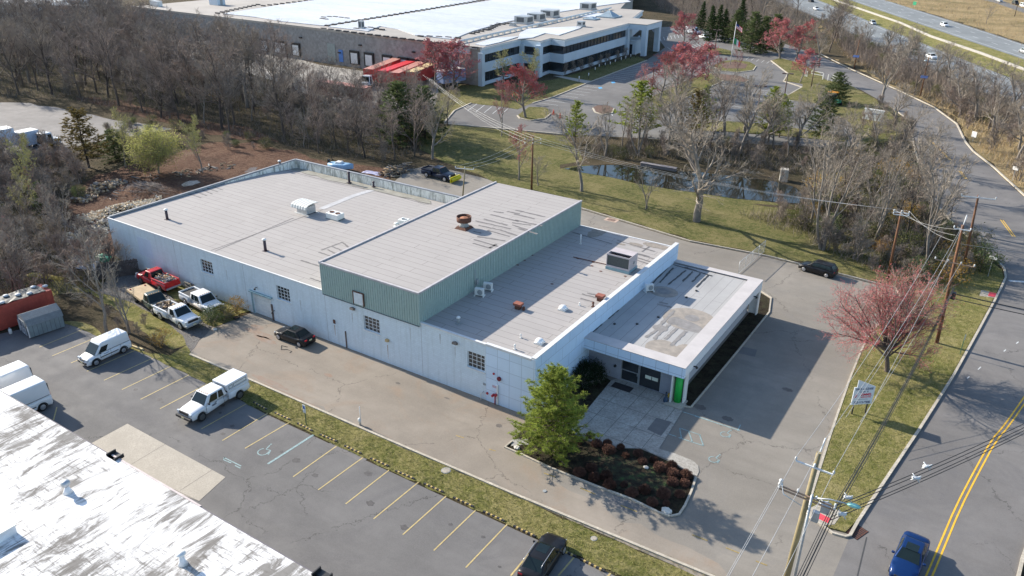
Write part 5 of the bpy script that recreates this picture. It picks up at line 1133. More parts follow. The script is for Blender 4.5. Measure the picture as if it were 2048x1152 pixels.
c, a, wb_ = ctr((481, 797), (407, 841), 1.98, 1); p = pickup('pickup_with_cap', 'white extended cab pickup with a white bed cap in the car park', (c.x+.1*math.cos(a), c.y), a, P_white, 'extended', 6.2, cap=True, rim=m_rimd)
MB().b2(.55, 1.0, .985, .998, .88, 1.02).build('door_lettering', M('lettering_grey', (.2, .2, .22)), p)
v1 = van('cargo_van', 'white tall cargo van half hidden behind the white roof, nearer the picture edge', (-69.6, 25.2), -PI/2-.03, 5.6, 2.0, 2.6, True, 'tall white vans behind the white roof', False)
v2 = van('cargo_van', 'white tall cargo van half hidden behind the white roof, the right one of two', (-65.9, 24.6), -PI/2-.03, 5.6, 2.0, 2.6, True, 'tall white vans behind the white roof', False)
c, a, wb_ = ctr((598, 694), (560, 680), 1.75, 1); sedan('parked_sedan', 'black sedan parked beside the pale blue brick wall', 'car', (c.x, c.y), a, P_black, 4.5, 1.75, 1.42, 'sedan', roofpanel=True)
sedan('parked_suv', 'black crossover in the car park, cut by the bottom edge of the picture', 'car', (g(1086, 1128).x, g(1086, 1128).y), math.atan2(g(1110, 1085).y-g(1060, 1160).y, g(1110, 1085).x-g(1060, 1160).x), P_black, 4.6, 1.82, 1.45, 'coupe', roofpanel=True, rack=2)
sedan('driving_coupe', 'blue two-door car with sunroof driving down the road', 'car', (g(1815, 1128).x, g(1815, 1128).y), math.atan2(g(1803, 1152).y-g(1828, 1090).y, g(1803, 1152).x-g(1828, 1090).x), P_blue, 4.5, 1.78, 1.38, 'coupe', roofpanel=True)
c, a, wb_ = ctr((1652, 556), (1607, 543), 1.75, 1); sedan('parked_hatchback', 'black hatchback parked on the yard near the tree line', 'car', (c.x, c.y), a, P_black, 4.42, 1.76, 1.5, 'suv', plate=False, rack=1)
c, a, wb_ = ctr((322, 640), (363, 660), 1.98, -1); pickup('work_pickup', 'white regular cab pickup loaded with wood on the gravel', (c.x, c.y, .06), a, P_white, 'regular', 5.7, load='logs')
c, a, wb_ = ctr((373, 612), (411, 632), 1.98, -1); pickup('old_pickup', 'white extended cab pickup with tan lower trim beside the brick wall', (c.x, c.y, .06), a, P_white, 'extended', 5.9, rim=m_rim, lower=M('trim_tan', (.35, .3, .24)))
c, a, wb_ = ctr((276, 608), (303, 628), 1.98, -1); pickup('flatbed_truck', 'dark green flatbed truck with a plywood deck', (c.x, c.y, .06), a, P_dgreen, 'regular', 6.6, flat=True, rim=m_rimd, cat='truck')
c = g(318, 572); a = math.atan2(g(282, 553).y-g(345, 580).y, g(282, 553).x-g(345, 580).x); pickup('red_pickup', 'red pickup heaped with scrap beside the brick wall', (c.x, c.y, .06), a, P_red, 'regular', 5.9, load='scrap', rim=m_rimd)
c, a, wb_ = ctr((852, 355), (890, 364), 1.98, -1); tb = pickup('plow_truck', 'black pickup with a yellow snow plow at the back of the building', (c.x, c.y, .06), a, P_navy, 'extended', 5.9)
mb = MB(); n = 8
for i in range(n):
    a0 = -.7+1.2*i/n; a1 = -.7+1.2*(i+1)/n
    mb.quad((3.75+.35*math.cos(a0*2)-.35, -1.2, .55+.4*math.sin(a0*1.6)), (3.75+.35*math.cos(a0*2)-.35, 1.2, .55+.4*math.sin(a0*1.6)), (3.75+.35*math.cos(a1*2)-.35, 1.2, .55+.4*math.sin(a1*1.6)), (3.75+.35*math.cos(a1*2)-.35, -1.2, .55+.4*math.sin(a1*1.6)))
mb.b2(3.3, 3.42, -1.2, 1.2, .1, .95); mb.b2(3.1, 3.4, -.5, .5, .3, .45); mb.build('plow_blade', M('plow_yellow', (.7, .6, .02), .5), tb)
# highway and far cars
def far(px, hd, m, label, kind='sedan', H=1.45, L=4.6):
    p = g(*px); q = g(*hd); sedan('distant_car', label, 'car', (p.x, p.y, .05), math.atan2(q.y-p.y, q.x-p.x), m, L, 1.85, H, kind, plate=False)
far((1888, 53), (1900, 57), P_white, 'white car on the far carriageway of the highway', 'suv', 1.6)
far((1745, 49), (1760, 56), P_silver, 'silver car on the near highway carriageway behind bare branches', 'suv', 1.6)
far((1632, 20), (1650, 27), P_white, 'white car on the near highway carriageway, farthest up', 'sedan')
far((2047, 106), (2030, 99), P_silver, 'silver car at the right edge on the far carriageway', 'suv', 1.55)
far((1862, 117), (1880, 124), P_white, 'white car on the near highway carriageway behind the street lamp', 'sedan')
far((1622, 4), (1640, 10), P_black, 'dark car at the very top edge on the highway', 'suv', 1.6)
far((1405, 77), (1390, 74), P_white, 'white sedan in the office car park beside the dark evergreens', 'sedan')
p = g(1385, 68); v = van('work_van', 'white work van with a ladder rack in the office car park', (p.x, p.y, .03), math.atan2(-.25, 1), 5.6, 2.0, 2.4, True, None, False)
mb = MB()
for s in (-.6, .6): mb.tube([(-2.2, s, 2.55), (.9, s, 2.55)], .05, 6)
for x in (-2, -.6, .7): mb.tube([(x, -.7, 2.5), (x, .7, 2.5)], .04, 6)
mb.build('ladder_rack', m_gal, v)
for px, m, lb in (((1998, 4), P_silver, 'dark parked vehicle in the yard at the top right corner, left one'), ((2030, 9), P_black, 'parked vehicle in the yard at the top right corner, right one'), ((2046, 14), P_white, 'pale vehicle cut by the top right corner')): far(px, (px[0]+12, px[1]+3), m, lb, 'suv', 1.9, 5)
# ------------------------------------------------------------------ trailers, containers
def trailer(name, label, px_a, px_b, W, H, mside, mroof, z0=1.1, cat='trailer', group=None, axle=True, rib=True):
    A = g(*px_a); Bq = g(*px_b); d = Bq-A; L = d.length; c = (A+Bq)/2; t = thing(name, label, cat, (c.x, c.y, .03), math.atan2(d.y, d.x), group)
    MB().b2(-L/2, L/2, -W/2, W/2, z0, H).build('box', mside, t, bevel=.04); MB().b2(-L/2+.03, L/2-.03, -W/2+.03, W/2-.03, H+.001, H+.05).build('roof', mroof, t)
    if rib:
        mb = MB(); n = int(L/.6)
        for i in range(n+1):
            x = -L/2+.05+(L-.1)*i/n
            for s in (1, -1): mb.b2(x-.05, x+.05, s*W/2-.02, s*W/2+.035, z0+.1, H-.1)
        mb.build('side_rib', mside, t)
    if axle:
        for x in (-L/2+1.2, -L/2+2.4):
            for s in (1, -1):
                mb = MB(); mb.tube([(x, s*(W/2-.35), .5), (x, s*(W/2-.02), .5)], .48, 16); mb.build('wheel', m_tyre, t)
        MB().b2(L/2-2.6, L/2-2.4, -W/2+.3, W/2-.3, 0, z0).build('landing_gear', m_gmet, t)
    return t
m_tred = M('trailer_red', (.42, .05, .04), .6, var=.15, scale=.6); m_tredr = M('trailer_roof_faded', (.45, .2, .16), .7, var=.2, scale=.4); m_torange = M('trailer_roof_orange', (.55, .42, .22), .7)
m_cont = M('container_red', (.42, .075, .05), .65, var=.2, scale=.8, fine=(3, .8)); m_tblue = M('trailer_blue', (.25, .33, .55), .6)
GR = 'trailers docked at the warehouse'
trailer('red_trailer', 'long dark red trailer nearest the dock doors, leftmost of the red ones', (738, 172), (800, 146), 2.6, 4.0, m_tred, m_tredr, group=GR)
trailer('red_trailer', 'bright red trailer second from the left at the warehouse dock', (765, 176), (822, 154), 2.6, 4.0, M('trailer_bright_red', (.6, .03, .04), .5), M('trailer_bright_red', (.6, .03, .04), .5), group=GR)
trailer('red_trailer', 'red trailer with a faded pinkish roof, third from the left', (790, 180), (848, 154), 2.6, 4.0, m_tred, m_tredr, group=GR)
trailer('red_trailer', 'red trailer with a tan roof at the right end of the dock row', (822, 178), (866, 158), 2.6, 4.0, m_tred, m_torange, group=GR)
trailer('brown_trailer', 'long dull red trailer parked along the edge of the woods', (640, 196), (738, 212), 2.6, 4.0, M('trailer_maroon', (.2, .05, .045), .7), m_tredr)
for a_, b_, lb in (((288, 98), (345, 90), 'blue grey trailer behind bare trees, left of the pair at the top left'), ((405, 115), (470, 104), 'blue grey trailer behind bare trees, right of the pair at the top left'), ((880, 176), (925, 168), 'grey blue trailer behind the red budding tree')): trailer('blue_trailer', lb, a_, b_, 2.6, 4.0, m_tblue, m_wmet, group='trailers behind the bare trees')
trailer('white_trailer', 'tall white box trailer at the left edge beyond the brush', (-60, 318), (32, 300), 2.6, 4.1, M('trailer_white_blue', (.55, .62, .72), .5), m_wmet, group='white trucks at the left edge')
trailer('white_trailer', 'white box truck body behind the taller trailer at the left edge', (40, 303), (78, 294), 2.4, 3.3, M('trailer_white_blue', (.55, .62, .72), .5), m_wmet, .9, group='white trucks at the left edge')
def cabover(px, hd, label, m):
    p = g(*px); q = g(*hd); t = thing('truck_cab', label, 'truck', (p.x, p.y, .03), math.atan2(q.y-p.y, q.x-p.x))
    c = cabin(t, m, 1.0, -1.1, .7, -.9, .8, 3.0, 1.15, 1.0, [(.15, .55)], bev=.15)
    MB().b2(.9, 2.2, -.95, .95, .6, 1.7).build('bonnet', m, t, bevel=.15, seg=2); MB().b2(-3.2, 1.9, -.5, .5, .5, .8).build('chassis', m_trim, t); MB().b2(2.15, 2.35, -1, 1, .4, .75).build('bumper', m_gal, t)
    for x in (1.5, -1.6, -2.7):
        for s in (1, -1): wheel(t, x, s*.95, .5, .3, m_rim)
cabover((735, 176), (722, 182), 'white truck cab in front of the red trailers', P_white); cabover((96, 298), (104, 296), 'white truck cab at the right end of the white trucks', P_white)
for px, lb in (((313, 12), 'small white truck on the yard beyond the warehouse corner'), ((435, 9), 'small white box truck behind the grey roof at the top')):
    p = g(px[0], px[1], 9.2) if px[0] > 400 else g(*px); 
    if px[0] > 400:
        t = thing('roof_cabin', 'small white and blue cabin standing on the far grey roof', 'roof cabin', (p.x, p.y, 9.12)); MB().b2(-2.2, 2.2, -1.6, 1.6, 0, 2.6).build('cabin', m_ofw, t, bevel=.05); MB().b2(-2.3, 2.3, -1.7, 1.7, 2.6, 2.8).build('roof', m_wmet, t); MB().b2(2.19, 2.24, -.5, .5, .1, 2.0).build('door', m_gmet, t)
    else:
        t = thing('rooftop_housing', 'small white housing near the far corner of the warehouse roof', 'rooftop unit', (g(px[0], px[1], 9.2).x, g(px[0], px[1], 9.2).y-0, 9.12)); MB().b2(-2, 2, -1, 1, 0, 1.6).build('cabinet', m_wmet, t, bevel=.05); MB().b2(-2.1, 2.1, -1.1, 1.1, 1.6, 1.7).build('lid', m_gal, t)
# red container with tarp, grey barn shed
cn = trailer('shipping_container', 'red shipping container under a weighted dark tarp at the left edge', (-72, 678), (104, 618), 2.45, 2.6, m_cont, m_cont, .05, 'container', axle=False)
cL = (g(-72, 678)-g(104, 618)).length
tp = MB(); r_ = random.Random(4); n = 16
gv = [[(-cL/2+.5+(cL-1)*i/n, -1.1+2.2*k/5, 2.68+r_.uniform(0, .1)) for k in range(6)] for i in range(n+1)]
for i in range(n):
    for k in range(5): tp.quad(gv[i][k], gv[i+1][k], gv[i+1][k+1], gv[i][k+1])
tq = tp.build('tarpaulin', M('tarp_dark', (.075, .08, .08), .6, var=.3, scale=2), cn)
for i in range(9):
    mb = MB(); mb.lathe((-cL/2+1.2+i*cL/9.5, (-.75, .6, -.1)[i % 3]+r_.uniform(-.1, .1), 2.74), [(.2, 0), (.3, .08), (.25, .17), (.03, .2)], 10); mb.build('sandbag', M('sandbag_pale', (.42, .45, .48), .7), cn)
A = g(25, 668); Bq = g(62, 678); Cq = g(131, 655); d = (Cq-Bq).normalized(); Ls = (Cq-Bq).length; Wn = 2.5
nrm = Vector((-d.y, d.x, 0)); 
if (A-Bq).dot(nrm) < 0: nrm = -nrm
c0 = Bq+d*Ls/2+nrm*Wn/2; t = thing('barn_shed', 'grey barn-shaped garden shed with white cross doors in front of the container', 'shed', (c0.x, c0.y, .03), math.atan2(d.y, d.x))
m_shed = M('shed_grey', (.17, .215, .235), .85, var=.15, scale=1.5); m_shr = M('shed_shingle', (.20, .225, .24), .9, var=.2, scale=2.5, fine=(10, .75), bump=.4)
MB().b2(-Ls/2, Ls/2, -Wn/2, Wn/2, .1, 1.35).build('wall', m_shed, t)
pf = [(-Wn/2-.08, 1.35), (-Wn/2+.3, 1.95), (0, 2.35), (Wn/2-.3, 1.95), (Wn/2+.08, 1.35)]
mb = MB(); o = len(mb.v)
for x in (-Ls/2-.08, Ls/2+.08): mb.v += [(x, y, z) for y, z in pf]
for k in range(4): mb.face((k, k+1, 6+k, 5+k))
mb.face((0, 1, 2, 3, 4)); mb.face((9, 8, 7, 6, 5)); mb.face((0, 4, 9, 5)); mb.build('roof', m_shr, t)
mb = MB(); n = int(Ls/.4)
for i in range(n+1):
    x = -Ls/2+Ls*i/n
    for s in (1, -1): mb.b2(x-.02, x+.02, s*Wn/2-.01, s*Wn/2+.012, .12, 1.33)
mb.build('siding_groove', M('shed_groove', (.08, .11, .12)), t)
mb = MB(); x = -Ls/2-.10
for y0, y1 in ((-.72, -.02), (.02, .72)):
    for yy in (y0, y1): mb.b2(x, x+.012, yy-.035, yy+.035, .15, 1.75)
    for zz in (.18, .85, 1.72): mb.b2(x+.001, x+.013, y0, y1, zz-.035, zz+.035)
    for sgn in (1, -1): mb.box((x+.004, (y0+y1)/2, .515), (.012, .06, .92), rx=sgn*.78)
for yy in (-Wn/2+.04, Wn/2-.04): mb.b2(x-.0, x+.1, yy-.05, yy+.05, .1, 1.35)
mb.build('door_trim', m_wf, t)
mb = MB(); mb.b2(-Ls/2-.085, -Ls/2-.08, -.7, .7, .12, 1.75); mb.build('door', m_shed, t)
mb = MB(); p = g(26, 668); gt = thing('gas_bottle', 'small white gas bottle beside the shed door', 'gas bottle', (p.x-.2, p.y-.1, .03)); MB().lathe((0, 0, 0), [(.14, 0), (.16, .05), (.16, .45), (.1, .55), (.04, .6)], 14).build('cylinder', m_wmet, gt); MB().cyl((0, 0, .58), .08, .09, 10).build('collar', m_gmet, gt)
# ------------------------------------------------------------------ vegetation
def bark(name, c, c2): return M(name, c, .9, col2=c2, scale=.9, bump=.0)
m_bark = bark('bark_brown', (.14, .11, .09), (.075, .058, .05)); m_barkg = bark('bark_grey', (.27, .24, .21), (.15, .13, .115)); m_barkd = bark('bark_dark', (.085, .066, .058), (.045, .036, .032))
m_twig = M('twig_brown', (.27, .225, .185), .9, var=.25, scale=.3); m_twigg = M('twig_grey', (.30, .255, .205), .9, var=.25, scale=.3); m_twigd = M('twig_dark', (.20, .168, .145), .9, var=.3, scale=.3); m_twigp = M('twig_pinkish', (.28, .22, .185), .9, var=.25, scale=.3)
m_bud = M('red_buds', (.47, .115, .12), .8, var=.35, scale=.6); m_budd = M('red_buds_deep', (.42, .11, .12), .8, var=.35, scale=.6)
def leafm(name, c, k=.4):
    m = M(name, c, .75, var=k, scale=.5, spec=.15); t = m.node_tree; p = t.nodes['Principled BSDF']; o = [n for n in t.nodes if n.type == 'OUTPUT_MATERIAL'][0]
    tr = t.nodes.new('ShaderNodeBsdfTranslucent'); mx = t.nodes.new('ShaderNodeMixShader'); mx.inputs[0].default_value = .4; t.links.new(p.inputs['Base Color'].links[0].from_socket, tr.inputs[0]); t.links.new(p.outputs[0], mx.inputs[1]); t.links.new(tr.outputs[0], mx.inputs[2]); t.links.new(mx.outputs[0], o.inputs[0]); return m
m_yel = leafm('spring_leaf_yellow', (.36, .36, .13)); m_pine = leafm('pine_needle_light', (.25, .30, .06)); m_pined = leafm('pine_needle_dark', (.030, .060, .018)); m_cedar = leafm('cedar_bronze', (.13, .10, .035)); m_ev = leafm('evergreen_mid', (.10, .13, .052)); m_olive = leafm('shrub_olive', (.12, .13, .045)); m_orange = leafm('shrub_orange', (.38, .23, .05)); m_bright = leafm('evergreen_yellowish', (.22, .26, .045))

class TB:
    """two-part tree: wood (trunk and limbs) and crown (branches, twigs, leaves)"""
    def __init__(s, seed): s.r = random.Random(seed); s.w = MB(); s.c = MB(); s.tips = []
    def branch(s, p, d, L, r0, r1, segs, wig, trop, mb, sides):
        pts = [p.copy()]; rad = [r0]; q = p.copy(); d = d.normalized()
        for i in range(segs):
            d = (d+Vector((s.r.gauss(0, wig), s.r.gauss(0, wig), s.r.gauss(0, wig)+trop))).normalized(); q = q+d*(L/segs); pts.append(q.copy()); rad.append(r0+(r1-r0)*(i+1)/segs)
        mb.tube(pts, rad, sides, cap=False); return pts, rad
    def sliver(s, p, d, L, w):
        a = d.orthogonal().normalized(); t = s.r.uniform(0, PI); a = (a*math.cos(t)+d.cross(a)*math.sin(t))*w
        m_ = p+d*L*.5+Vector((s.r.gauss(0, .06), s.r.gauss(0, .06), s.r.gauss(0, .06)))*L; e = p+d*L
        o = len(s.c.v); s.c.v += [tuple(p-a), tuple(p+a), tuple(m_+a*.7), tuple(m_-a*.7), tuple(e)]; s.c.face((o, o+1, o+2, o+3)); s.c.face((o+3, o+2, o+4))
def rdir(r, axis, ang):
    a = axis.orthogonal().normalized(); t = r.uniform(0, 2*PI); s = a*math.cos(t)+axis.cross(a)*math.sin(t); return (axis*math.cos(ang)+s*math.sin(ang)).normalized()
def bare_tree(seed, H=14, r0=.22, fork=.3, n1=9, n2=6, n3=6, n4=5, spread=.75, tw=.018, up=.05, trunks=1, buds=0, bw=.12, lean=0, sl=1.0, crook=.06, vase=0):
    T = TB(seed); r = T.r; Z = Vector((0, 0, 1))
    for k in range(trunks):
        ang = lean if trunks == 1 else r.uniform(.06, .2); d0 = rdir(r, Z, ang); base = Vector((0, 0, -.1)) if trunks == 1 else Vector((r.uniform(-.3, .3), r.uniform(-.3, .3), -.1))
        pts, rad = T.branch(base, d0, H*(.82 if not vase else .3), r0, r0*(.16 if not vase else .6), 9, crook, .03, T.w, 7)
        rad[0] = r0*1.3; N = len(pts)-1
        for i in range(max(3, int(n1/max(1, trunks**.5)))):
            f = fork+(1-fork)*((i+.5)/n1*trunks**.5 % 1); f = min(.97, f+r.uniform(-.03, .03)); x = f*N; j = min(N-1, int(x)); p = pts[j].lerp(pts[j+1], x-j); ra = rad[j]+(rad[j+1]-rad[j])*(x-j)
            ax = (pts[j+1]-pts[j]).normalized(); ang = spread*r.uniform(.75, 1.2)*(1.15-.45*f); L1 = H*(.5-.28*f)*r.uniform(.8, 1.15)*(1 if trunks == 1 else .7)
            if vase: f = r.uniform(.55, 1); ang = .12+1.15*(i/n1); L1 = H*vase*(1-.42*(i/n1))*r.uniform(.85, 1.1); p = pts[min(N, int(f*N))]
            p1, r1_ = T.branch(p, rdir(r, ax, ang), L1, ra*.6, ra*.12+.01, 6, .10, up, T.w, 5)
            for i2 in range(n2):
                f2 = .22+.76*(i2+r.random())/n2; x2 = f2*6; j2 = min(5, int(x2)); q = p1[j2].lerp(p1[j2+1], x2-j2); ax2 = (p1[j2+1]-p1[j2]).normalized(); ra2 = r1_[j2]*.55
                L2 = L1*(.62-.36*f2)*r.uniform(.7, 1.2); p2, r2_ = T.branch(q, rdir(r, ax2, r.uniform(.4, .95)), L2, max(ra2, .02), .012, 4, .13, up*.8, T.c, 3)
                for i3 in range(n3):
                    f3 = .2+.8*(i3+r.random())/n3; x3 = min(3.99, f3*4); j3 = int(x3); q3_ = p2[j3].lerp(p2[j3+1], x3-j3); ax3 = (p2[j3+1]-p2[j3]).normalized()
                    L3 = max(.45, L2*(.6-.3*f3))*r.uniform(.7, 1.2)*sl; d3 = rdir(r, ax3, r.uniform(.35, .9)); d3.z += .12; d3.normalize()
                    T.c.m = 0; T.sliver(q3_, d3, L3, tw)
                    for i4 in range(n4):
                        f4 = r.uniform(.15, 1); q4_ = q3_+d3*L3*f4; d4 = rdir(r, d3, r.uniform(.3, .9)); L4 = L3*r.uniform(.3, .6); T.c.m = 0; T.sliver(q4_, d4, L4, tw*.62)
                        if buds:
                            for b_ in range(buds):
                                c = q4_+d4*L4*r.uniform(.3, 1.05); T.c.m = 1; u = Vector((r.gauss(0, 1), r.gauss(0, 1), r.gauss(0, 1))).normalized()*bw*r.uniform(.5, 1); v = u.orthogonal().normalized()*bw*r.uniform(.3, .8)
                                o = len(T.c.v); T.c.v += [tuple(c-u), tuple(c+v), tuple(c+u*.8)]; T.c.face((o, o+1, o+2))
    T.c.m = 0; return T
TW = .16
def tuft(mb, r, c, size, n, flat=.5, up=.3):
    for _ in range(n):
        u = Vector((r.gauss(0, 1), r.gauss(0, 1), r.gauss(0, flat)+up)); u.normalize(); v = u.orthogonal().normalized(); t = r.uniform(0, PI); v = v*math.cos(t)+u.cross(v)*math.sin(t)
        L = size*r.uniform(.6, 1.1); w = size*TW*r.uniform(.7, 1.3); o = len(mb.v); mb.v += [tuple(c-v*w), tuple(c+v*w), tuple(c+u*L)]; mb.face((o, o+1, o+2))
def conifer(seed, H=10, R=3.6, r0=.16, whorls=16, per=6, tufts=9, size=.42, nt=7, bare=.12, droop=-.1, power=.8, irregular=.3, up=.18):
    T = TB(seed); r = T.r; pts, rad = T.branch(Vector((0, 0, -.1)), Vector((0, 0, 1)), H, r0, .02, 10, .025, .05, T.w, 7)
    for k in range(whorls):
        f = bare+(1-bare)*(k/whorls); x = f*10; j = min(9, int(x)); p = pts[j].lerp(pts[j+1], x-j)
        for i in range(per):
            if r.random() < .08: continue
            a = 2*PI*(i+r.random()*.7)/per+k*.8; L = R*((1-f)**power*1.0+.06)*r.uniform(1-irregular, 1+irregular*.7)
            if f < .3: L *= .75+f
            d = Vector((math.cos(a), math.sin(a), up+droop*(1-f)+.55*f)); b_, rb = T.branch(p, d, L, .05*(1-f)+.015, .01, 4, .06, .05, T.c, 3); T.c.m = 1
            for q in range(max(2, int(tufts*(L/R+.25)))):
                g_ = .25+.75*(q+r.random())/max(2, int(tufts*(L/R+.25))); y = min(3.99, g_*4); jj = int(y); c = b_[jj].lerp(b_[jj+1], y-jj); sp = .26*L*(1.1-g_)
                c = c+Vector((r.gauss(0, sp*.6), r.gauss(0, sp*.6), r.gauss(0, sp*.25))); tuft(T.c, r, c, size*r.uniform(.8, 1.25), nt)
            T.c.m = 0
    T.c.m = 1
    for q in range(8): tuft(T.c, r, pts[-1]-Vector((0, 0, q*.12)), size*.8, nt, 1.2, .8)
    return T
def leafy(seed, H=6, R=3, clumps=160, per=26, size=.16, tr=.14, twigs=True, shape=.55, low=.15):
    """rounded broad crown of small leaves with gaps"""
    T = TB(seed); r = T.r; pts, rad = T.branch(Vector((0, 0, -.1)), Vector((0, 0, 1)), H*.6, tr, tr*.4, 6, .06, .05, T.w, 6)
    for k in range(clumps):
        while True:
            v = Vector((r.uniform(-1, 1), r.uniform(-1, 1), r.uniform(-1, 1)))
            if .35 < v.length < 1: break
        wob = 1+.22*math.sin(v.x*5+seed)*math.cos(v.y*4); c = Vector((v.x*R*wob, v.y*R*wob, H*(low+(1-low)*.5)+v.z*H*(1-low)*.5))
        if twigs:
            T.c.m = 0; st = pts[2].lerp(pts[-1], r.random()); mid = st.lerp(c, .5)+Vector((0, 0, -.1*R)); T.c.tube([st, mid, c], [.03, .02, .01], 3, cap=False)
            for _ in range(3): T.sliver(mid.lerp(c, r.random()), (c-mid).normalized()+Vector((r.gauss(0, .5), r.gauss(0, .5), r.gauss(0, .5))), R*.25, .012)
        T.c.m = 1; cs = R*.2
        for _ in range(per):
            p = c+Vector((r.gauss(0, cs), r.gauss(0, cs), r.gauss(0, cs*.7))); u = Vector((r.gauss(0, 1), r.gauss(0, 1), r.gauss(0, 1))).normalized()*size*r.uniform(.6, 1.2); w = u.orthogonal().normalized()*size*.5
            o = len(T.c.v); T.c.v += [tuple(p-u*.5-w*.3), tuple(p+w), tuple(p+u)]; T.c.face((o, o+1, o+2))
    return T
PROTO = {}
def proto(key, T, mw, mc, names=('trunk', 'crown')):
    PROTO[key] = [(names[0], T.w.mesh('trunk_'+key, mw)), (names[1], T.c.mesh('crown_'+key, mc))]
    PROTO[key][0][1].polygons.foreach_set('use_smooth', [True]*len(PROTO[key][0][1].polygons))
def plant(key, kind, label, cat, loc, h, rz=None, group=None, wide=1.0):
    if key[:4] == 'wood': wide *= 1.2
    """h: scale factor"""
    t = thing(kind, label, cat, (loc[0], loc[1], loc[2] if len(loc) > 2 else 0), rnd.uniform(0, 2*PI) if rz is None else rz, group); t.scale = (h*wide, h*wide, h)
    for nm, me in PROTO[key]:
        o = bpy.data.objects.new(nm, me); COL.objects.link(o); o.parent = t
    return t
for i in range(5): proto('wood%d' % i, bare_tree(20+i, 16, .20, .2, 12, 7, 6, 6, .68, .022, .07, sl=1.3, crook=.06), m_barkd if i % 2 else m_bark, [m_twigd, m_twig, m_twigp][i % 3])
for i in range(3): proto('grey%d' % i, bare_tree(40+i, 13, .18, .22, 9, 6, 6, 5, .6, .020, .06, trunks=(1, 2, 3)[i], crook=.09), m_barkg, m_twigg)
proto('spread', bare_tree(51, 15, .42, .2, 14, 8, 7, 6, .85, .02, .03, sl=1.1), m_barkg, m_twigg)
proto('maple', bare_tree(60, 9.5, .22, .1, 24, 11, 9, 6, 1.0, .011, .02, buds=2, bw=.062, sl=1.25, vase=.74), m_bark, [m_twig, m_bud])
for i in range(2): proto('red%d' % i, bare_tree(62+i, 9, .16, .18, 13, 8, 6, 5, .8, .018, .06, buds=2, bw=.13, sl=1.15), m_barkg, [m_twig, (m_bud, m_budd)[i]])
for i in range(2): proto('pinkbare%d' % i, bare_tree(66+i, 9, .14, .22, 9, 6, 6, 5, .6, .018, .08, buds=1, bw=.09), m_barkg, [m_twigp, m_bud])
for i in range(3): proto('brush%d' % i, bare_tree(70+i, 4.0, .05, .02, 9, 5, 5, 4, .6, .016, .08, trunks=4, sl=1.2), m_twigd, (m_twig, m_twigd, m_twigp)[i])
proto('yellow0', leafy(80, 7.5, 3.3, 260, 34, .2, .14), m_barkg, [m_twigg, m_yel])
T_ = bare_tree(82, 9, .13, .2, 9, 6, 6, 5, .6, .016, .1, buds=2, bw=.10); proto('yellow1', T_, m_barkg, [m_twigg, m_yel])
TW = .075
proto('pine_near', conifer(90, 9.4, 3.7, .16, 27, 7, 17, .30, 20, .05, -.1, .6, .42, .25), m_bark, [m_bark, m_pine])
TW = .13
proto('pine', conifer(91, 10, 3.9, .17, 15, 6, 9, .55, 7, .15, -.05, .7, .4), m_bark, [m_bark, m_bright])
proto('spruce0', conifer(92, 12, 2.9, .15, 20, 7, 9, .5, 7, .04, -.3, .85, .22), m_barkd, [m_barkd, m_pined]); proto('spruce1', conifer(93, 9, 3.4, .15, 16, 7, 9, .5, 8, .05, -.2, .6, .3), m_barkd, [m_barkd, m_ev])
proto('cedar', conifer(94, 9, 3.6, .15, 12, 6, 9, .45, 8, .15, 0, .5, .4), m_barkd, [m_barkd, m_cedar])
proto('shrub_g', leafy(100, 2.2, 1.2, 60, 34, .11, .05, shape=.5, low=.02), m_bark, [m_twig, m_ev]); proto('shrub_o', leafy(101, 2.4, 1.4, 50, 24, .12, .05, low=.02), m_bark, [m_twig, m_olive]); proto('shrub_a', leafy(102, 2.4, 1.5, 40, 20, .12, .05, low=.02), m_bark, [m_twig, m_orange])
proto('shrub_dark', leafy(103, 1.3, 1.3, 50, 34, .1, .04, low=.0), m_barkd, [m_twigd, leafm('yew_dark', (.02, .035, .015))])
# the round winter shrubs of the planting bed: dense fine red-brown twigs
def round_bush(seed, R=.46):
    r = random.Random(seed); a = MB(); b = MB()
    for k in range(7): d = rdir(r, Vector((0, 0, 1)), r.uniform(.1, .8)); a.tube([(0, 0, -.03), tuple(d*R*.4), tuple(d*R*.75)], [.02, .014, .008], 4, cap=False)
    for k in range(1500):
        d = Vector((r.gauss(0, 1), r.gauss(0, 1), abs(r.gauss(0, 1))*.9-.1)).normalized(); R_ = R*(1+.10*math.sin(4*d.x+seed)*math.cos(5*d.y)); p = d*R_*r.uniform(.5, .95); p.z = max(.02, p.z*.92+.08); e = p+(d+Vector((r.gauss(0, .5), r.gauss(0, .5), r.gauss(0, .5)))).normalized()*R*.26
        v = d.orthogonal().normalized()*.011; b.add([p-v, p+v, e], [(0, 1, 2)])
        w = Vector((r.gauss(0, .03), r.gauss(0, .03), r.gauss(0, .03))); b.add([p, p+w, p+d*.03+w.orthogonal()*.9], [(0, 1, 2)])
    return a, b
m_bush = M('red_brown_twigs', (.115, .052, .034), .9, var=.45, scale=3)
for i in range(2): a_, b_ = round_bush(110+i); PROTO['bush%d' % i] = [('stem', a_.mesh('stem_bush', m_barkd)), ('crown', b_.mesh('crown_bush', m_bush))]

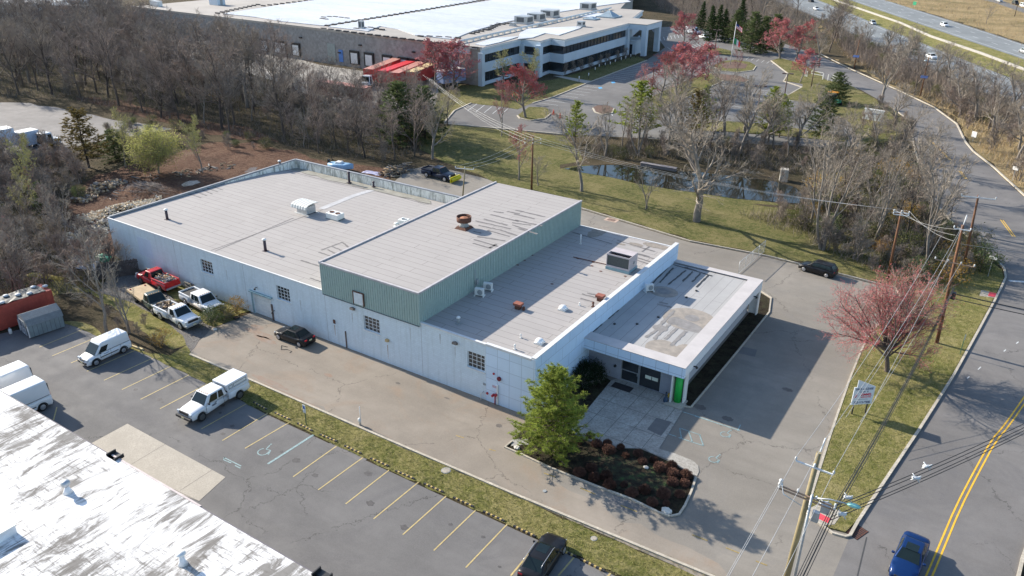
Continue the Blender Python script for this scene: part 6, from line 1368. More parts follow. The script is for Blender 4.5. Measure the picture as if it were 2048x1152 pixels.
H_ = {'spread': 14.2, 'maple': 9.3, 'pine_near': 9.9, 'pine': 10.3, 'spruce0': 12.3, 'spruce1': 9.3, 'cedar': 9.3, 'yellow0': 7.5, 'yellow1': 8.8, 'grey0': 12.3, 'grey1': 12.0, 'grey2': 11.0, 'red0': 8.8, 'red1': 8.8, 'pinkbare0': 8.8, 'pinkbare1': 8.8, 'shrub_g': 2.3, 'shrub_o': 2.5, 'shrub_a': 2.5, 'shrub_dark': 1.4, 'brush0': 3.8, 'brush1': 3.8, 'brush2': 3.8}
for i in range(5): H_['wood%d' % i] = 15.5
def at(key, kind, label, cat, base, top, wide=1.0, rz=None, group=None, z=0):
    h = hgt(base, top); w = g(*base); return plant(key, kind, label, cat, (w.x, w.y, z), h/H_[key], rz, group, wide)
# --- individual trees
at('pine_near', 'pine_tree', 'bushy light green pine in front of the white panelled corner', 'tree', (1100, 906), (1093, 716), 1.14, 2.6, z=.05)
at('maple', 'red_maple', 'red budding maple on the grass island beside the sale sign', 'tree', (1773, 745), (1782, 556), 1.08, 5.3, z=.1)
at('spread', 'bare_tree', 'big bare grey tree with a thick trunk on the lawn before the pond', 'tree', (1393, 443), (1400, 205), 1.15)
at('grey0', 'bare_tree', 'pale grey bare tree on the lawn right of the wooden pole', 'tree', (1163, 383), (1180, 218), 1.4)
at('grey1', 'bare_tree', 'small bare tree forked into two low trunks on the lawn', 'tree', (1293, 418), (1280, 325), 1.1)
at('grey0', 'bare_tree', 'crooked bare tree just right of the back wooden pole', 'tree', (1076, 372), (1085, 305), 1.3)
at('pinkbare0', 'red_maple', 'reddish budding tree left of the back wooden pole', 'tree', (1038, 360), (1040, 255), 1.1)
at('pinkbare1', 'bare_tree', 'pinkish bare tree on the lawn in front of the office car park', 'tree', (1003, 273), (1005, 165), .8)
at('red0', 'red_maple', 'red budding maple on the small island by the office lawn', 'tree', (1051, 236), (1050, 128), 1.5)
at('yellow1', 'budding_tree', 'yellowish budding tree against the white office front, right of the pair', 'tree', (1070, 190), (1065, 105), 1.3)
at('yellow1', 'budding_tree', 'yellowish budding tree against the white office front, left of the pair', 'tree', (1010, 180), (1010, 105), 1.4)
at('red1', 'red_maple', 'red budding tree against the stone warehouse wall, left one', 'tree', (868, 178), (866, 84), 1.6); at('red0', 'red_maple', 'red budding tree against the stone warehouse wall, right one', 'tree', (905, 180), (905, 86), 1.6)
at('red1', 'red_maple', 'bright red budding tree in the office car park near the white van', 'tree', (1364, 102), (1364, 28), 1.4)
for k, (px, tp, kk, lb) in enumerate((((1319, 203), (1320, 105), 'red1', 'first from the left'), ((1350, 187), (1352, 92), 'red0', 'second from the left'), ((1378, 175), (1380, 95), 'red1', 'third from the left'), ((1410, 161), (1408, 90), 'red0', 'fourth from the left'))): at(kk, 'red_maple', 'pinkish budding tree on the long car park island, '+lb, 'tree', px, tp, 1.55, group='trees on the long car park island')
at('pinkbare1', 'bare_tree', 'slim bare tree on the mulch tip near the flagpole', 'tree', (1475, 157), (1476, 100), .9); at('pinkbare0', 'bare_tree', 'pinkish budding tree beside the lamp post right of the office lawn', 'tree', (1285, 185), (1284, 130), 1.5)
at('red0', 'red_maple', 'bright red tree on the grass corner beside the white gate', 'tree', (1600, 166), (1598, 100), 1.3); at('red1', 'red_maple', 'large bright red maple behind the far grass corner, left', 'tree', (1560, 118), (1566, 38), 1.5); at('red0', 'red_maple', 'large bright red maple behind the far grass corner, right', 'tree', (1590, 122), (1600, 42), 1.3)
at('spread', 'bare_tree', 'wide bare tree behind the red maples by the upper road', 'tree', (1637, 135), (1640, 40), .85)
at('spread', 'bare_tree', 'wide bare tree leaning over the upper road beside the white sign', 'tree', (1763, 205), (1770, 88), .9)
at('spread', 'bare_tree', 'bare spreading tree before the car park at the green strip', 'tree', (1545, 296), (1550, 195), .8)
at('pine', 'pine_tree', 'light green open pine in front of the office car park', 'tree', (1278, 276), (1284, 158), 1.4); at('pine', 'pine_tree', 'smaller green pine left of the open light green pine', 'tree', (1150, 285), (1150, 198), .95)
at('spruce1', 'evergreen_tree', 'dark bushy evergreen beside the upper road, left of two', 'tree', (1643, 268), (1640, 180), 1.4); at('spruce1', 'evergreen_tree', 'dark bushy evergreen beside the upper road, right of two', 'tree', (1672, 206), (1676, 142), 1.5)
at('spruce1', 'evergreen_tree', 'round green evergreen among bare trees beside the highway', 'tree', (1825, 110), (1828, 70), 1.2)
for px, tp, kk in (((1418, 82), (1418, 8), 'spruce0'), ((1432, 76), (1432, 6), 'spruce0'), ((1450, 84), (1450, 15), 'spruce0'), ((1470, 88), (1470, 18), 'spruce1'), ((1500, 106), (1498, 20), 'spruce1'), ((1525, 105), (1525, 30), 'spruce1'), ((1480, 60), (1480, -10), 'spruce0'), ((1400, 60), (1400, 0), 'spruce0'), ((1545, 100), (1545, 25), 'spruce1')): at(kk, 'evergreen_tree', 'dark evergreen in the row beyond the office car park', 'tree', px, tp, 1.1, group='dark evergreens beyond the office car park')
at('yellow0', 'budding_tree', 'round yellow green budding tree on the bare dirt yard', 'tree', (318, 347), (303, 256), 1.15); at('yellow1', 'budding_tree', 'slender yellow green budding tree right of the round one', 'tree', (405, 345), (395, 240), 1.0)
at('cedar', 'cedar_tree', 'bronze coloured evergreen beside the pale lot at left', 'tree', (178, 335), (155, 212), 1.35); at('spruce1', 'evergreen_tree', 'yellow green evergreen behind the bronze one', 'tree', (232, 320), (238, 255), 1.6); at('spruce1', 'evergreen_tree', 'dark green evergreen in the brush at far left', 'tree', (88, 425), (80, 360), .9)
at('grey0', 'bare_tree', 'dark leaning bare tree growing behind the compact van', 'tree', (213, 664), (180, 470), 1.15, 2.0); at('grey2', 'bare_tree', 'bare tree with three thin trunks beside the compact van', 'tree', (258, 668), (245, 530), .8)
at('grey1', 'bare_tree', 'small bare tree against the brick wall beside the dark fence', 'tree', (250, 545), (250, 480), 1.1)
at('spruce1', 'evergreen_tree', 'olive evergreen at the right edge of the woods, left of two', 'tree', (800, 285), (802, 160), 1.35); at('spruce1', 'evergreen_tree', 'olive evergreen at the right edge of the woods, right of two', 'tree', (850, 280), (848, 168), 1.25)
# trees between the pond and the road
GC = 'tall bare trees between the pond and the road'
lst = [((1621, 450), (1615, 270)), ((1637, 436), (1640, 280)), ((1646, 500), (1650, 260)), ((1656, 465), (1665, 290)), ((1711, 437), (1712, 300)), ((1708, 519), (1728, 385)), ((1740, 422), (1745, 290)), ((1751, 492), (1785, 300)), ((1788, 457), (1800, 270)), ((1813, 475), (1835, 330)), ((1850, 532), (1855, 265)), ((1843, 514), (1848, 350)), ((1870, 455), (1880, 300)), ((1690, 400), (1700, 290)), ((1600, 440), (1590, 370)), ((1645, 415), (1650, 300)), ((1775, 400), (1790, 290)), ((1830, 430), (1840, 300)), ((1735, 380), (1740, 290)), ((1690, 300), (1695, 200)), ((1745, 310), (1750, 230)), ((1790, 330), (1800, 240)), ((1590, 250), (1585, 190)), ((1545, 400), (1550, 330)), ((1900, 440), (1930, 370))]
for k, (b_, t_) in enumerate(lst): at(('grey0', 'grey1', 'grey2', 'wood3', 'wood1')[k % 5], 'bare_tree', 'tall thin bare tree among others between pond and road', 'tree', b_, t_, .8 if k % 3 else 1.0, group=GC)
for px, w_ in (((1646, 500), 1), ((1709, 520), 1)): at('brush0', 'bare_tree', 'short pale dead trunk with drooping twigs at the edge of the verge', 'tree', px, (px[0]+3, px[1]-75), 1.3, group='short dead trees at the edge of the verge')
for b_, t_ in (((1800, 302), (1802, 205)), ((1832, 345), (1835, 235)), ((1788, 262), (1790, 165)), ((1858, 392), (1862, 275)), ((1752, 300), (1752, 205)), ((1702, 332), (1700, 225)), ((1655, 345), (1650, 235)), ((1920, 232), (1925, 140)), ((1985, 262), (1988, 170)), ((2035, 320), (2036, 215))): at('spread', 'bare_tree', 'wide bare tree overhanging the verge of the upper road', 'tree', b_, t_, 1.1, group='wide bare trees beside the upper road')
for px in ((1765, 372), (1785, 365), (1800, 378), (1640, 395)): p = g(*px); plant('shrub_a', 'shrub', 'golden yellow shrub on the far bank among the bare trees', 'shrub', (p.x, p.y, 0), 1.7, None, 'golden shrubs on the far bank')
# shrubs there
for px, kk, s_, lb in (((1960, 545), 'shrub_g', 1.5, 'bright green shrub beside the road sign at the kerb'), ((1945, 520), 'shrub_o', 1.7, 'yellow green shrub beside the two wooden poles'), ((1885, 545), 'shrub_g', 1.2, 'low bright green shrub at the foot of the wooden pole')): p = g(*px); plant(kk, 'shrub', lb, 'shrub', (p.x, p.y, .1), s_)
r_ = random.Random(77)
def scatter(n, poly_px, keys, kind, label, cat, group, s0, s1, mind=2.0, world=None, taken=None):
    poly = world or P2(*poly_px); xs = [p[0] for p in poly]; ys = [p[1] for p in poly]; out = []; tries = 0
    while len(out) < n and tries < n*60:
        tries += 1; x, y = r_.uniform(min(xs), max(xs)), r_.uniform(min(ys), max(ys)); c = False; m_ = len(poly)
        for i in range(m_):
            (xa, ya), (xb, yb) = poly[i], poly[(i+1) % m_]
            if (ya > y) != (yb > y) and x < (xb-xa)*(y-ya)/(yb-ya)+xa: c = not c
        if not c or any((x-a)**2+(y-b)**2 < mind*mind for a, b in out): continue
        out.append((x, y)); plant(r_.choice(keys), kind, label, cat, (x, y, 0), r_.uniform(s0, s1), r_.uniform(0, 6.28), group)
    return out
strip_px = [(1560, 425), (1620, 405), (1700, 380), (1790, 380), (1860, 420), (1930, 490), (1960, 540), (1900, 575), (1800, 560), (1700, 525), (1600, 475), (1480, 430)]
scatter(42, strip_px, ['brush0', 'brush1', 'brush2'], 'bare_bush', 'grey brown bare bush under the trees between pond and road', 'bush', 'bare bushes between pond and road', .5, 1.1, 2.2)
scatter(22, strip_px, ['shrub_g', 'shrub_o', 'shrub_o', 'shrub_a'], 'shrub', 'green to yellow shrub under the trees between pond and road', 'shrub', 'leafy shrubs between pond and road', .7, 1.5, 2.5)
scatter(14, [(1600, 300), (1800, 290), (1860, 400), (1780, 420), (1620, 390), (1600, 350)], ['shrub_g', 'shrub_o', 'shrub_a', 'brush0'], 'shrub', 'leafy shrub on the far bank of the pond', 'shrub', 'leafy shrubs on the far bank', .9, 1.6, 3)
scatter(30, [(1165, 300), (1300, 285), (1500, 292), (1620, 300), (1640, 345), (1480, 335), (1330, 318), (1180, 318)], ['brush0', 'brush1', 'brush2', 'shrub_o'], 'bare_bush', 'dark tangled bush on the bank behind the pond', 'bush', 'bushes on the bank behind the pond', .6, 1.1, 2.5)
scatter(14, [(1180, 300), (1300, 285), (1500, 292), (1620, 300), (1600, 320), (1400, 310), (1200, 312)], ['grey0', 'wood0', 'spread', 'grey2'], 'bare_tree', 'tree on the bank between the pond and the office car park', 'tree', 'trees on the bank behind the pond', .7, 1.0, 5)
scatter(10, [(1330, 262), (1370, 255), (1480, 262), (1560, 272), (1560, 285), (1400, 280)], ['cedar', 'pine', 'grey1', 'grey0', 'spread'], 'evergreen_tree', 'olive evergreen or bare tree in front of the office car park strip', 'tree', 'mixed trees before the car park strip', .8, 1.15, 4)
# shrubs by the trucks
for px, kk, s_, lb in (((424, 652), 'shrub_g', .95, 'round green shrub in front of the white pickups, nearest'), ((454, 640), 'shrub_o', .85, 'yellowish green shrub, middle of three by the driveway'), ((474, 628), 'shrub_a', .8, 'brown and green shrub closest to the roller door'), ((326, 690), 'shrub_a', .75, 'rusty orange dry shrub at the end of the gravel')): p = g(*px); plant(kk, 'shrub', lb, 'shrub', (p.x, p.y, 0), s_)
# planting bed
bushes = [(620, 42), (675, 108), (762, 100), (775, 160), (870, 132), (910, 198), (1008, 185), (1045, 248), (1135, 232), (1185, 302), (1280, 282), (1285, 348), (1390, 358), (1285, 418), (1380, 422), (540, 340), (635, 300), (755, 365), (660, 380), (780, 436), (895, 432), (955, 500), (1060, 478), (1120, 578), (1210, 512), (1235, 582), (1340, 512), (535, 85)]
for k, q in enumerate(bushes):
    p = g(*z7(*q)); front = k < 15; plant('bush%d' % (k % 2), 'round_bush', 'round clipped red brown bush in the row along the entrance paving' if front else 'round dark red brown bush in the lower part of the planting bed', 'bush', (p.x, p.y, .05), r_.uniform(.75, 1.3) if front else r_.uniform(.6, 1.25), None, 'bushes along the entrance paving' if front else 'bushes low in the planting bed')
for k, px in enumerate(((1145, 752), (1160, 746), (1172, 758), (1150, 770), (1185, 765))): p = g(*px); plant('shrub_dark', 'dark_shrub', 'dark pointed evergreen shrub in the shaded corner by the entrance', 'shrub', (max(p.x, -28.2), min(p.y, 57.2), .05), r_.uniform(1.0, 1.4), None, 'dark shrubs in the shaded entrance corner', .8)
# --- the woods behind
woods_px = [(-60, 40), (60, 25), (230, 45), (262, 110), (420, 130), (560, 170), (640, 205), (740, 222), (850, 228), (900, 250), (860, 285), (835, 318), (760, 322), (640, 308), (540, 285), (420, 262), (330, 240), (200, 212), (100, 198), (-60, 195)]
GW = 'bare trees in the woods at left'
wk = ['wood0', 'wood1', 'wood2', 'wood3', 'wood4', 'wood0', 'wood2', 'grey0']
for n_, pl_, s0_, s1_ in ((66, [(230, 100), (420, 135), (560, 172), (570, 290), (420, 262), (330, 240), (230, 215)], .7, 1.1), (56, [(560, 172), (640, 207), (740, 224), (850, 230), (900, 250), (860, 285), (835, 318), (760, 322), (640, 308), (570, 290)], .45, .78)): scatter(n_, pl_, wk, 'bare_tree', 'tall bare brown tree in the woods behind the building', 'tree', 'bare trees in the woods behind the building', s0_, s1_, 3.6)
scatter(82, [(-60, 70), (60, 60), (230, 70), (262, 110), (260, 215), (100, 198), (-60, 195)], wk, 'bare_tree', 'tall bare brown tree in the woods at the upper left', 'tree', 'bare trees in the woods at the upper left', .75, 1.2, 5)
scatter(12, [(-60, 25), (60, 18), (230, 38), (250, 75), (0, 85), (-60, 80)], wk, 'bare_tree', 'tall bare brown tree in the woods at the upper left', 'tree', 'bare trees in the woods at the upper left', .9, 1.3, 14)
for b_, t_ in (((495, 215), (495, 45)), ((300, 190), (295, 50)), ((360, 160), (365, 30)), ((450, 185), (452, 40)), ((240, 140), (225, 20)), ((60, 165), (60, 30)), ((865, 318), (855, 190))): at('spread', 'bare_tree', 'large dark spreading bare tree standing out of the woods', 'tree', b_, t_, .8, group='large spreading trees in the woods')
for me in (): pass
scatter(95, woods_px, ['brush0', 'brush1', 'brush2'], 'bare_bush', 'brown bare undergrowth bush in the woods', 'bush', 'undergrowth bushes in the woods', .7, 1.4, 3.0)
scatter(18, [(200, 250), (330, 245), (540, 285), (640, 318), (560, 305), (400, 290), (240, 305)], ['shrub_o', 'shrub_o', 'yellow1', 'shrub_g'], 'shrub', 'yellow green bush along the edge of the dirt yard', 'bush', 'green bushes along the dirt yard', .5, 1.0, 3.5)
# brush left of our building
left_px = [(-80, 330), (60, 310), (130, 330), (170, 360), (130, 420), (150, 470), (215, 520), (235, 560), (180, 600), (110, 590), (-80, 610)]
scatter(60, left_px, ['brush0', 'brush1', 'brush2', 'brush2'], 'bare_bush', 'grey brown bare bush in the thicket at the left edge', 'bush', 'bare bushes in the left thicket', .9, 1.7, 2.0)
scatter(18, left_px, ['grey0', 'grey1', 'grey2', 'wood1', 'pinkbare1'], 'bare_tree', 'thin bare tree in the thicket at the left edge', 'tree', 'thin bare trees in the left thicket', .35, .6, 3.0)
scatter(9, [(-40, 320), (200, 300), (260, 330), (160, 400), (60, 460), (-40, 440)], ['shrub_o', 'shrub_g', 'shrub_o', 'yellow1'], 'shrub', 'yellow green bush in the thicket at the left edge', 'bush', 'green bushes in the left thicket', .6, 1.2, 4)
scatter(14, [(210, 300), (300, 300), (420, 300), (540, 300), (500, 290), (330, 265), (200, 262)], ['brush0', 'brush1', 'brush2'], 'bare_bush', 'bare bush on the rim of the dirt yard', 'bush', 'bare bushes round the dirt yard', .4, .8, 3)
scatter(7, [(170, 600), (290, 650), (330, 700), (280, 690), (200, 640)], ['brush2', 'brush0', 'brush1'], 'bare_bush', 'low bare bush on the weedy strip beside the gravel', 'bush', 'low bushes beside the gravel', .25, .45, 2.0)
# by the highway
hp = [(1640, 45), (1745, 95), (2000, 205), (2100, 245), (2100, 420), (1960, 300), (1900, 235), (1800, 175), (1700, 125)]
scatter(30, hp, ['grey0', 'grey1', 'spread', 'spread', 'wood3'], 'bare_tree', 'bare tree between the upper road and the highway', 'tree', 'bare trees between the upper road and the highway', .6, .9, 5)
scatter(62, hp, ['brush0', 'brush1', 'brush2', 'shrub_o'], 'bare_bush', 'brown bush between the upper road and the highway', 'bush', 'bushes between the upper road and the highway', .8, 1.6, 3.5)
scatter(22, [(1290, -10), (1390, 45), (1480, 50), (1560, 85), (1660, 108), (1690, 75), (1610, 35), (1480, -22), (1400, -30)], ['wood0', 'wood2', 'spread', 'wood4', 'grey0'], 'bare_tree', 'bare tree beyond the office car park at the top', 'tree', 'bare trees beyond the office car park', .8, 1.1, 7)
scatter(16, [(1760, 210), (1810, 245), (1830, 290), (1800, 330), (1700, 320), (1700, 290)], ['brush0', 'brush2', 'brush1'], 'bare_bush', 'bare bush between the grass strip and the upper road', 'bush', 'bare bushes by the grass strip', .6, 1.0, 3)
at('grey0', 'bare_tree', 'small bare tree alone in the tan reed field', 'tree', (1972, 48), (1974, 8), 1.3)
# one mass of underbrush: thin leaning stems too many to count
def brushmass(polys, label, n, h0, h1, m, w=.02, seed=3, sp=.5, name='underbrush', z=0):
    r = random.Random(seed); mb = MB()
    for poly_px, share in polys:
        poly = P2(*poly_px); xs = [p[0] for p in poly]; ys = [p[1] for p in poly]; k = 0
        while k < n*share:
            x, y = r.uniform(min(xs), max(xs)), r.uniform(min(ys), max(ys)); c = False
            for i in range(len(poly)):
                (xa, ya), (xb, yb) = poly[i], poly[(i+1) % len(poly)]
                if (ya > y) != (yb > y) and x < (xb-xa)*(y-ya)/(yb-ya)+xa: c = not c
            if not c: continue
            for _ in range(6):
                k += 1; h = r.uniform(h0, h1); a = r.uniform(0, 2*PI); l = r.uniform(.1, .9)*h; px, py = x+r.gauss(0, sp), y+r.gauss(0, sp); t = r.uniform(0, PI); cx, sy = math.cos(t)*w, math.sin(t)*w
                mb.m = k % 3; o = len(mb.v); mb.v += [(px-cx, py-sy, z), (px+cx, py+sy, z), (px+math.cos(a)*l, py+math.sin(a)*l, z+h)]; mb.face((o, o+1, o+2))
    return mb.build(name, m, kind='stuff', label=label, cat='underbrush' if name == 'underbrush' else 'grass')
brushmass([(woods_px, .62), (left_px, .16), (strip_px, .12), ([(1165, 300), (1300, 285), (1500, 290), (1640, 300), (1650, 350), (1480, 335), (1330, 318), (1180, 318)], .10)], 'tangled brown stems and dead growth covering the ground under the woods', 95000, .3, 1.6, [m_twigd, m_twig, leafm('brush_green', (.075, .08, .035))], .024)
brushmass([([(1290, -20), (1320, 20), (1390, 48), (1480, 45), (1560, 85), (1640, 45), (1540, -15), (1400, -35)], .45), ([(-60, 15), (60, 10), (235, 18), (255, 60), (60, 50), (-60, 60)], .3), ([(1640, 45), (1745, 95), (2000, 205), (2060, 240), (1960, 235), (1880, 200), (1800, 165), (1700, 118)], .2)], 'grey brown scrub and saplings merging into a mass far behind', 60000, 1.2, 4.8, [m_twigd, m_twig, m_twigp], .03, 17)
brushmass([([(1700, -30), (1760, 0), (1911, 46), (2048, 92), (2200, 140), (2200, -20)], .5), (hp, .5)], 'tan dry reeds and grass along the highway', 26000, .5, 1.6, [M('reed_tan', (.36, .25, .12), .9), M('reed_pale', (.42, .32, .18), .9), m_twig], .035, 8)
# ------------------------------------------------------------------ poles, wires, lamps, signs, small things
m_pole = M('pole_wood_brown', (.20, .09, .04), .85, col2=(.10, .045, .025), scale=2); m_polep = M('pole_wood_pale', (.33, .27, .15), .85, col2=(.22, .18, .10), scale=2)
m_ins = M('insulator_grey', (.6, .63, .65), .4); m_arm = M('crossarm_wood', (.30, .21, .15), .85, var=.2, scale=3)
m_wpale = M('wire_pale', (.42, .42, .42), .5, .3); m_wblk = M('wire_black', (.02, .02, .022), .6)
def pole(label, base, top, r, m, arms=(), name='utility_pole', h=None, foot=None):
    B0 = g(*base); hh = h or hgt(base, top); t = thing(name, label, 'utility pole', (B0.x, B0.y, 0), 0); 
    # lean so that the head meets its place
    d = FW*FPX+RT*(top[0]-1024)-UP*(top[1]-576); k = (hh-CH)/d.z; tp = Vector((d.x*k-B0.x, d.y*k-B0.y, hh))
    if tp.xy.length > 1.2: tp = Vector((tp.x/tp.xy.length*1.2, tp.y/tp.xy.length*1.2, hh))
    mb = MB(); mb.tube([(0, 0, -.1), tp], [r, r*.68], 12); mb.build('pole', m, t)
    pts = []
    for (f, L, ang, mm, n) in arms:
        c = tp*f; dx, dy = math.cos(ang)*L/2, math.sin(ang)*L/2; mb = MB(); off = Vector((math.sin(ang), -math.cos(ang), 0))*(r+.06)
        a = c+off-Vector((dx, dy, 0)); b = c+off+Vector((dx, dy, 0)); mb.tube([a, b], .06, 4, smooth=False); ca = mb.build('crossarm', mm, t)
        ins = MB()
        for i in range(n):
            q = a.lerp(b, i/(n-1) if n > 1 else .5); ins.lathe((q.x, q.y, q.z+.05), [(.03, 0), (.08, .05), (.05, .12), (.08, .17), (.03, .24)], 8); pts.append(q+Vector((B0.x, B0.y, .3)))
        ins.build('insulator', m_ins, ca)
    return t, tp+Vector((B0.x, B0.y, 0)), pts
def wire(a, b, sag, r, m, label, group, name='overhead_wire', n=18):
    a, b = Vector(a), Vector(b); mb = MB(); pts = [a.lerp(b, i/n)-Vector((0, 0, 4*sag*(i/n)*(1-i/n))) for i in range(n+1)]; mb.tube(pts, r, 4, cap=False); return mb.build(name, m, label=label, cat='wire', group=group)
A90 = PI/2
p1, t1, i1 = pole('brown wooden pole behind the raised bay carrying the wires over the lawn', (1063, 380), (1066, 272), .17, m_pole, [(.93, 2.4, .6, m_arm, 3), (.86, 2.4, .6, m_arm, 3)])
p2, t2, i2 = pole('brown wooden pole at the yard corner with a cluster of insulators', (1775, 558), (1803, 422), .17, m_pole, [(.985, 1.6, .2, m_ins, 3), (.95, 1.6, .2, m_ins, 3)])
p3, t3, i3 = pole('brown wooden pole nearest the red maple with a long double crossarm', (1873, 688), (1926, 450), .19, m_pole, [(.70, 3.4, .0, m_arm, 4), (.97, 1.4, .1, m_ins, 2)])
mb = MB(); mb.tube([t3-p3.location-Vector((0, 0, .6)), t3-p3.location+Vector((.1, .1, 1.0))], .05, 6); mb.build('riser', m_ins, p3)
mb = MB(); mb.b2(.1, .5, -.2, .2, 5.2, 5.9); mb.build('junction_box', m_black, p3)
p4, t4, i4 = pole('tallest brown wooden pole with a metal crossarm beside the upper road', (1924, 549), (1957, 390), .17, m_pole, [(.975, 3.6, .25, m_ins, 3)])
p5, t5, i5 = pole('small wooden pole with a pale crossarm beside the plow truck', (925, 398), (930, 335), .12, m_polep, [(.97, 2.8, .35, m_ins, 3)])
# the big pale pole at the front
fb = (1566, 1180); p6, t6, i6 = pole('pale greenish wooden pole leaning up at the bottom right with two crossarms', fb, (1638, 905), .21, m_polep, [(.915, 2.2, -.05, m_ins, 3), (.72, 3.3, -.05, m_arm, 4), (.70, 3.3, -.05, m_arm, 2)])
L6 = p6.location
mb = MB(); mb.tube([t6-L6-Vector((0, 0, .5)), t6-L6+Vector((.15, .3, .9))], .045, 6); mb.build('riser', m_ins, p6)
mb = MB(); c = (t6-L6)*.73; mb.lathe((c.x-1.6, c.y-.3, c.z), [(.1, 0), (.16, .1), (.1, .3), (.14, .4), (.03, .5)], 10); mb.tube([(c.x-1.6, c.y-.3, c.z+.4), (c.x-1.3, c.y-.6, c.z-.3), (c.x-.2, c.y-.3, c.z-.9)], .03, 5); mb.build('cutout_switch', m_ins, p6)
mb = MB(); c = (t6-L6)*.68; mb.b2(c.x+.9, c.x+1.4, c.y-.35, c.y+.05, c.z-.3, c.z+.3); mb.b2(c.x+.5, c.x+.9, c.y-.3, c.y, c.z-1.2, c.z-.5); mb.build('switch_box', m_gal, p6)
# grey metal lamp pole beside it
lb_, lt_ = (1590, 1180), (1627, 1040)
def arm_lamp(label, base, hpole, az, L, m=m_gal, dbl=False, head=M('lamp_head_green', (.25, .55, .5), .35), tp=None, name='street_lamp'):
    B0 = g(*base); t = thing(name, label, 'street lamp', (B0.x, B0.y, 0), az); lean = Vector((0, 0, hpole))
    mb = MB(); mb.tube([(0, 0, 0), lean], [.11, .07], 10); mb.build('pole', m, t)
    for s in ((1, -1) if dbl else (1,)):
        mb = MB(); mb.tube([(0, 0, hpole-.25), (s*L*.5, 0, hpole+.02), (s*L, 0, hpole+.05)], .045, 8); ar = mb.build('arm', m, t)
        mb = MB(); mb.lathe((0, 0, 0), [(.03, -.12), (.17, -.05), (.21, .02), (.12, .10), (.02, .12)], 12); mb.v = [(x*1.9+s*(L+.3), y, z+hpole+.05) for x, y, z in mb.v]; mb.build('lamp_head', head, t)
    return t
arm_lamp('grey metal lamp pole with a turquoise lamp head at the bottom right', (1580, 1195), 8.3, .12, 2.0)
# lamp posts of the car parks
def post(label, base, top, name='lamp_post', dbl=True, m=M('post_bronze', (.10, .06, .05), .6), group='double-headed lamp posts in the office car park'):
    h = hgt(base, top); B0 = g(*base); t = thing(name, label, 'lamp post', (B0.x, B0.y, 0), .3, group)
    mb = MB(); mb.tube([(0, 0, 0), (0, 0, h)], .12, 8); mb.build('pole', m, t)
    for s in ((1, -1) if dbl else (1,)): mb = MB(); mb.b2(s*.35, s*1.25, -.3, .3, h-.1, h+.12); mb.b2(0, s*.35, -.05, .05, h-.05, h+.05); mb.build('lamp_head', m, t)
for b_, t_, lb in (((1302, 205), (1306, 138), 'bronze lamp post behind the light green pine'), ((1362, 183), (1368, 115), 'bronze lamp post on the long island among pink trees'), ((1515, 222), (1521, 172), 'bronze lamp post in the open car park, nearest the upper road'), ((1568, 198), (1572, 147), 'bronze lamp post at the grass corner by the gate'), ((1622, 176), (1627, 126), 'bronze lamp post just behind the white gate'), ((1415, 158), (1420, 96), 'bronze lamp post at the far end of the long island'), ((1430, 100), (1434, 60), 'thin lamp post before the dark evergreens'), ((1006, 200), (1008, 152), 'bronze lamp post in front of the office lawn trees')): post(lb, b_, t_)
# flagpole
B0 = g(1460, 130); hf = hgt((1460, 130), (1471, 46)); t = thing('flagpole', 'white flagpole with two flags on the round island', 'flagpole', (B0.x, B0.y, .15))
MB().tube([(0, 0, 0), (.25, .2, hf)], [.13, .07], 10).build('pole', m_wmet, t); MB().lathe((.25, .2, hf), [(.05, 0), (.14, .1), (.05, .22)], 8).build('finial', m_gal, t)
def flag(z, cols, w, h, nm, stripes='v'):
    mb = MB(); n = 9
    for i in range(n):
        x0, x1 = i*w/n, (i+1)*w/n; y0, y1 = .25*math.sin(x0*2.2), .25*math.sin(x1*2.2); d0, d1 = x0*.55, x1*.55
        if stripes == 'v': mb.m = min(len(cols)-1, i*len(cols)//n); mb.quad((x0+.3, y0+.2, z-h-d0), (x1+.3, y1+.2, z-h-d1), (x1+.3, y1+.2, z-d1), (x0+.3, y0+.2, z-d0))
        else:
            for k in range(7):
                mb.m = 2 if (i < 4 and k > 3) else k % 2; mb.quad((x0+.3, y0+.2, z-h+h*k/7-d0), (x1+.3, y1+.2, z-h+h*k/7-d1), (x1+.3, y1+.2, z-h+h*(k+1)/7-d1), (x0+.3, y0+.2, z-h+h*(k+1)/7-d0))
    mb.build(nm, cols, t)
fr_, fw_, fb_, fg_ = M('flag_red', (.6, .03, .04), .8), M('flag_white', (.75, .75, .75), .8), M('flag_blue', (.03, .05, .2), .8), M('flag_green', (.03, .3, .12), .8)
flag(hf-.3, [fr_, fw_, fb_], 1.9, 1.3, 'flag', 'h'); flag(hf-4.2, [fg_, fw_, fr_], 1.8, 1.5, 'flag')
# --- wires
GWr = 'overhead wires along the road'
far_end = Vector((-8.5, -12, 11.0))
top6 = i6[0], i6[2]; P3l = t3+Vector((-.7, 0, -.3)); P3r = t3+Vector((.2, 0, .9))
def nxt(p, d=(-1.5, -50, .3)): return Vector(p)+Vector(d)
wire(i6[0], i3[0]+Vector((0, 0, 2.2)), 1.0, .017, m_wpale, 'pale wire from the left tip of the front crossarm up to the maple pole', GWr); wire(i6[2], t3-Vector((0, 0, .3)), 1.0, .017, m_wpale, 'pale wire from right crossarm tip of the front pole to the maple pole', GWr)
wire(t6+Vector((.15, .3, .8)), P3r, .9, .015, m_wpale, 'pale wire joining the tops of the front pole and the maple pole', GWr)
for k, q in enumerate((i6[0], i6[2], t6+Vector((.15, .3, .8)), i6[3])): wire(q, nxt(q), 1.1, .017, m_wpale, 'pale wire running out of the bottom of the picture from the front pole', 'wires leaving the bottom of the picture')
bund6 = p6.location+(t6-L6)*.68+Vector((1.5, .1, 0)); bund3 = p3.location+(t3-p3.location)*.50+Vector((.35, 0, 0))
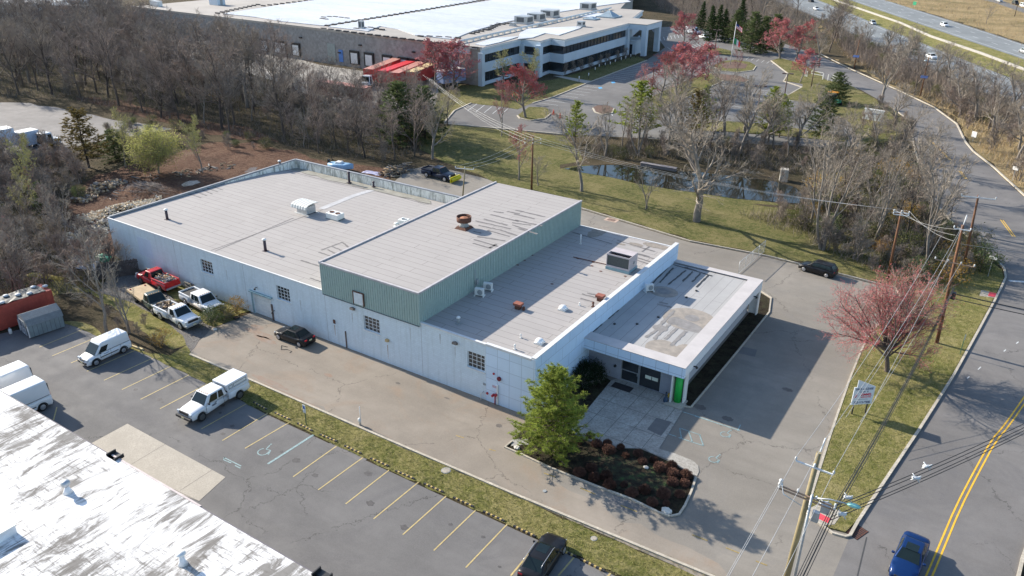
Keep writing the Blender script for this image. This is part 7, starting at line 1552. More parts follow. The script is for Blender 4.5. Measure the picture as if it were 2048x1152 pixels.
for k, (dx, dz) in enumerate(((0, 0), (.14, .12), (.28, -.05), (.1, -.3))): wire(bund6+Vector((dx, 0, dz)), bund3+Vector((dx*.5, 0, dz)), 1.1, .028, m_wblk, 'thick black cable of the bundle running up beside the road', 'black cable bundle beside the road')
for k, (dx, dz) in enumerate(((0, 0), (.14, .12), (.28, -.05), (-.15, -.2), (.1, -.35))): q = bund6+Vector((dx, 0, dz)); wire(q, nxt(q, (-1.8, -48, 0)), .9, .028, m_wblk, 'thick black cable running down out of the picture beside the lamp pole', 'black cables leaving the bottom of the picture')
# cables crossing the road to the right
for k, (dz, px) in enumerate(((.1, (2048, 838)), (-.15, (2048, 846)), (-.7, (2048, 852)), (-.95, (2048, 858)))):
    e = g(px[0], px[1], 8.0-k*.25); a_ = bund6+Vector((0, 0, dz)); d = e-a_; wire(a_, a_+d*1.6, .5, .026, m_wblk, 'black cable crossing the road to the right edge', 'black cables crossing the road')
def spacer(px, z, label):
    c = g(px[0], px[1], z); mb = MB(); 
    for a, b in (((-.25, -.25), (.25, .25)), ((-.25, .25), (.25, -.25))): mb.tube([(c.x+a[0], c.y, c.z+a[1]), (c.x+b[0], c.y, c.z+b[1])], .035, 5)
    mb.tube([(c.x-.2, c.y-.12, c.z), (c.x+.2, c.y+.12, c.z)], .12, 6); mb.build('cable_spacer', m_ins, label=label, cat='cable spacer', group='grey spacers on the cables over the road')
zc = bund6.z
for px, lb in (((1696, 995), 'grey star-shaped spacer on the cables above the grass tip, upper'), ((1684, 1028), 'grey star-shaped spacer on the cables above the grass tip, lower'), ((1854, 933), 'grey star-shaped spacer on the cables over the road, right one'), ((1832, 956), 'grey star-shaped spacer on the cables over the road, left one'), ((1648, 1006), 'grey spacer where the cable bundles meet beside the front pole')): spacer(px, zc-.3, lb)
GL = 'wires over the lawn'
for k in range(3):
    wire(i1[k], i5[k], .6, .015, m_wpale, 'thin wire between the small pole and the pole behind the raised bay', GL); wire(i1[k], i2[k], 1.3, .015, m_wpale, 'thin wire from the pole behind the raised bay to the yard corner pole', GL); wire(i2[k], t3+Vector((-.4, .2, -.6-.6*k)), .5, .015, m_wpale, 'thin wire from the yard corner pole to the maple pole', GL)
for k in range(4):
    far_w = g(846+k*6, 150+k*3, 10); wire(i1[k], far_w, 1.2, .015, m_wpale, 'pale wire from the pole behind the raised bay towards the warehouse', 'pale wires towards the warehouse')
for k in range(3): wire(i4[k], g(1600+40*k, 20, 12), 2, .015, m_wpale, 'thin wire from the tallest pole away along the upper road', 'wires along the upper road') if False else None
for k in range(2): wire(i3[k+1], i3[k+1]+Vector((-3.5, -22, -7.2)), .2, .017, m_wpale, 'slanting stay wire from the double crossarm down to the verge', 'stay wires of the maple pole')
wire(t3-Vector((0, 0, .3)), t3+Vector((45, 10, 0)), .8, .015, m_wpale, 'thin wire crossing the upper road to the right edge', 'wires crossing the upper road'); wire(t3-Vector((0, 0, 1.9)), t3+Vector((45, 14, -1.6)), .8, .015, m_wpale, 'thin wire crossing the upper road to the right edge', 'wires crossing the upper road')
q = p3.location+(t3-p3.location)*.45
for dz in (0, -.5): wire(q+Vector((.2, 0, dz)), q+Vector((45, 8, dz)), 1.0, .045, m_wblk, 'thick black cable crossing the upper road to the right edge', 'black cables crossing the upper road')
# --- far street lamps on wooden poles
def pole_lamp(label, base, top, lamp, mp=m_pole, solar=None):
    h = hgt(base, top); B0 = g(*base); t = thing('street_lamp', label, 'street lamp', (B0.x, B0.y, 0)); MB().tube([(0, 0, 0), (0, 0, h)], [.15, .1], 8).build('pole', mp, t)
    if lamp:
        e = g(lamp[0], lamp[1], h*.9)-B0; e.z = h*.9; d = Vector((e.x, e.y, 0)); L_ = min(2.6, d.length); d = d.normalized()*L_; mb = MB(); mb.tube([(0, 0, h*.88), (d.x*.6, d.y*.6, h*.92), (d.x, d.y, h*.92)], .05, 6); ar = mb.build('arm', m_gal, t)
        mb = MB(); mb.lathe((d.x, d.y, h*.92), [(.04, -.1), (.3, 0), (.3, .08), (.04, .16)], 10); mb.build('lamp_head', M('lamp_head_pale', (.55, .65, .68), .35), t)
    if solar: z = h*solar; mb = MB(); mb.box((0, -.5, z), (1.6, 1.0, .06), rx=.5); mb.build('solar_panel', M('solar_blue', (.06, .09, .2), .15), t)
    return t
pole_lamp('wooden pole with a pale lamp head and a solar panel beside the highway', (1840, 193), (1853, 112), (1833, 131), solar=.5); pole_lamp('grey pole with a small solar panel beside the upper road', (1708, 138), (1716, 80), None, solar=.45)
pole_lamp('pale lamp head on a curved arm at the right edge above the dry grass', (2075, 330), (2078, 262), (2040, 272)); pole_lamp('dark lone pole in the tan field at the top right', (2029, 33), (2033, 6), None, m_barkd)
# --- signs
def sign(name, label, base, top, w, h, mface, mpost, rz=-.5, cat='road sign', back=None):
    hh = hgt(base, top); B0 = g(*base); t = thing(name, label, cat, (B0.x, B0.y, 0), rz); MB().b2(-.035, .035, -.02, .02, 0, hh).build('post', mpost, t)
    MB().b2(-w/2, w/2, -.06, -.025, hh-h, hh).build('sign_face', mface, t, bevel=.01); return t, hh
m_sgray = M('sign_back', (.35, .36, .37), .5, .3); m_pgreen = M('post_green', (.05, .12, .07), .6)
sign('street_sign', 'narrow green sign post seen edge on near the road kerb', (1919, 711), (1931, 669), .12, .6, m_sgray, m_pgreen, 1.0)
t, hh = sign('street_sign', 'white blank-backed sign on a thin post at the road corner', (1975, 555), (1987, 513), .9, .35, m_wmet, m_gal, -.3)
h = hgt((1968, 506), (1984, 468)); B0 = g(1968, 506); t = thing('stop_sign', 'dark back of an octagonal road sign beside the upper road', 'road sign', (B0.x, B0.y, 0), -.4); MB().b2(-.04, .04, -.02, .02, 0, h).build('post', m_gmet, t); mb = MB(); mb.tube([(0, -.03, h-.35), (0, -.06, h-.35)], .42, 8, smooth=False); mb.build('sign_plate', M('sign_back_dark', (.13, .13, .14), .5), t)
sign('road_sign', 'small white sign on a short post in the dry grass at right', (1945, 283), (1950, 263), 1.0, 1.1, m_wmet, m_gmet, -.5); sign('road_sign', 'small pale double sign near the right edge in the dry grass', (2024, 362), (2032, 333), .9, .6, m_wmet, m_gmet, -.5)
t, hh = sign('parking_sign', 'white and blue disabled parking sign on a green post on the grass strip', (613, 851), (616, 808), .32, .48, m_wmet, m_pgreen, .0, 'parking sign'); MB().b2(-.1, .1, -.068, -.061, hh-.4, hh-.12).build('symbol', M('sign_blue', (.02, .12, .45), .5), t); MB().b2(-.15, .15, -.06, -.025, hh-.78, hh-.52).build('lower_plate', m_wmet, t)
sgr = sign('road_sign', 'small green sign on the far verge of the highway', (1828, 14), (1829, 3), 1.8, 1.6, M('sign_green', (.02, .3, .15), .5), m_gmet, -.5)
# sale or lease board
A = g(1703, 831); Bq = g(1731, 829); d = (g(1734, 829)-A); rz = math.atan2(d.y, d.x); mid = (A+Bq)/2; sg = thing('sale_sign', 'white real estate board reading SALE or LEASE on the grass island', 'sign', (mid.x, mid.y, .13), rz)
for s in (-.62, .62): MB().b2(s-.05, s+.05, .03, .1, 0, 1.1).build('post', m_black, sg)
MB().b2(-.95, .95, -.03, .03, 1.0, 2.75).build('board', M('board_white', (.66, .70, .78), .5, var=.04), sg)
mb = MB(); mb.add([(-.72, -.02, 2.752), (.95, -.02, 2.752), (-.72, -.02, 3.5), (-.72, .02, 2.752), (.95, .02, 2.752), (-.72, .02, 3.5)], [(0, 1, 2), (5, 4, 3), (0, 2, 5, 3), (1, 4, 5, 2), (0, 3, 4, 1)]); mb.build('rider_board', M('board_white', (.66, .70, .78), .5), sg)
def text(s, x, z, size, m, par, align='CENTER', sx=1.0, bold=0, font_y=-.034):
    cu = bpy.data.curves.new('lettering', 'FONT'); cu.body = s; cu.size = size; cu.align_x = align; cu.align_y = 'CENTER'; cu.extrude = .004; cu.offset = bold
    o = bpy.data.objects.new('lettering', cu); COL.objects.link(o); bpy.context.view_layer.update(); dg = bpy.context.evaluated_depsgraph_get(); me = bpy.data.meshes.new_from_object(o.evaluated_get(dg)); bpy.data.objects.remove(o)
    me.materials.clear(); me.materials.append(m); q = bpy.data.objects.new('lettering', me); COL.objects.link(q); q.parent = par; q.location = (x, font_y, z); q.rotation_euler = (PI/2, 0, 0); q.scale = (sx, 1, 1); return q
m_tnavy = M('text_navy', (.04, .06, .16), .6, var=0); m_tred = M('text_red', (.6, .02, .06), .6, var=0)
text('SALE or LEASE', 0, 2.56, .29, m_tnavy, sg, sx=.88, bold=.008); text('22,500  SF', 0, 2.28, .2, m_tnavy, sg, bold=.002); text('ZIMMEL', .26, 1.98, .33, m_tred, sg, sx=.88, bold=.008); text('ASSOCIATES', .26, 1.73, .19, m_tred, sg, sx=.86, bold=.004); text('732-661-9200', 0, 1.2, .31, m_tnavy, sg, sx=.86, bold=.009)
mb = MB()
for k in range(3): x = -.87+(k % 3)*.03; z = 1.68+k*.14; w_ = .26-.02*k; mb.add([(x, -.034, z), (x+w_*.5, -.034, z), (x+w_+.08, -.034, z+.16), (x+.2, -.034, z+.16), (x, -.03, z), (x+w_*.5, -.03, z), (x+w_+.08, -.03, z+.16), (x+.2, -.03, z+.16)], [(0, 1, 2, 3), (7, 6, 5, 4), (0, 4, 5, 1), (1, 5, 6, 2), (2, 6, 7, 3), (3, 7, 4, 0)])
mb.build('logo', m_tred, sg)
for s in (.0,): MB().b2(-.5, .5, -.036, -.031, 1.5, 1.53).build('rule', m_tnavy, sg)
# office complex sign, gate, kiosk, cones, bollards
B0 = g(1745, 242); t = thing('monument_sign', 'large white monument sign beside the upper road behind a bare tree', 'sign', (B0.x, B0.y, .1), -.15)
t.scale = (.66, .66, .7); MB().b2(-3.2, 3.2, -.3, .3, .0, .8).build('base', m_wmet, t); MB().b2(-2.9, 2.9, -.35, .35, .8, 3.1).build('panel', m_wmet, t, bevel=.05); MB().b2(-3.1, 3.1, -.4, .4, 3.1, 3.35).build('cap', m_wmet, t)
mb = MB(); mb.b2(-1.6, 1.6, -.37, -.352, 1.9, 2.3); mb.build('lettering_band', M('band_blue_grey', (.25, .3, .38)), t)
B0 = g(1633, 158); t = thing('white_gate', 'white tubular gate at the edge of the office car park', 'gate', (B0.x, B0.y, .1), -.35)
for x in (-3.5, -3.0, 1.8, 3.3): MB().b2(x-.09, x+.09, -.09, .09, 0, 2.2 if x < -3.2 else 1.6).build('post', m_wmet, t)
MB().b2(-1.8, 1.7, -.04, .04, 1.0, 1.1).b2(-1.8, 1.7, -.04, .04, 1.7, 1.8).b2(-1.8, -1.7, -.04, .04, 1.1, 1.7).build('rail', m_wmet, t)
MB().b2(4.6, 6.6, -.1, .1, .8, 1.7).b2(4.5, 4.6, -.1, .1, 0, 1.7).build('notice_board', m_wmet, t)
B0 = g(1662, 210); t = thing('green_tractor', 'small green tractor cab with an orange roof between the evergreens', 'tractor', (B0.x, B0.y, 0), -.4)
MB().box((0, 0, 1.9), (1.7, 1.5, 1.8), taper=.9).build('cab', m_glassc, t); MB().b2(-1.0, 1.0, -.85, .85, 2.8, 3.0).build('roof', M('tractor_orange', (.75, .3, .03), .5), t, bevel=.05); MB().b2(.7, 2.2, -.45, .45, .8, 1.5).build('bonnet', M('tractor_green', (.03, .2, .12), .5), t, bevel=.08)
for x, rr in ((-.4, .75), (1.7, .5)):
    for s in (1, -1): wheel(t, x, s*.85, rr, .35, m_rimd)
for k, (px, lb) in enumerate((((1107, 229), 'orange traffic cone at the island of the office car park, left one'), ((1120, 236), 'orange traffic cone at the island of the office car park, right one'))):
    B0 = g(*px); t = thing('traffic_cone', lb, 'traffic cone', (B0.x, B0.y, .03), 0, 'traffic cones by the island'); MB().b2(-.3, .3, -.3, .3, 0, .05).build('base', M('cone_orange', (.75, .06, .02), .6), t); MB().lathe((0, 0, .05), [(.24, 0), (.06, 1.0), (.04, 1.0)], 12).build('cone', M('cone_orange', (.75, .06, .02), .6), t)
bol = [(1158, 165), (1177, 158), (1190, 146), (1198, 140), (1210, 137), (1220, 135), (1230, 130), (1242, 126), (1251, 123), (1261, 119), (1271, 116), (1280, 113)]
for k, px in enumerate(bol):
    B0 = g(*px); t = thing('path_light', 'small white path light on the shaded office lawn', 'path light', (B0.x, B0.y, .05), 0, 'path lights on the office lawn'); MB().tube([(0, 0, 0), (0, 0, .8)], .06, 6).build('post', m_black, t); MB().tube([(0, 0, .8), (0, 0, 1.5)], .13, 8).build('lamp', m_wmet, t)
mb = MB()
for k, q in enumerate(((1130, 150), (1146, 146), (1162, 143), (1180, 139), (1200, 134), (1215, 130), (1235, 124), (1250, 118))): p = g(*q); plant('brush0', 'young_tree', 'small bare young tree in the row on the shaded office lawn', 'tree', (p.x, p.y, 0), .9, None, 'young trees on the office lawn')
# --- wheel stops
stops = [((508, 16), (648, 75)), ((708, 108), (840, 170)), ((915, 208), (1057, 270)), ((1115, 308), (1265, 372)), ((1343, 410), (1495, 478)), ((1578, 520), (1738, 595)), ((1815, 630), (1985, 710))]
segs = [(z6(*a), z6(*b)) for a, b in stops]+[(z7(10, 748), z7(185, 832)), (z7(370, 925), z7(465, 972)), (z7(550, 1015), z7(735, 1108))]+[((512+a[0]/4, 576+a[1]/4), (512+b[0]/4, 576+b[1]/4)) for a, b in (((-30, 905), (95, 975)), ((150, 995), (270, 1050)), ((330, 1078), (450, 1140)))]
m_sy = M('stop_yellow', (.50, .36, .13), .7, var=.15)
for k, (a, b) in enumerate(segs):
    A = g(*a, .1); C_ = g(*b, .1); L_ = 1.8; c = (A+C_)/2; t = thing('wheel_stop', 'black and yellow striped wheel stop along the grass strip', 'wheel stop', (c.x, c.y, .02), math.atan2(C_.y-A.y, C_.x-A.x), 'striped wheel stops along the grass strip')
    mb = MB(); n = 9
    for i in range(n): mb.m = i % 2; x0 = -L_/2+L_*(i/n+(.025 if i % 2 else 0)); x1 = -L_/2+L_*((i+1)/n+(0 if i % 2 else .025)); mb.add([(x0, -.09, 0), (x0, .09, 0), (x0, .06, .12), (x0, -.06, .12), (x1, -.09, 0), (x1, .09, 0), (x1, .06, .12), (x1, -.06, .12)], [(0, 4, 5, 1), (1, 5, 6, 2), (2, 6, 7, 3), (3, 7, 4, 0)]+([(0, 1, 2, 3)] if i == 0 else [])+([(7, 6, 5, 4)] if i == n-1 else []))
    mb.build('rubber_block', [m_trim, m_sy], t)
A = g(260, 692); C_ = g(284, 700); t = thing('parking_bumper', 'plain tan concrete bumper behind the compact van', 'wheel stop', ((A.x+C_.x)/2, (A.y+C_.y)/2, .03), math.atan2(C_.y-A.y, C_.x-A.x)); MB().box((0, 0, .08), (2.2, .22, .16), taper=.9).build('block', M('bumper_tan', (.5, .4, .22), .8, var=.2, scale=2), t, bevel=.02)
# --- small things in the yard
B0 = g(722, 851); t = thing('gas_post', 'thin white marker post with a small white meter beside the driveway kerb', 'post', (B0.x, B0.y, .03)); MB().tube([(0, 0, 0), (0, 0, 1.9)], .03, 6).build('post', m_wmet, t); MB().lathe((-.12, 0, 0), [(.1, 0), (.06, .25), (.14, .35), (.14, .6), (.04, .7)], 10).build('meter', m_wmet, t)
def ob(name, label, cat, px, z=0): p = g(px[0], px[1], z); return thing(name, label, cat, (p.x, p.y, z))
t = ob('door_mat', 'black door mat before the glazed entrance', 'mat', (1246, 773), .061); MB().box((0, -.15, .012), (1.9, .95, .02)).build('mat', m_black, t, bevel=.005); MB().box((0, -.15, .026), (1.75, .8, .008)).build('pile', M('mat_pile', (.03, .028, .03), .95, scale=10), t)
t = ob('ash_bin', 'dark blue long-necked ash bin by the white fin', 'ash bin', (1331, 803), .06); MB().lathe((0, 0, 0), [(.2, 0), (.22, .05), (.2, .35), (.07, .45), (.05, .8), (.08, .82), (.08, .92), (.02, .95)], 14).build('bin', M('bin_blue', (.02, .05, .10), .5), t); MB().lathe((0, 0, .93), [(.07, 0), (.09, .03), (.03, .07)], 10).build('lid', m_black, t)
t = ob('yellow_bucket', 'small yellow bucket behind the ash bin', 'bucket', (1337, 796), .06); MB().lathe((0, .15, 0), [(.12, 0), (.16, .35), (.15, .35), (.11, .03)], 14).build('bucket', M('bucket_yellow', (.7, .42, .03), .5), t); MB().tube([(-.16, .15, .35), (0, .15, .5), (.16, .15, .35)], .012, 5).build('handle', m_gal, t)
def rockm(seed, r, m, label, px, z=.05, name='rock', sx=1.4):
    rr = random.Random(seed); p = g(*px); bm = bmesh.new(); bmesh.ops.create_icosphere(bm, subdivisions=3, radius=r)
    for v in bm.verts: n_ = math.sin(v.co.x*9/r+seed)*.08+math.cos(v.co.y*7/r)*.08+rr.uniform(-.05, .05); v.co *= 1+n_; v.co.z *= .6; v.co.x *= sx
    me = bpy.data.meshes.new(name); bm.to_mesh(me); bm.free(); me.materials.append(m); o = bpy.data.objects.new(name, me); COL.objects.link(o); o.location = (p.x, p.y, z+r*.25); tag(o, label, 'rock'); return o
m_rock = M('rock_pale', (.55, .52, .47), .9, var=.2, scale=3, bump=.4)
rockm(1, .3, m_rock, 'pale rock at the lower corner of the planting bed', z7(1235, 640)); rockm(2, .16, m_rock, 'small white stone in the middle of the planting bed', z7(1073, 290)); rockm(3, .2, m_rock, 'small pale stone beside the brick path at the bed corner', z7(40, 132)); rockm(4, .2, m_rock, 'pale stone beside the green shrub at the driveway edge', (430, 660))
t = ob('street_drain', 'rusty slotted storm drain in the gutter at the grass tip', 'drain', (1714, 1064), .036); t.rotation_euler.z = 1.2
mb = MB()
for k in range(7): mb.box((-.6+k*.2, 0, .006), (.09, .9, .012))
for k in range(3): mb.box((0, -.4+k*.4, .012), (1.4, .06, .01))
mb.build('grate', m_rust, t); MB().box((0, 0, -.0005), (1.45, 1.0, .006)).build('pit', m_black, t)
t = ob('yard_drain', 'square rusty yard drain in a pale surround by the back kerb', 'drain', (1223, 440), .03); t.rotation_euler.z = 0; MB().box((0, 0, .006), (1.9, 1.3, .01)).build('surround', M('surround_pink', (.45, .33, .26), .9), t); mb = MB()
for k in range(6): mb.box((-.5+k*.2, 0, .02), (.08, .85, .02))
mb.build('grate', m_rust, t)
for px, lb, r__ in (((892, 942), 'round concrete manhole on the grass strip by the kerb', .32), (z7(262, 476), 'small dark round cover in the driveway beside the planting bed', .13), (z7(655, 857), 'pale round cover half hidden in the grass strip', .2)):
    p = g(*px); t = thing('manhole_cover', lb, 'manhole cover', (p.x, p.y, .05)); MB().cyl((0, 0, 0), r__, .03, 18).build('cover', m_gmet if 'dark' in lb else m_conc, t); MB().cyl((0, 0, -.005), r__*1.2, .02, 18).build('ring', m_gmet, t)
B0 = g(1505, 552); t = thing('chain_gate', 'thin grey chain-link gate standing open on the back yard', 'gate', (B0.x, B0.y, 0), 0); a_ = g(1476, 550)-B0; b_ = g(1528, 505)-B0
mb = MB(); mb.tube([a_+Vector((0, 0, .15)), b_+Vector((0, 0, .15))], .03, 5); mb.tube([a_+Vector((0, 0, 1.7)), b_+Vector((0, 0, 1.7))], .03, 5)
for k in range(5): q = a_.lerp(b_, k/4); mb.tube([q, q+Vector((0, 0, 1.75))], .03, 5)
mb.build('frame', m_gal, t); mb = MB()
for k in range(40): q = a_.lerp(b_, k/40); q2 = a_.lerp(b_, min(1, (k+2)/40)); mb.tube([q+Vector((0, 0, .15)), q2+Vector((0, 0, 1.7))], .006, 3, cap=False); mb.tube([q2+Vector((0, 0, .15)), q+Vector((0, 0, 1.7))], .006, 3, cap=False)
mb.build('mesh', m_gal, t)
t = ob('concrete_block', 'square concrete outlet block standing in the pond', 'concrete block', (1566, 362)); MB().box((0, 0, 1.0), (1.3, 1.3, 2.1), rz=.3, taper=.95).build('block', M('block_pale', (.45, .42, .36), .9, scale=2, bump=.3), t, bevel=.05); MB().box((-.05, -.66, 1.5), (.2, .06, .5), rz=.3).build('slot', m_black, t)
t = ob('culvert_wall', 'low dark stone headwall along the far edge of the pond', 'retaining wall', (1320, 334)); A = g(1282, 331)-t.location; C_ = g(1352, 343)-t.location; dd = C_-A; MB().box(((A+C_)/2+Vector((0, 0, .25))), (dd.length, .8, .6), rz=math.atan2(dd.y, dd.x)).build('wall', M('wall_stone_dark', (.16, .14, .14), .9, scale=3, bump=.5), t, bevel=.05); MB().box(((A+C_)/2+Vector((0, 0, .58))), (dd.length+.1, .9, .06), rz=math.atan2(dd.y, dd.x)).build('cap', M('wall_cap', (.22, .2, .2), .9), t)
# dark fence panel by the wall, pallets, log piles, tarps
A = g(212, 585); C_ = g(285, 560); t = thing('dark_fence', 'dark weathered plank fence running to the brick wall behind the red pickup', 'fence', (C_.x, C_.y, 0)); dd = A-C_
A = g(196, 560); C_ = g(280, 548); dd = A-C_; t.location = (C_.x, C_.y, 0); mb = MB(); n = 30
for k in range(n): q = dd*((k+.5)/n); mb.box((q.x, q.y, 1.0+.06*((k*7) % 5-2)/2), (dd.length/n*.92, .05, 2.0), rz=math.atan2(dd.y, dd.x))
mb.build('plank', M('plank_dark', (.085, .07, .065), .9, var=.3, scale=2), t); mb = MB(); mb.box((dd.x/2, dd.y/2+.06, 1.6), (dd.length, .06, .1), rz=math.atan2(dd.y, dd.x)); mb.box((dd.x/2, dd.y/2+.06, .5), (dd.length, .06, .1), rz=math.atan2(dd.y, dd.x)); mb.build('rail', m_barkd, t)
def logpile(px_a, px_b, W_w, h, n, mats, label, seed, name='log_pile', L=(.35, .6), R=(.09, .2)):
    A = g(*px_a); C_ = g(*px_b); r = random.Random(seed); mb = MB(); d = (C_-A); nn = Vector((-d.y, d.x, 0)).normalized()
    for k in range(n):
        u = r.random(); v = max(-1, min(1, r.gauss(0, .42))); z = h*(1-v*v)*r.uniform(.15, 1)*(.55+.45*math.sin(u*9+seed)); c = A+d*u+nn*v*W_w/2+Vector((0, 0, max(.08, z))); a = r.uniform(0, PI); el_ = r.uniform(-.4, .4); l_ = r.uniform(*L)/2; e = Vector((math.cos(a)*math.cos(el_), math.sin(a)*math.cos(el_), math.sin(el_)))*l_
        mb.m = r.randrange(len(mats)); mb.tube([c-e, c+e], r.uniform(*R), 7, smooth=False)
    return mb.build(name, mats, label=label, cat='log pile', kind=None)
m_splitw = M('split_wood_pale', (.55, .47, .34), .85, var=.25, scale=4); m_splitg = M('split_wood_grey', (.45, .42, .37), .85, var=.25, scale=4)
o = logpile((150, 405), (240, 362), 3.4, 1.3, 420, LOGM, 'heap of brown cut logs on the bare dirt', 3); o = logpile((165, 440), (320, 398), 4.2, .8, 900, [m_splitw, m_splitg, LOGM[1], m_splitw], 'long heap of pale split firewood against the far left wall', 4, 'firewood_heap', (.3, .5), (.05, .11))
o = logpile((175, 470), (215, 450), 4.5, 1.0, 330, [m_splitw, m_splitg, LOGM[2]], 'pale firewood spilling round the corner of the brick building', 6, 'firewood_heap', (.3, .5), (.06, .12))
o = logpile((770, 352), (815, 340), 3.0, 1.5, 220, [LOGM[0], LOGM[2], LOGM[1]], 'stack of long grey branches beside the plow truck', 5, 'branch_pile', (1.2, 2.2), (.05, .1))
# brush mound on the dirt
rr = random.Random(12); p = g(300, 385); mb = MB()
for k in range(900):
    v = max(-1, min(1, rr.gauss(0, .4))); u = max(-1, min(1, rr.gauss(0, .42))); z = 1.3*max(0, 1-u*u-v*v); c = Vector((p.x+u*5, p.y+v*3, z*rr.uniform(.6, 1)+.05)); a = rr.gauss(.5, .6); e = Vector((math.cos(a), math.sin(a), rr.gauss(0, .2)))*rr.uniform(.4, 1.1); w_ = e.orthogonal().normalized()*.03; mb.m = k % 3; mb.add([c-e-w_, c-e+w_, c+e], [(0, 1, 2)])
md = MB(); N_ = 20
gr_ = [[(p.x+(-1+2*i/N_)*5.4, p.y+(-1+2*j_/N_)*3.3, max(-.02, 1.05*(1-((-1+2*i/N_)**2+(-1+2*j_/N_)**2))+rr.uniform(-.06, .06))) for j_ in range(N_+1)] for i in range(N_+1)]
for i in range(N_):
    for j_ in range(N_): md.quad(gr_[i][j_], gr_[i+1][j_], gr_[i+1][j_+1], gr_[i][j_+1])
t = thing('soil_mound', 'mound of reddish soil covered with dead branches on the dirt yard', 'mound', (p.x, p.y, 0)); md.build('soil', m_dirt, t, world=True); mb.build('branches', [m_twigd, m_twigp, m_twig], t, world=True)
def tarp(px, w, h, m, label, name='tarpaulin', cat='tarpaulin', z=.4, rz=0):
    p = g(*px); rr = random.Random(int(px[0])); t = MB(); N_ = 8; G_ = [[(-w/2+w*i/N_, -h/2+h*k/N_, z*(1-(2*i/N_-1)**4)*(1-(2*k/N_-1)**4)+rr.uniform(0, .12)) for k in range(N_+1)] for i in range(N_+1)]
    for i in range(N_):
        for k in range(N_): t.quad(G_[i][k], G_[i+1][k], G_[i+1][k+1], G_[i][k+1])
    o = t.build(name, m, label=label, cat=cat); o.location = (p.x, p.y, .02); o.rotation_euler = (0, 0, rz); return o
tarp((208, 518), 2.6, 1.5, M('tarp_green', (.02, .22, .12), .5, var=.3, scale=3), 'green tarpaulin heap by the far left corner of the wall'); tarp((185, 537), 4.0, 1.2, M('sheet_white_blue', (.55, .62, .72), .5), 'long pale plastic sheet in the thicket beside the fence', rz=.4); tarp((165, 525), 4.0, 1.4, M('sheet_grey', (.25, .28, .32), .5), 'grey sheet behind the pale one in the thicket', rz=.3)
tarp((232, 527), 1.6, 1.0, M('board_tan', (.5, .36, .18), .8), 'tan plywood board leaning at the wall foot', 'plywood_board', 'board', .8); tarp((90, 555), 5, .8, M('sheet_yellow', (.45, .33, .06), .7), 'yellow painted beam lying in the thicket at left', 'yellow_beam', 'beam', .3, .3)
logpile((120, 490), (150, 470), 2.4, .7, 160, [m_splitw, m_splitg, LOGM[2]], 'pale heap of split wood in the thicket left of the wall corner', 8, 'firewood_heap')
tarp((745, 347), 3.6, 1.3, M('sheet_lilac', (.35, .35, .50), .6), 'lilac grey flat sheet behind the back parapet', 'metal_sheet', 'sheet', .2, .1)
p = g(683, 340); t = thing('small_boat', 'light blue small boat hull behind the back parapet', 'boat', (p.x, p.y, .4), .2); mb = loft([(-2.2, .7, .7), (-1, .75, .95), (1, .8, .9), (2.3, .95, .15)], [], .0, .1); mb.build('hull', M('boat_blue', (.25, .42, .6), .4), t); MB().box((-.3, 0, .9), (1.2, 1.1, .35), taper=.8).build('deck_box', m_wmet, t, bevel=.05); MB().b2(-2.5, -2.2, -.2, .2, .5, 1.2).build('outboard', m_black, t)
def pallet(px, label, rx=1.2, rz=0):
    p = g(*px); t = thing('pallet_crate', label, 'pallet', (p.x, p.y, 0), rz); mb = MB()
    for z in (.05, .45, .85): mb.b2(-.5, .5, -.4, -.36, z, z+.22); mb.b2(-.5, .5, .36, .4, z, z+.22)
    for x in (-.5, .46):
        for y in (-.36, .32): mb.b2(x, x+.04, y, y+.04, 0, 1.1)
    mb.b2(-.5, .5, -.36, .36, 0, .05); mb.build('slats', M('crate_wood', (.45, .38, .27), .85, scale=3), t); MB().b2(-.44, .44, -.3, .3, .05, .8).build('contents', M('crate_dark', (.1, .09, .08), .9), t)
pallet((383, 580), 'wooden crate against the brick wall behind the white pickup'); pallet((306, 552), 'small wooden crate at the wall beside the dark fence')
t = ob('spare_tyre', 'old tyre lying beside the shrubs at the driveway edge', 'tyre', (473, 637), .03); mb = MB(); mb.lathe((0, 0, 0), [(.22, .0), (.33, .02), (.36, .1), (.33, .18), (.22, .2), (.2, .1)], 18); mb.build('tyre', m_tyre, t); MB().lathe((0, 0, .03), [(.2, 0), (.2, .1), (.05, .12)], 14).build('hub', m_rust, t)
logpile((345, 350), (470, 330), 5, .12, 60, [LOGM[0], LOGM[2], LOGM[1]], 'scattered cut logs and sticks on the open dirt', 15, 'scattered_logs', (.4, 1.4), (.05, .12))
logpile((240, 400), (300, 350), 6, .15, 70, [LOGM[0], LOGM[2]], 'loose sticks strewn between the soil mound and the log heap', 16, 'scattered_sticks', (.5, 1.6), (.03, .08))
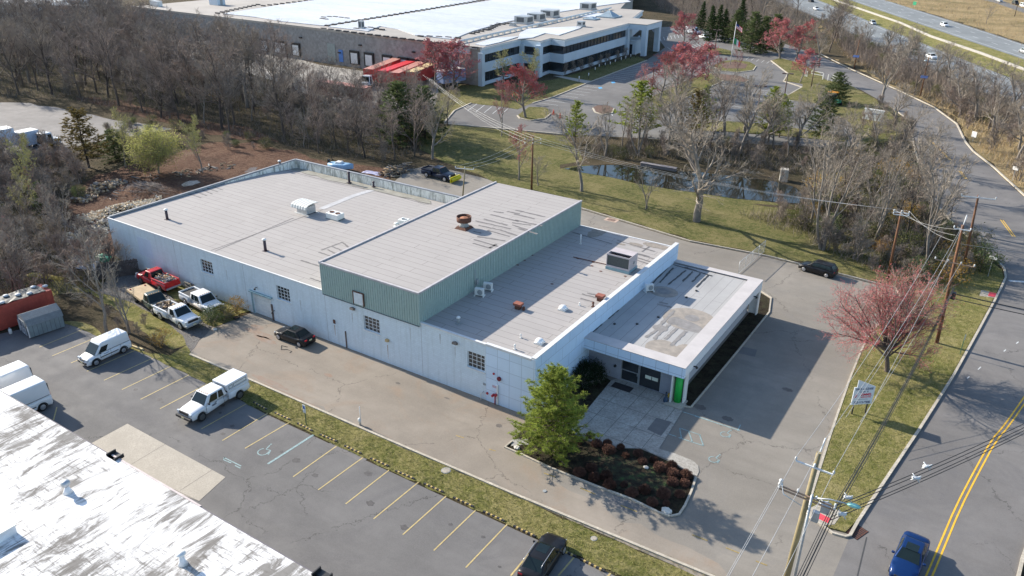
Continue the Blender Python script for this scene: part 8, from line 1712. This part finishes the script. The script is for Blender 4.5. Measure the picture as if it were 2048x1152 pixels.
# bits of litter and a hose on the driveway
mb = MB(); q = [g(*z) for z in ((575, 695), (563, 692), (562, 700), (575, 700), (583, 703), (580, 706))]; mb.tube([(v.x, v.y, .06) for v in q], .025, 5); mb.build('hose', m_black, label='short black hose curled on the driveway behind the sedan', cat='hose')
def dirtpatch(px, rx, ry, seed, m, z=.036, name='soil_patch'):
    p = g(*px); mb = MB(); mb.sheet(rough_poly([(p.x+rx*math.cos(k*PI/12)*(1+.12*math.sin(k*2.1+seed)), p.y+ry*math.sin(k*PI/12)*(1+.15*math.cos(k*1.7+seed))) for k in range(24)], 9, 0, seed), z); mb.build(name, m, kind='structure')
m_soil = M('driveway_soil', (.25, .165, .115), .95, var=.3, scale=1.5, col2=(.25, .215, .185)); m_oil = M('oil_stain', (.12, .105, .095), .8, var=.2, scale=2)
for k, (px, rx_, ry_) in enumerate((((520, 668), 2.2, .45), ((530, 680), 1.6, .4), ((515, 655), .9, .4), ((575, 790), 4.5, .22), ((540, 765), 2.5, .3), ((600, 818), 2.2, .15))): dirtpatch(px, rx_, ry_, k, m_soil)
for k, (px, rx_, ry_) in enumerate((((998, 852), .28, .25), ((1400, 815), .55, .4), ((1455, 838), .5, .35), ((1575, 780), .5, .3), ((894, 797), .3, .1), ((796, 767), .25, .15), ((657, 751), .5, .25))): dirtpatch(px, rx_, ry_, k+9, m_oil if k != 6 else m_soil, .037, 'oil_patch')

# grass blades on the near verges, oil spots in the bays
gm = [M('blade_green', (.17, .205, .05), .9), M('blade_straw', (.46, .39, .19), .9), M('blade_olive', (.27, .25, .09), .9)]
brushmass([([(500, 762), (620, 812), (737, 868), (1024, 988), (1434, 1153), (1500, 1180), (1260, 1165), (1024, 1054), (640, 877), (525, 828), (420, 768), (345, 725), (400, 715)], 1)], 'short green and straw coloured grass blades on the strip beside the car park', 30000, .03, .10, gm, .012, 21, .06, 'grass_blades', .05)
brushmass([(isl_w+isl_e, 1)], 'short green and straw coloured grass blades on the island by the road', 40000, .03, .11, gm, .014, 22, .08, 'grass_blades', .13)
rs = random.Random(31); m_spot = M('bay_oil', (.075, .07, .07), .7, var=.3, scale=4)
for k in range(22):
    x = -62+2.74*(k % 17)+rs.uniform(.6, 2.1); y = rs.uniform(32.5, 35.8); mb = MB(); rr_ = rs.uniform(.12, .38)
    mb.sheet([(x+rr_*math.cos(i*PI/7)*(1+.25*math.sin(i*2.3+k)), y+rr_*.8*math.sin(i*PI/7)*(1+.2*math.cos(i*1.9+k))) for i in range(14)], .0265); mb.build('oil_patch', m_spot, kind='structure')
for k, (px, w_, h_, rz_) in enumerate((((1480, 700), 3.2, 1.6, .1), ((1250, 1010), 2.4, 1.2, .0), ((1790, 900), 1.8, 4.2, -.1), ((700, 900), 4.0, 1.5, .0))):
    p = g(*px); mb = MB(); mb.sheet([(p.x+a*math.cos(rz_)-b*math.sin(rz_), p.y+a*math.sin(rz_)+b*math.cos(rz_)) for a, b in ((-w_/2, -h_/2), (w_/2, -h_/2*.9), (w_/2*.95, h_/2), (-w_/2, h_/2*.92))], .0395 if px[0] > 1700 else .0285); mb.build('asphalt_patch', m_lot if px[0] != 700 else m_road, kind='structure')
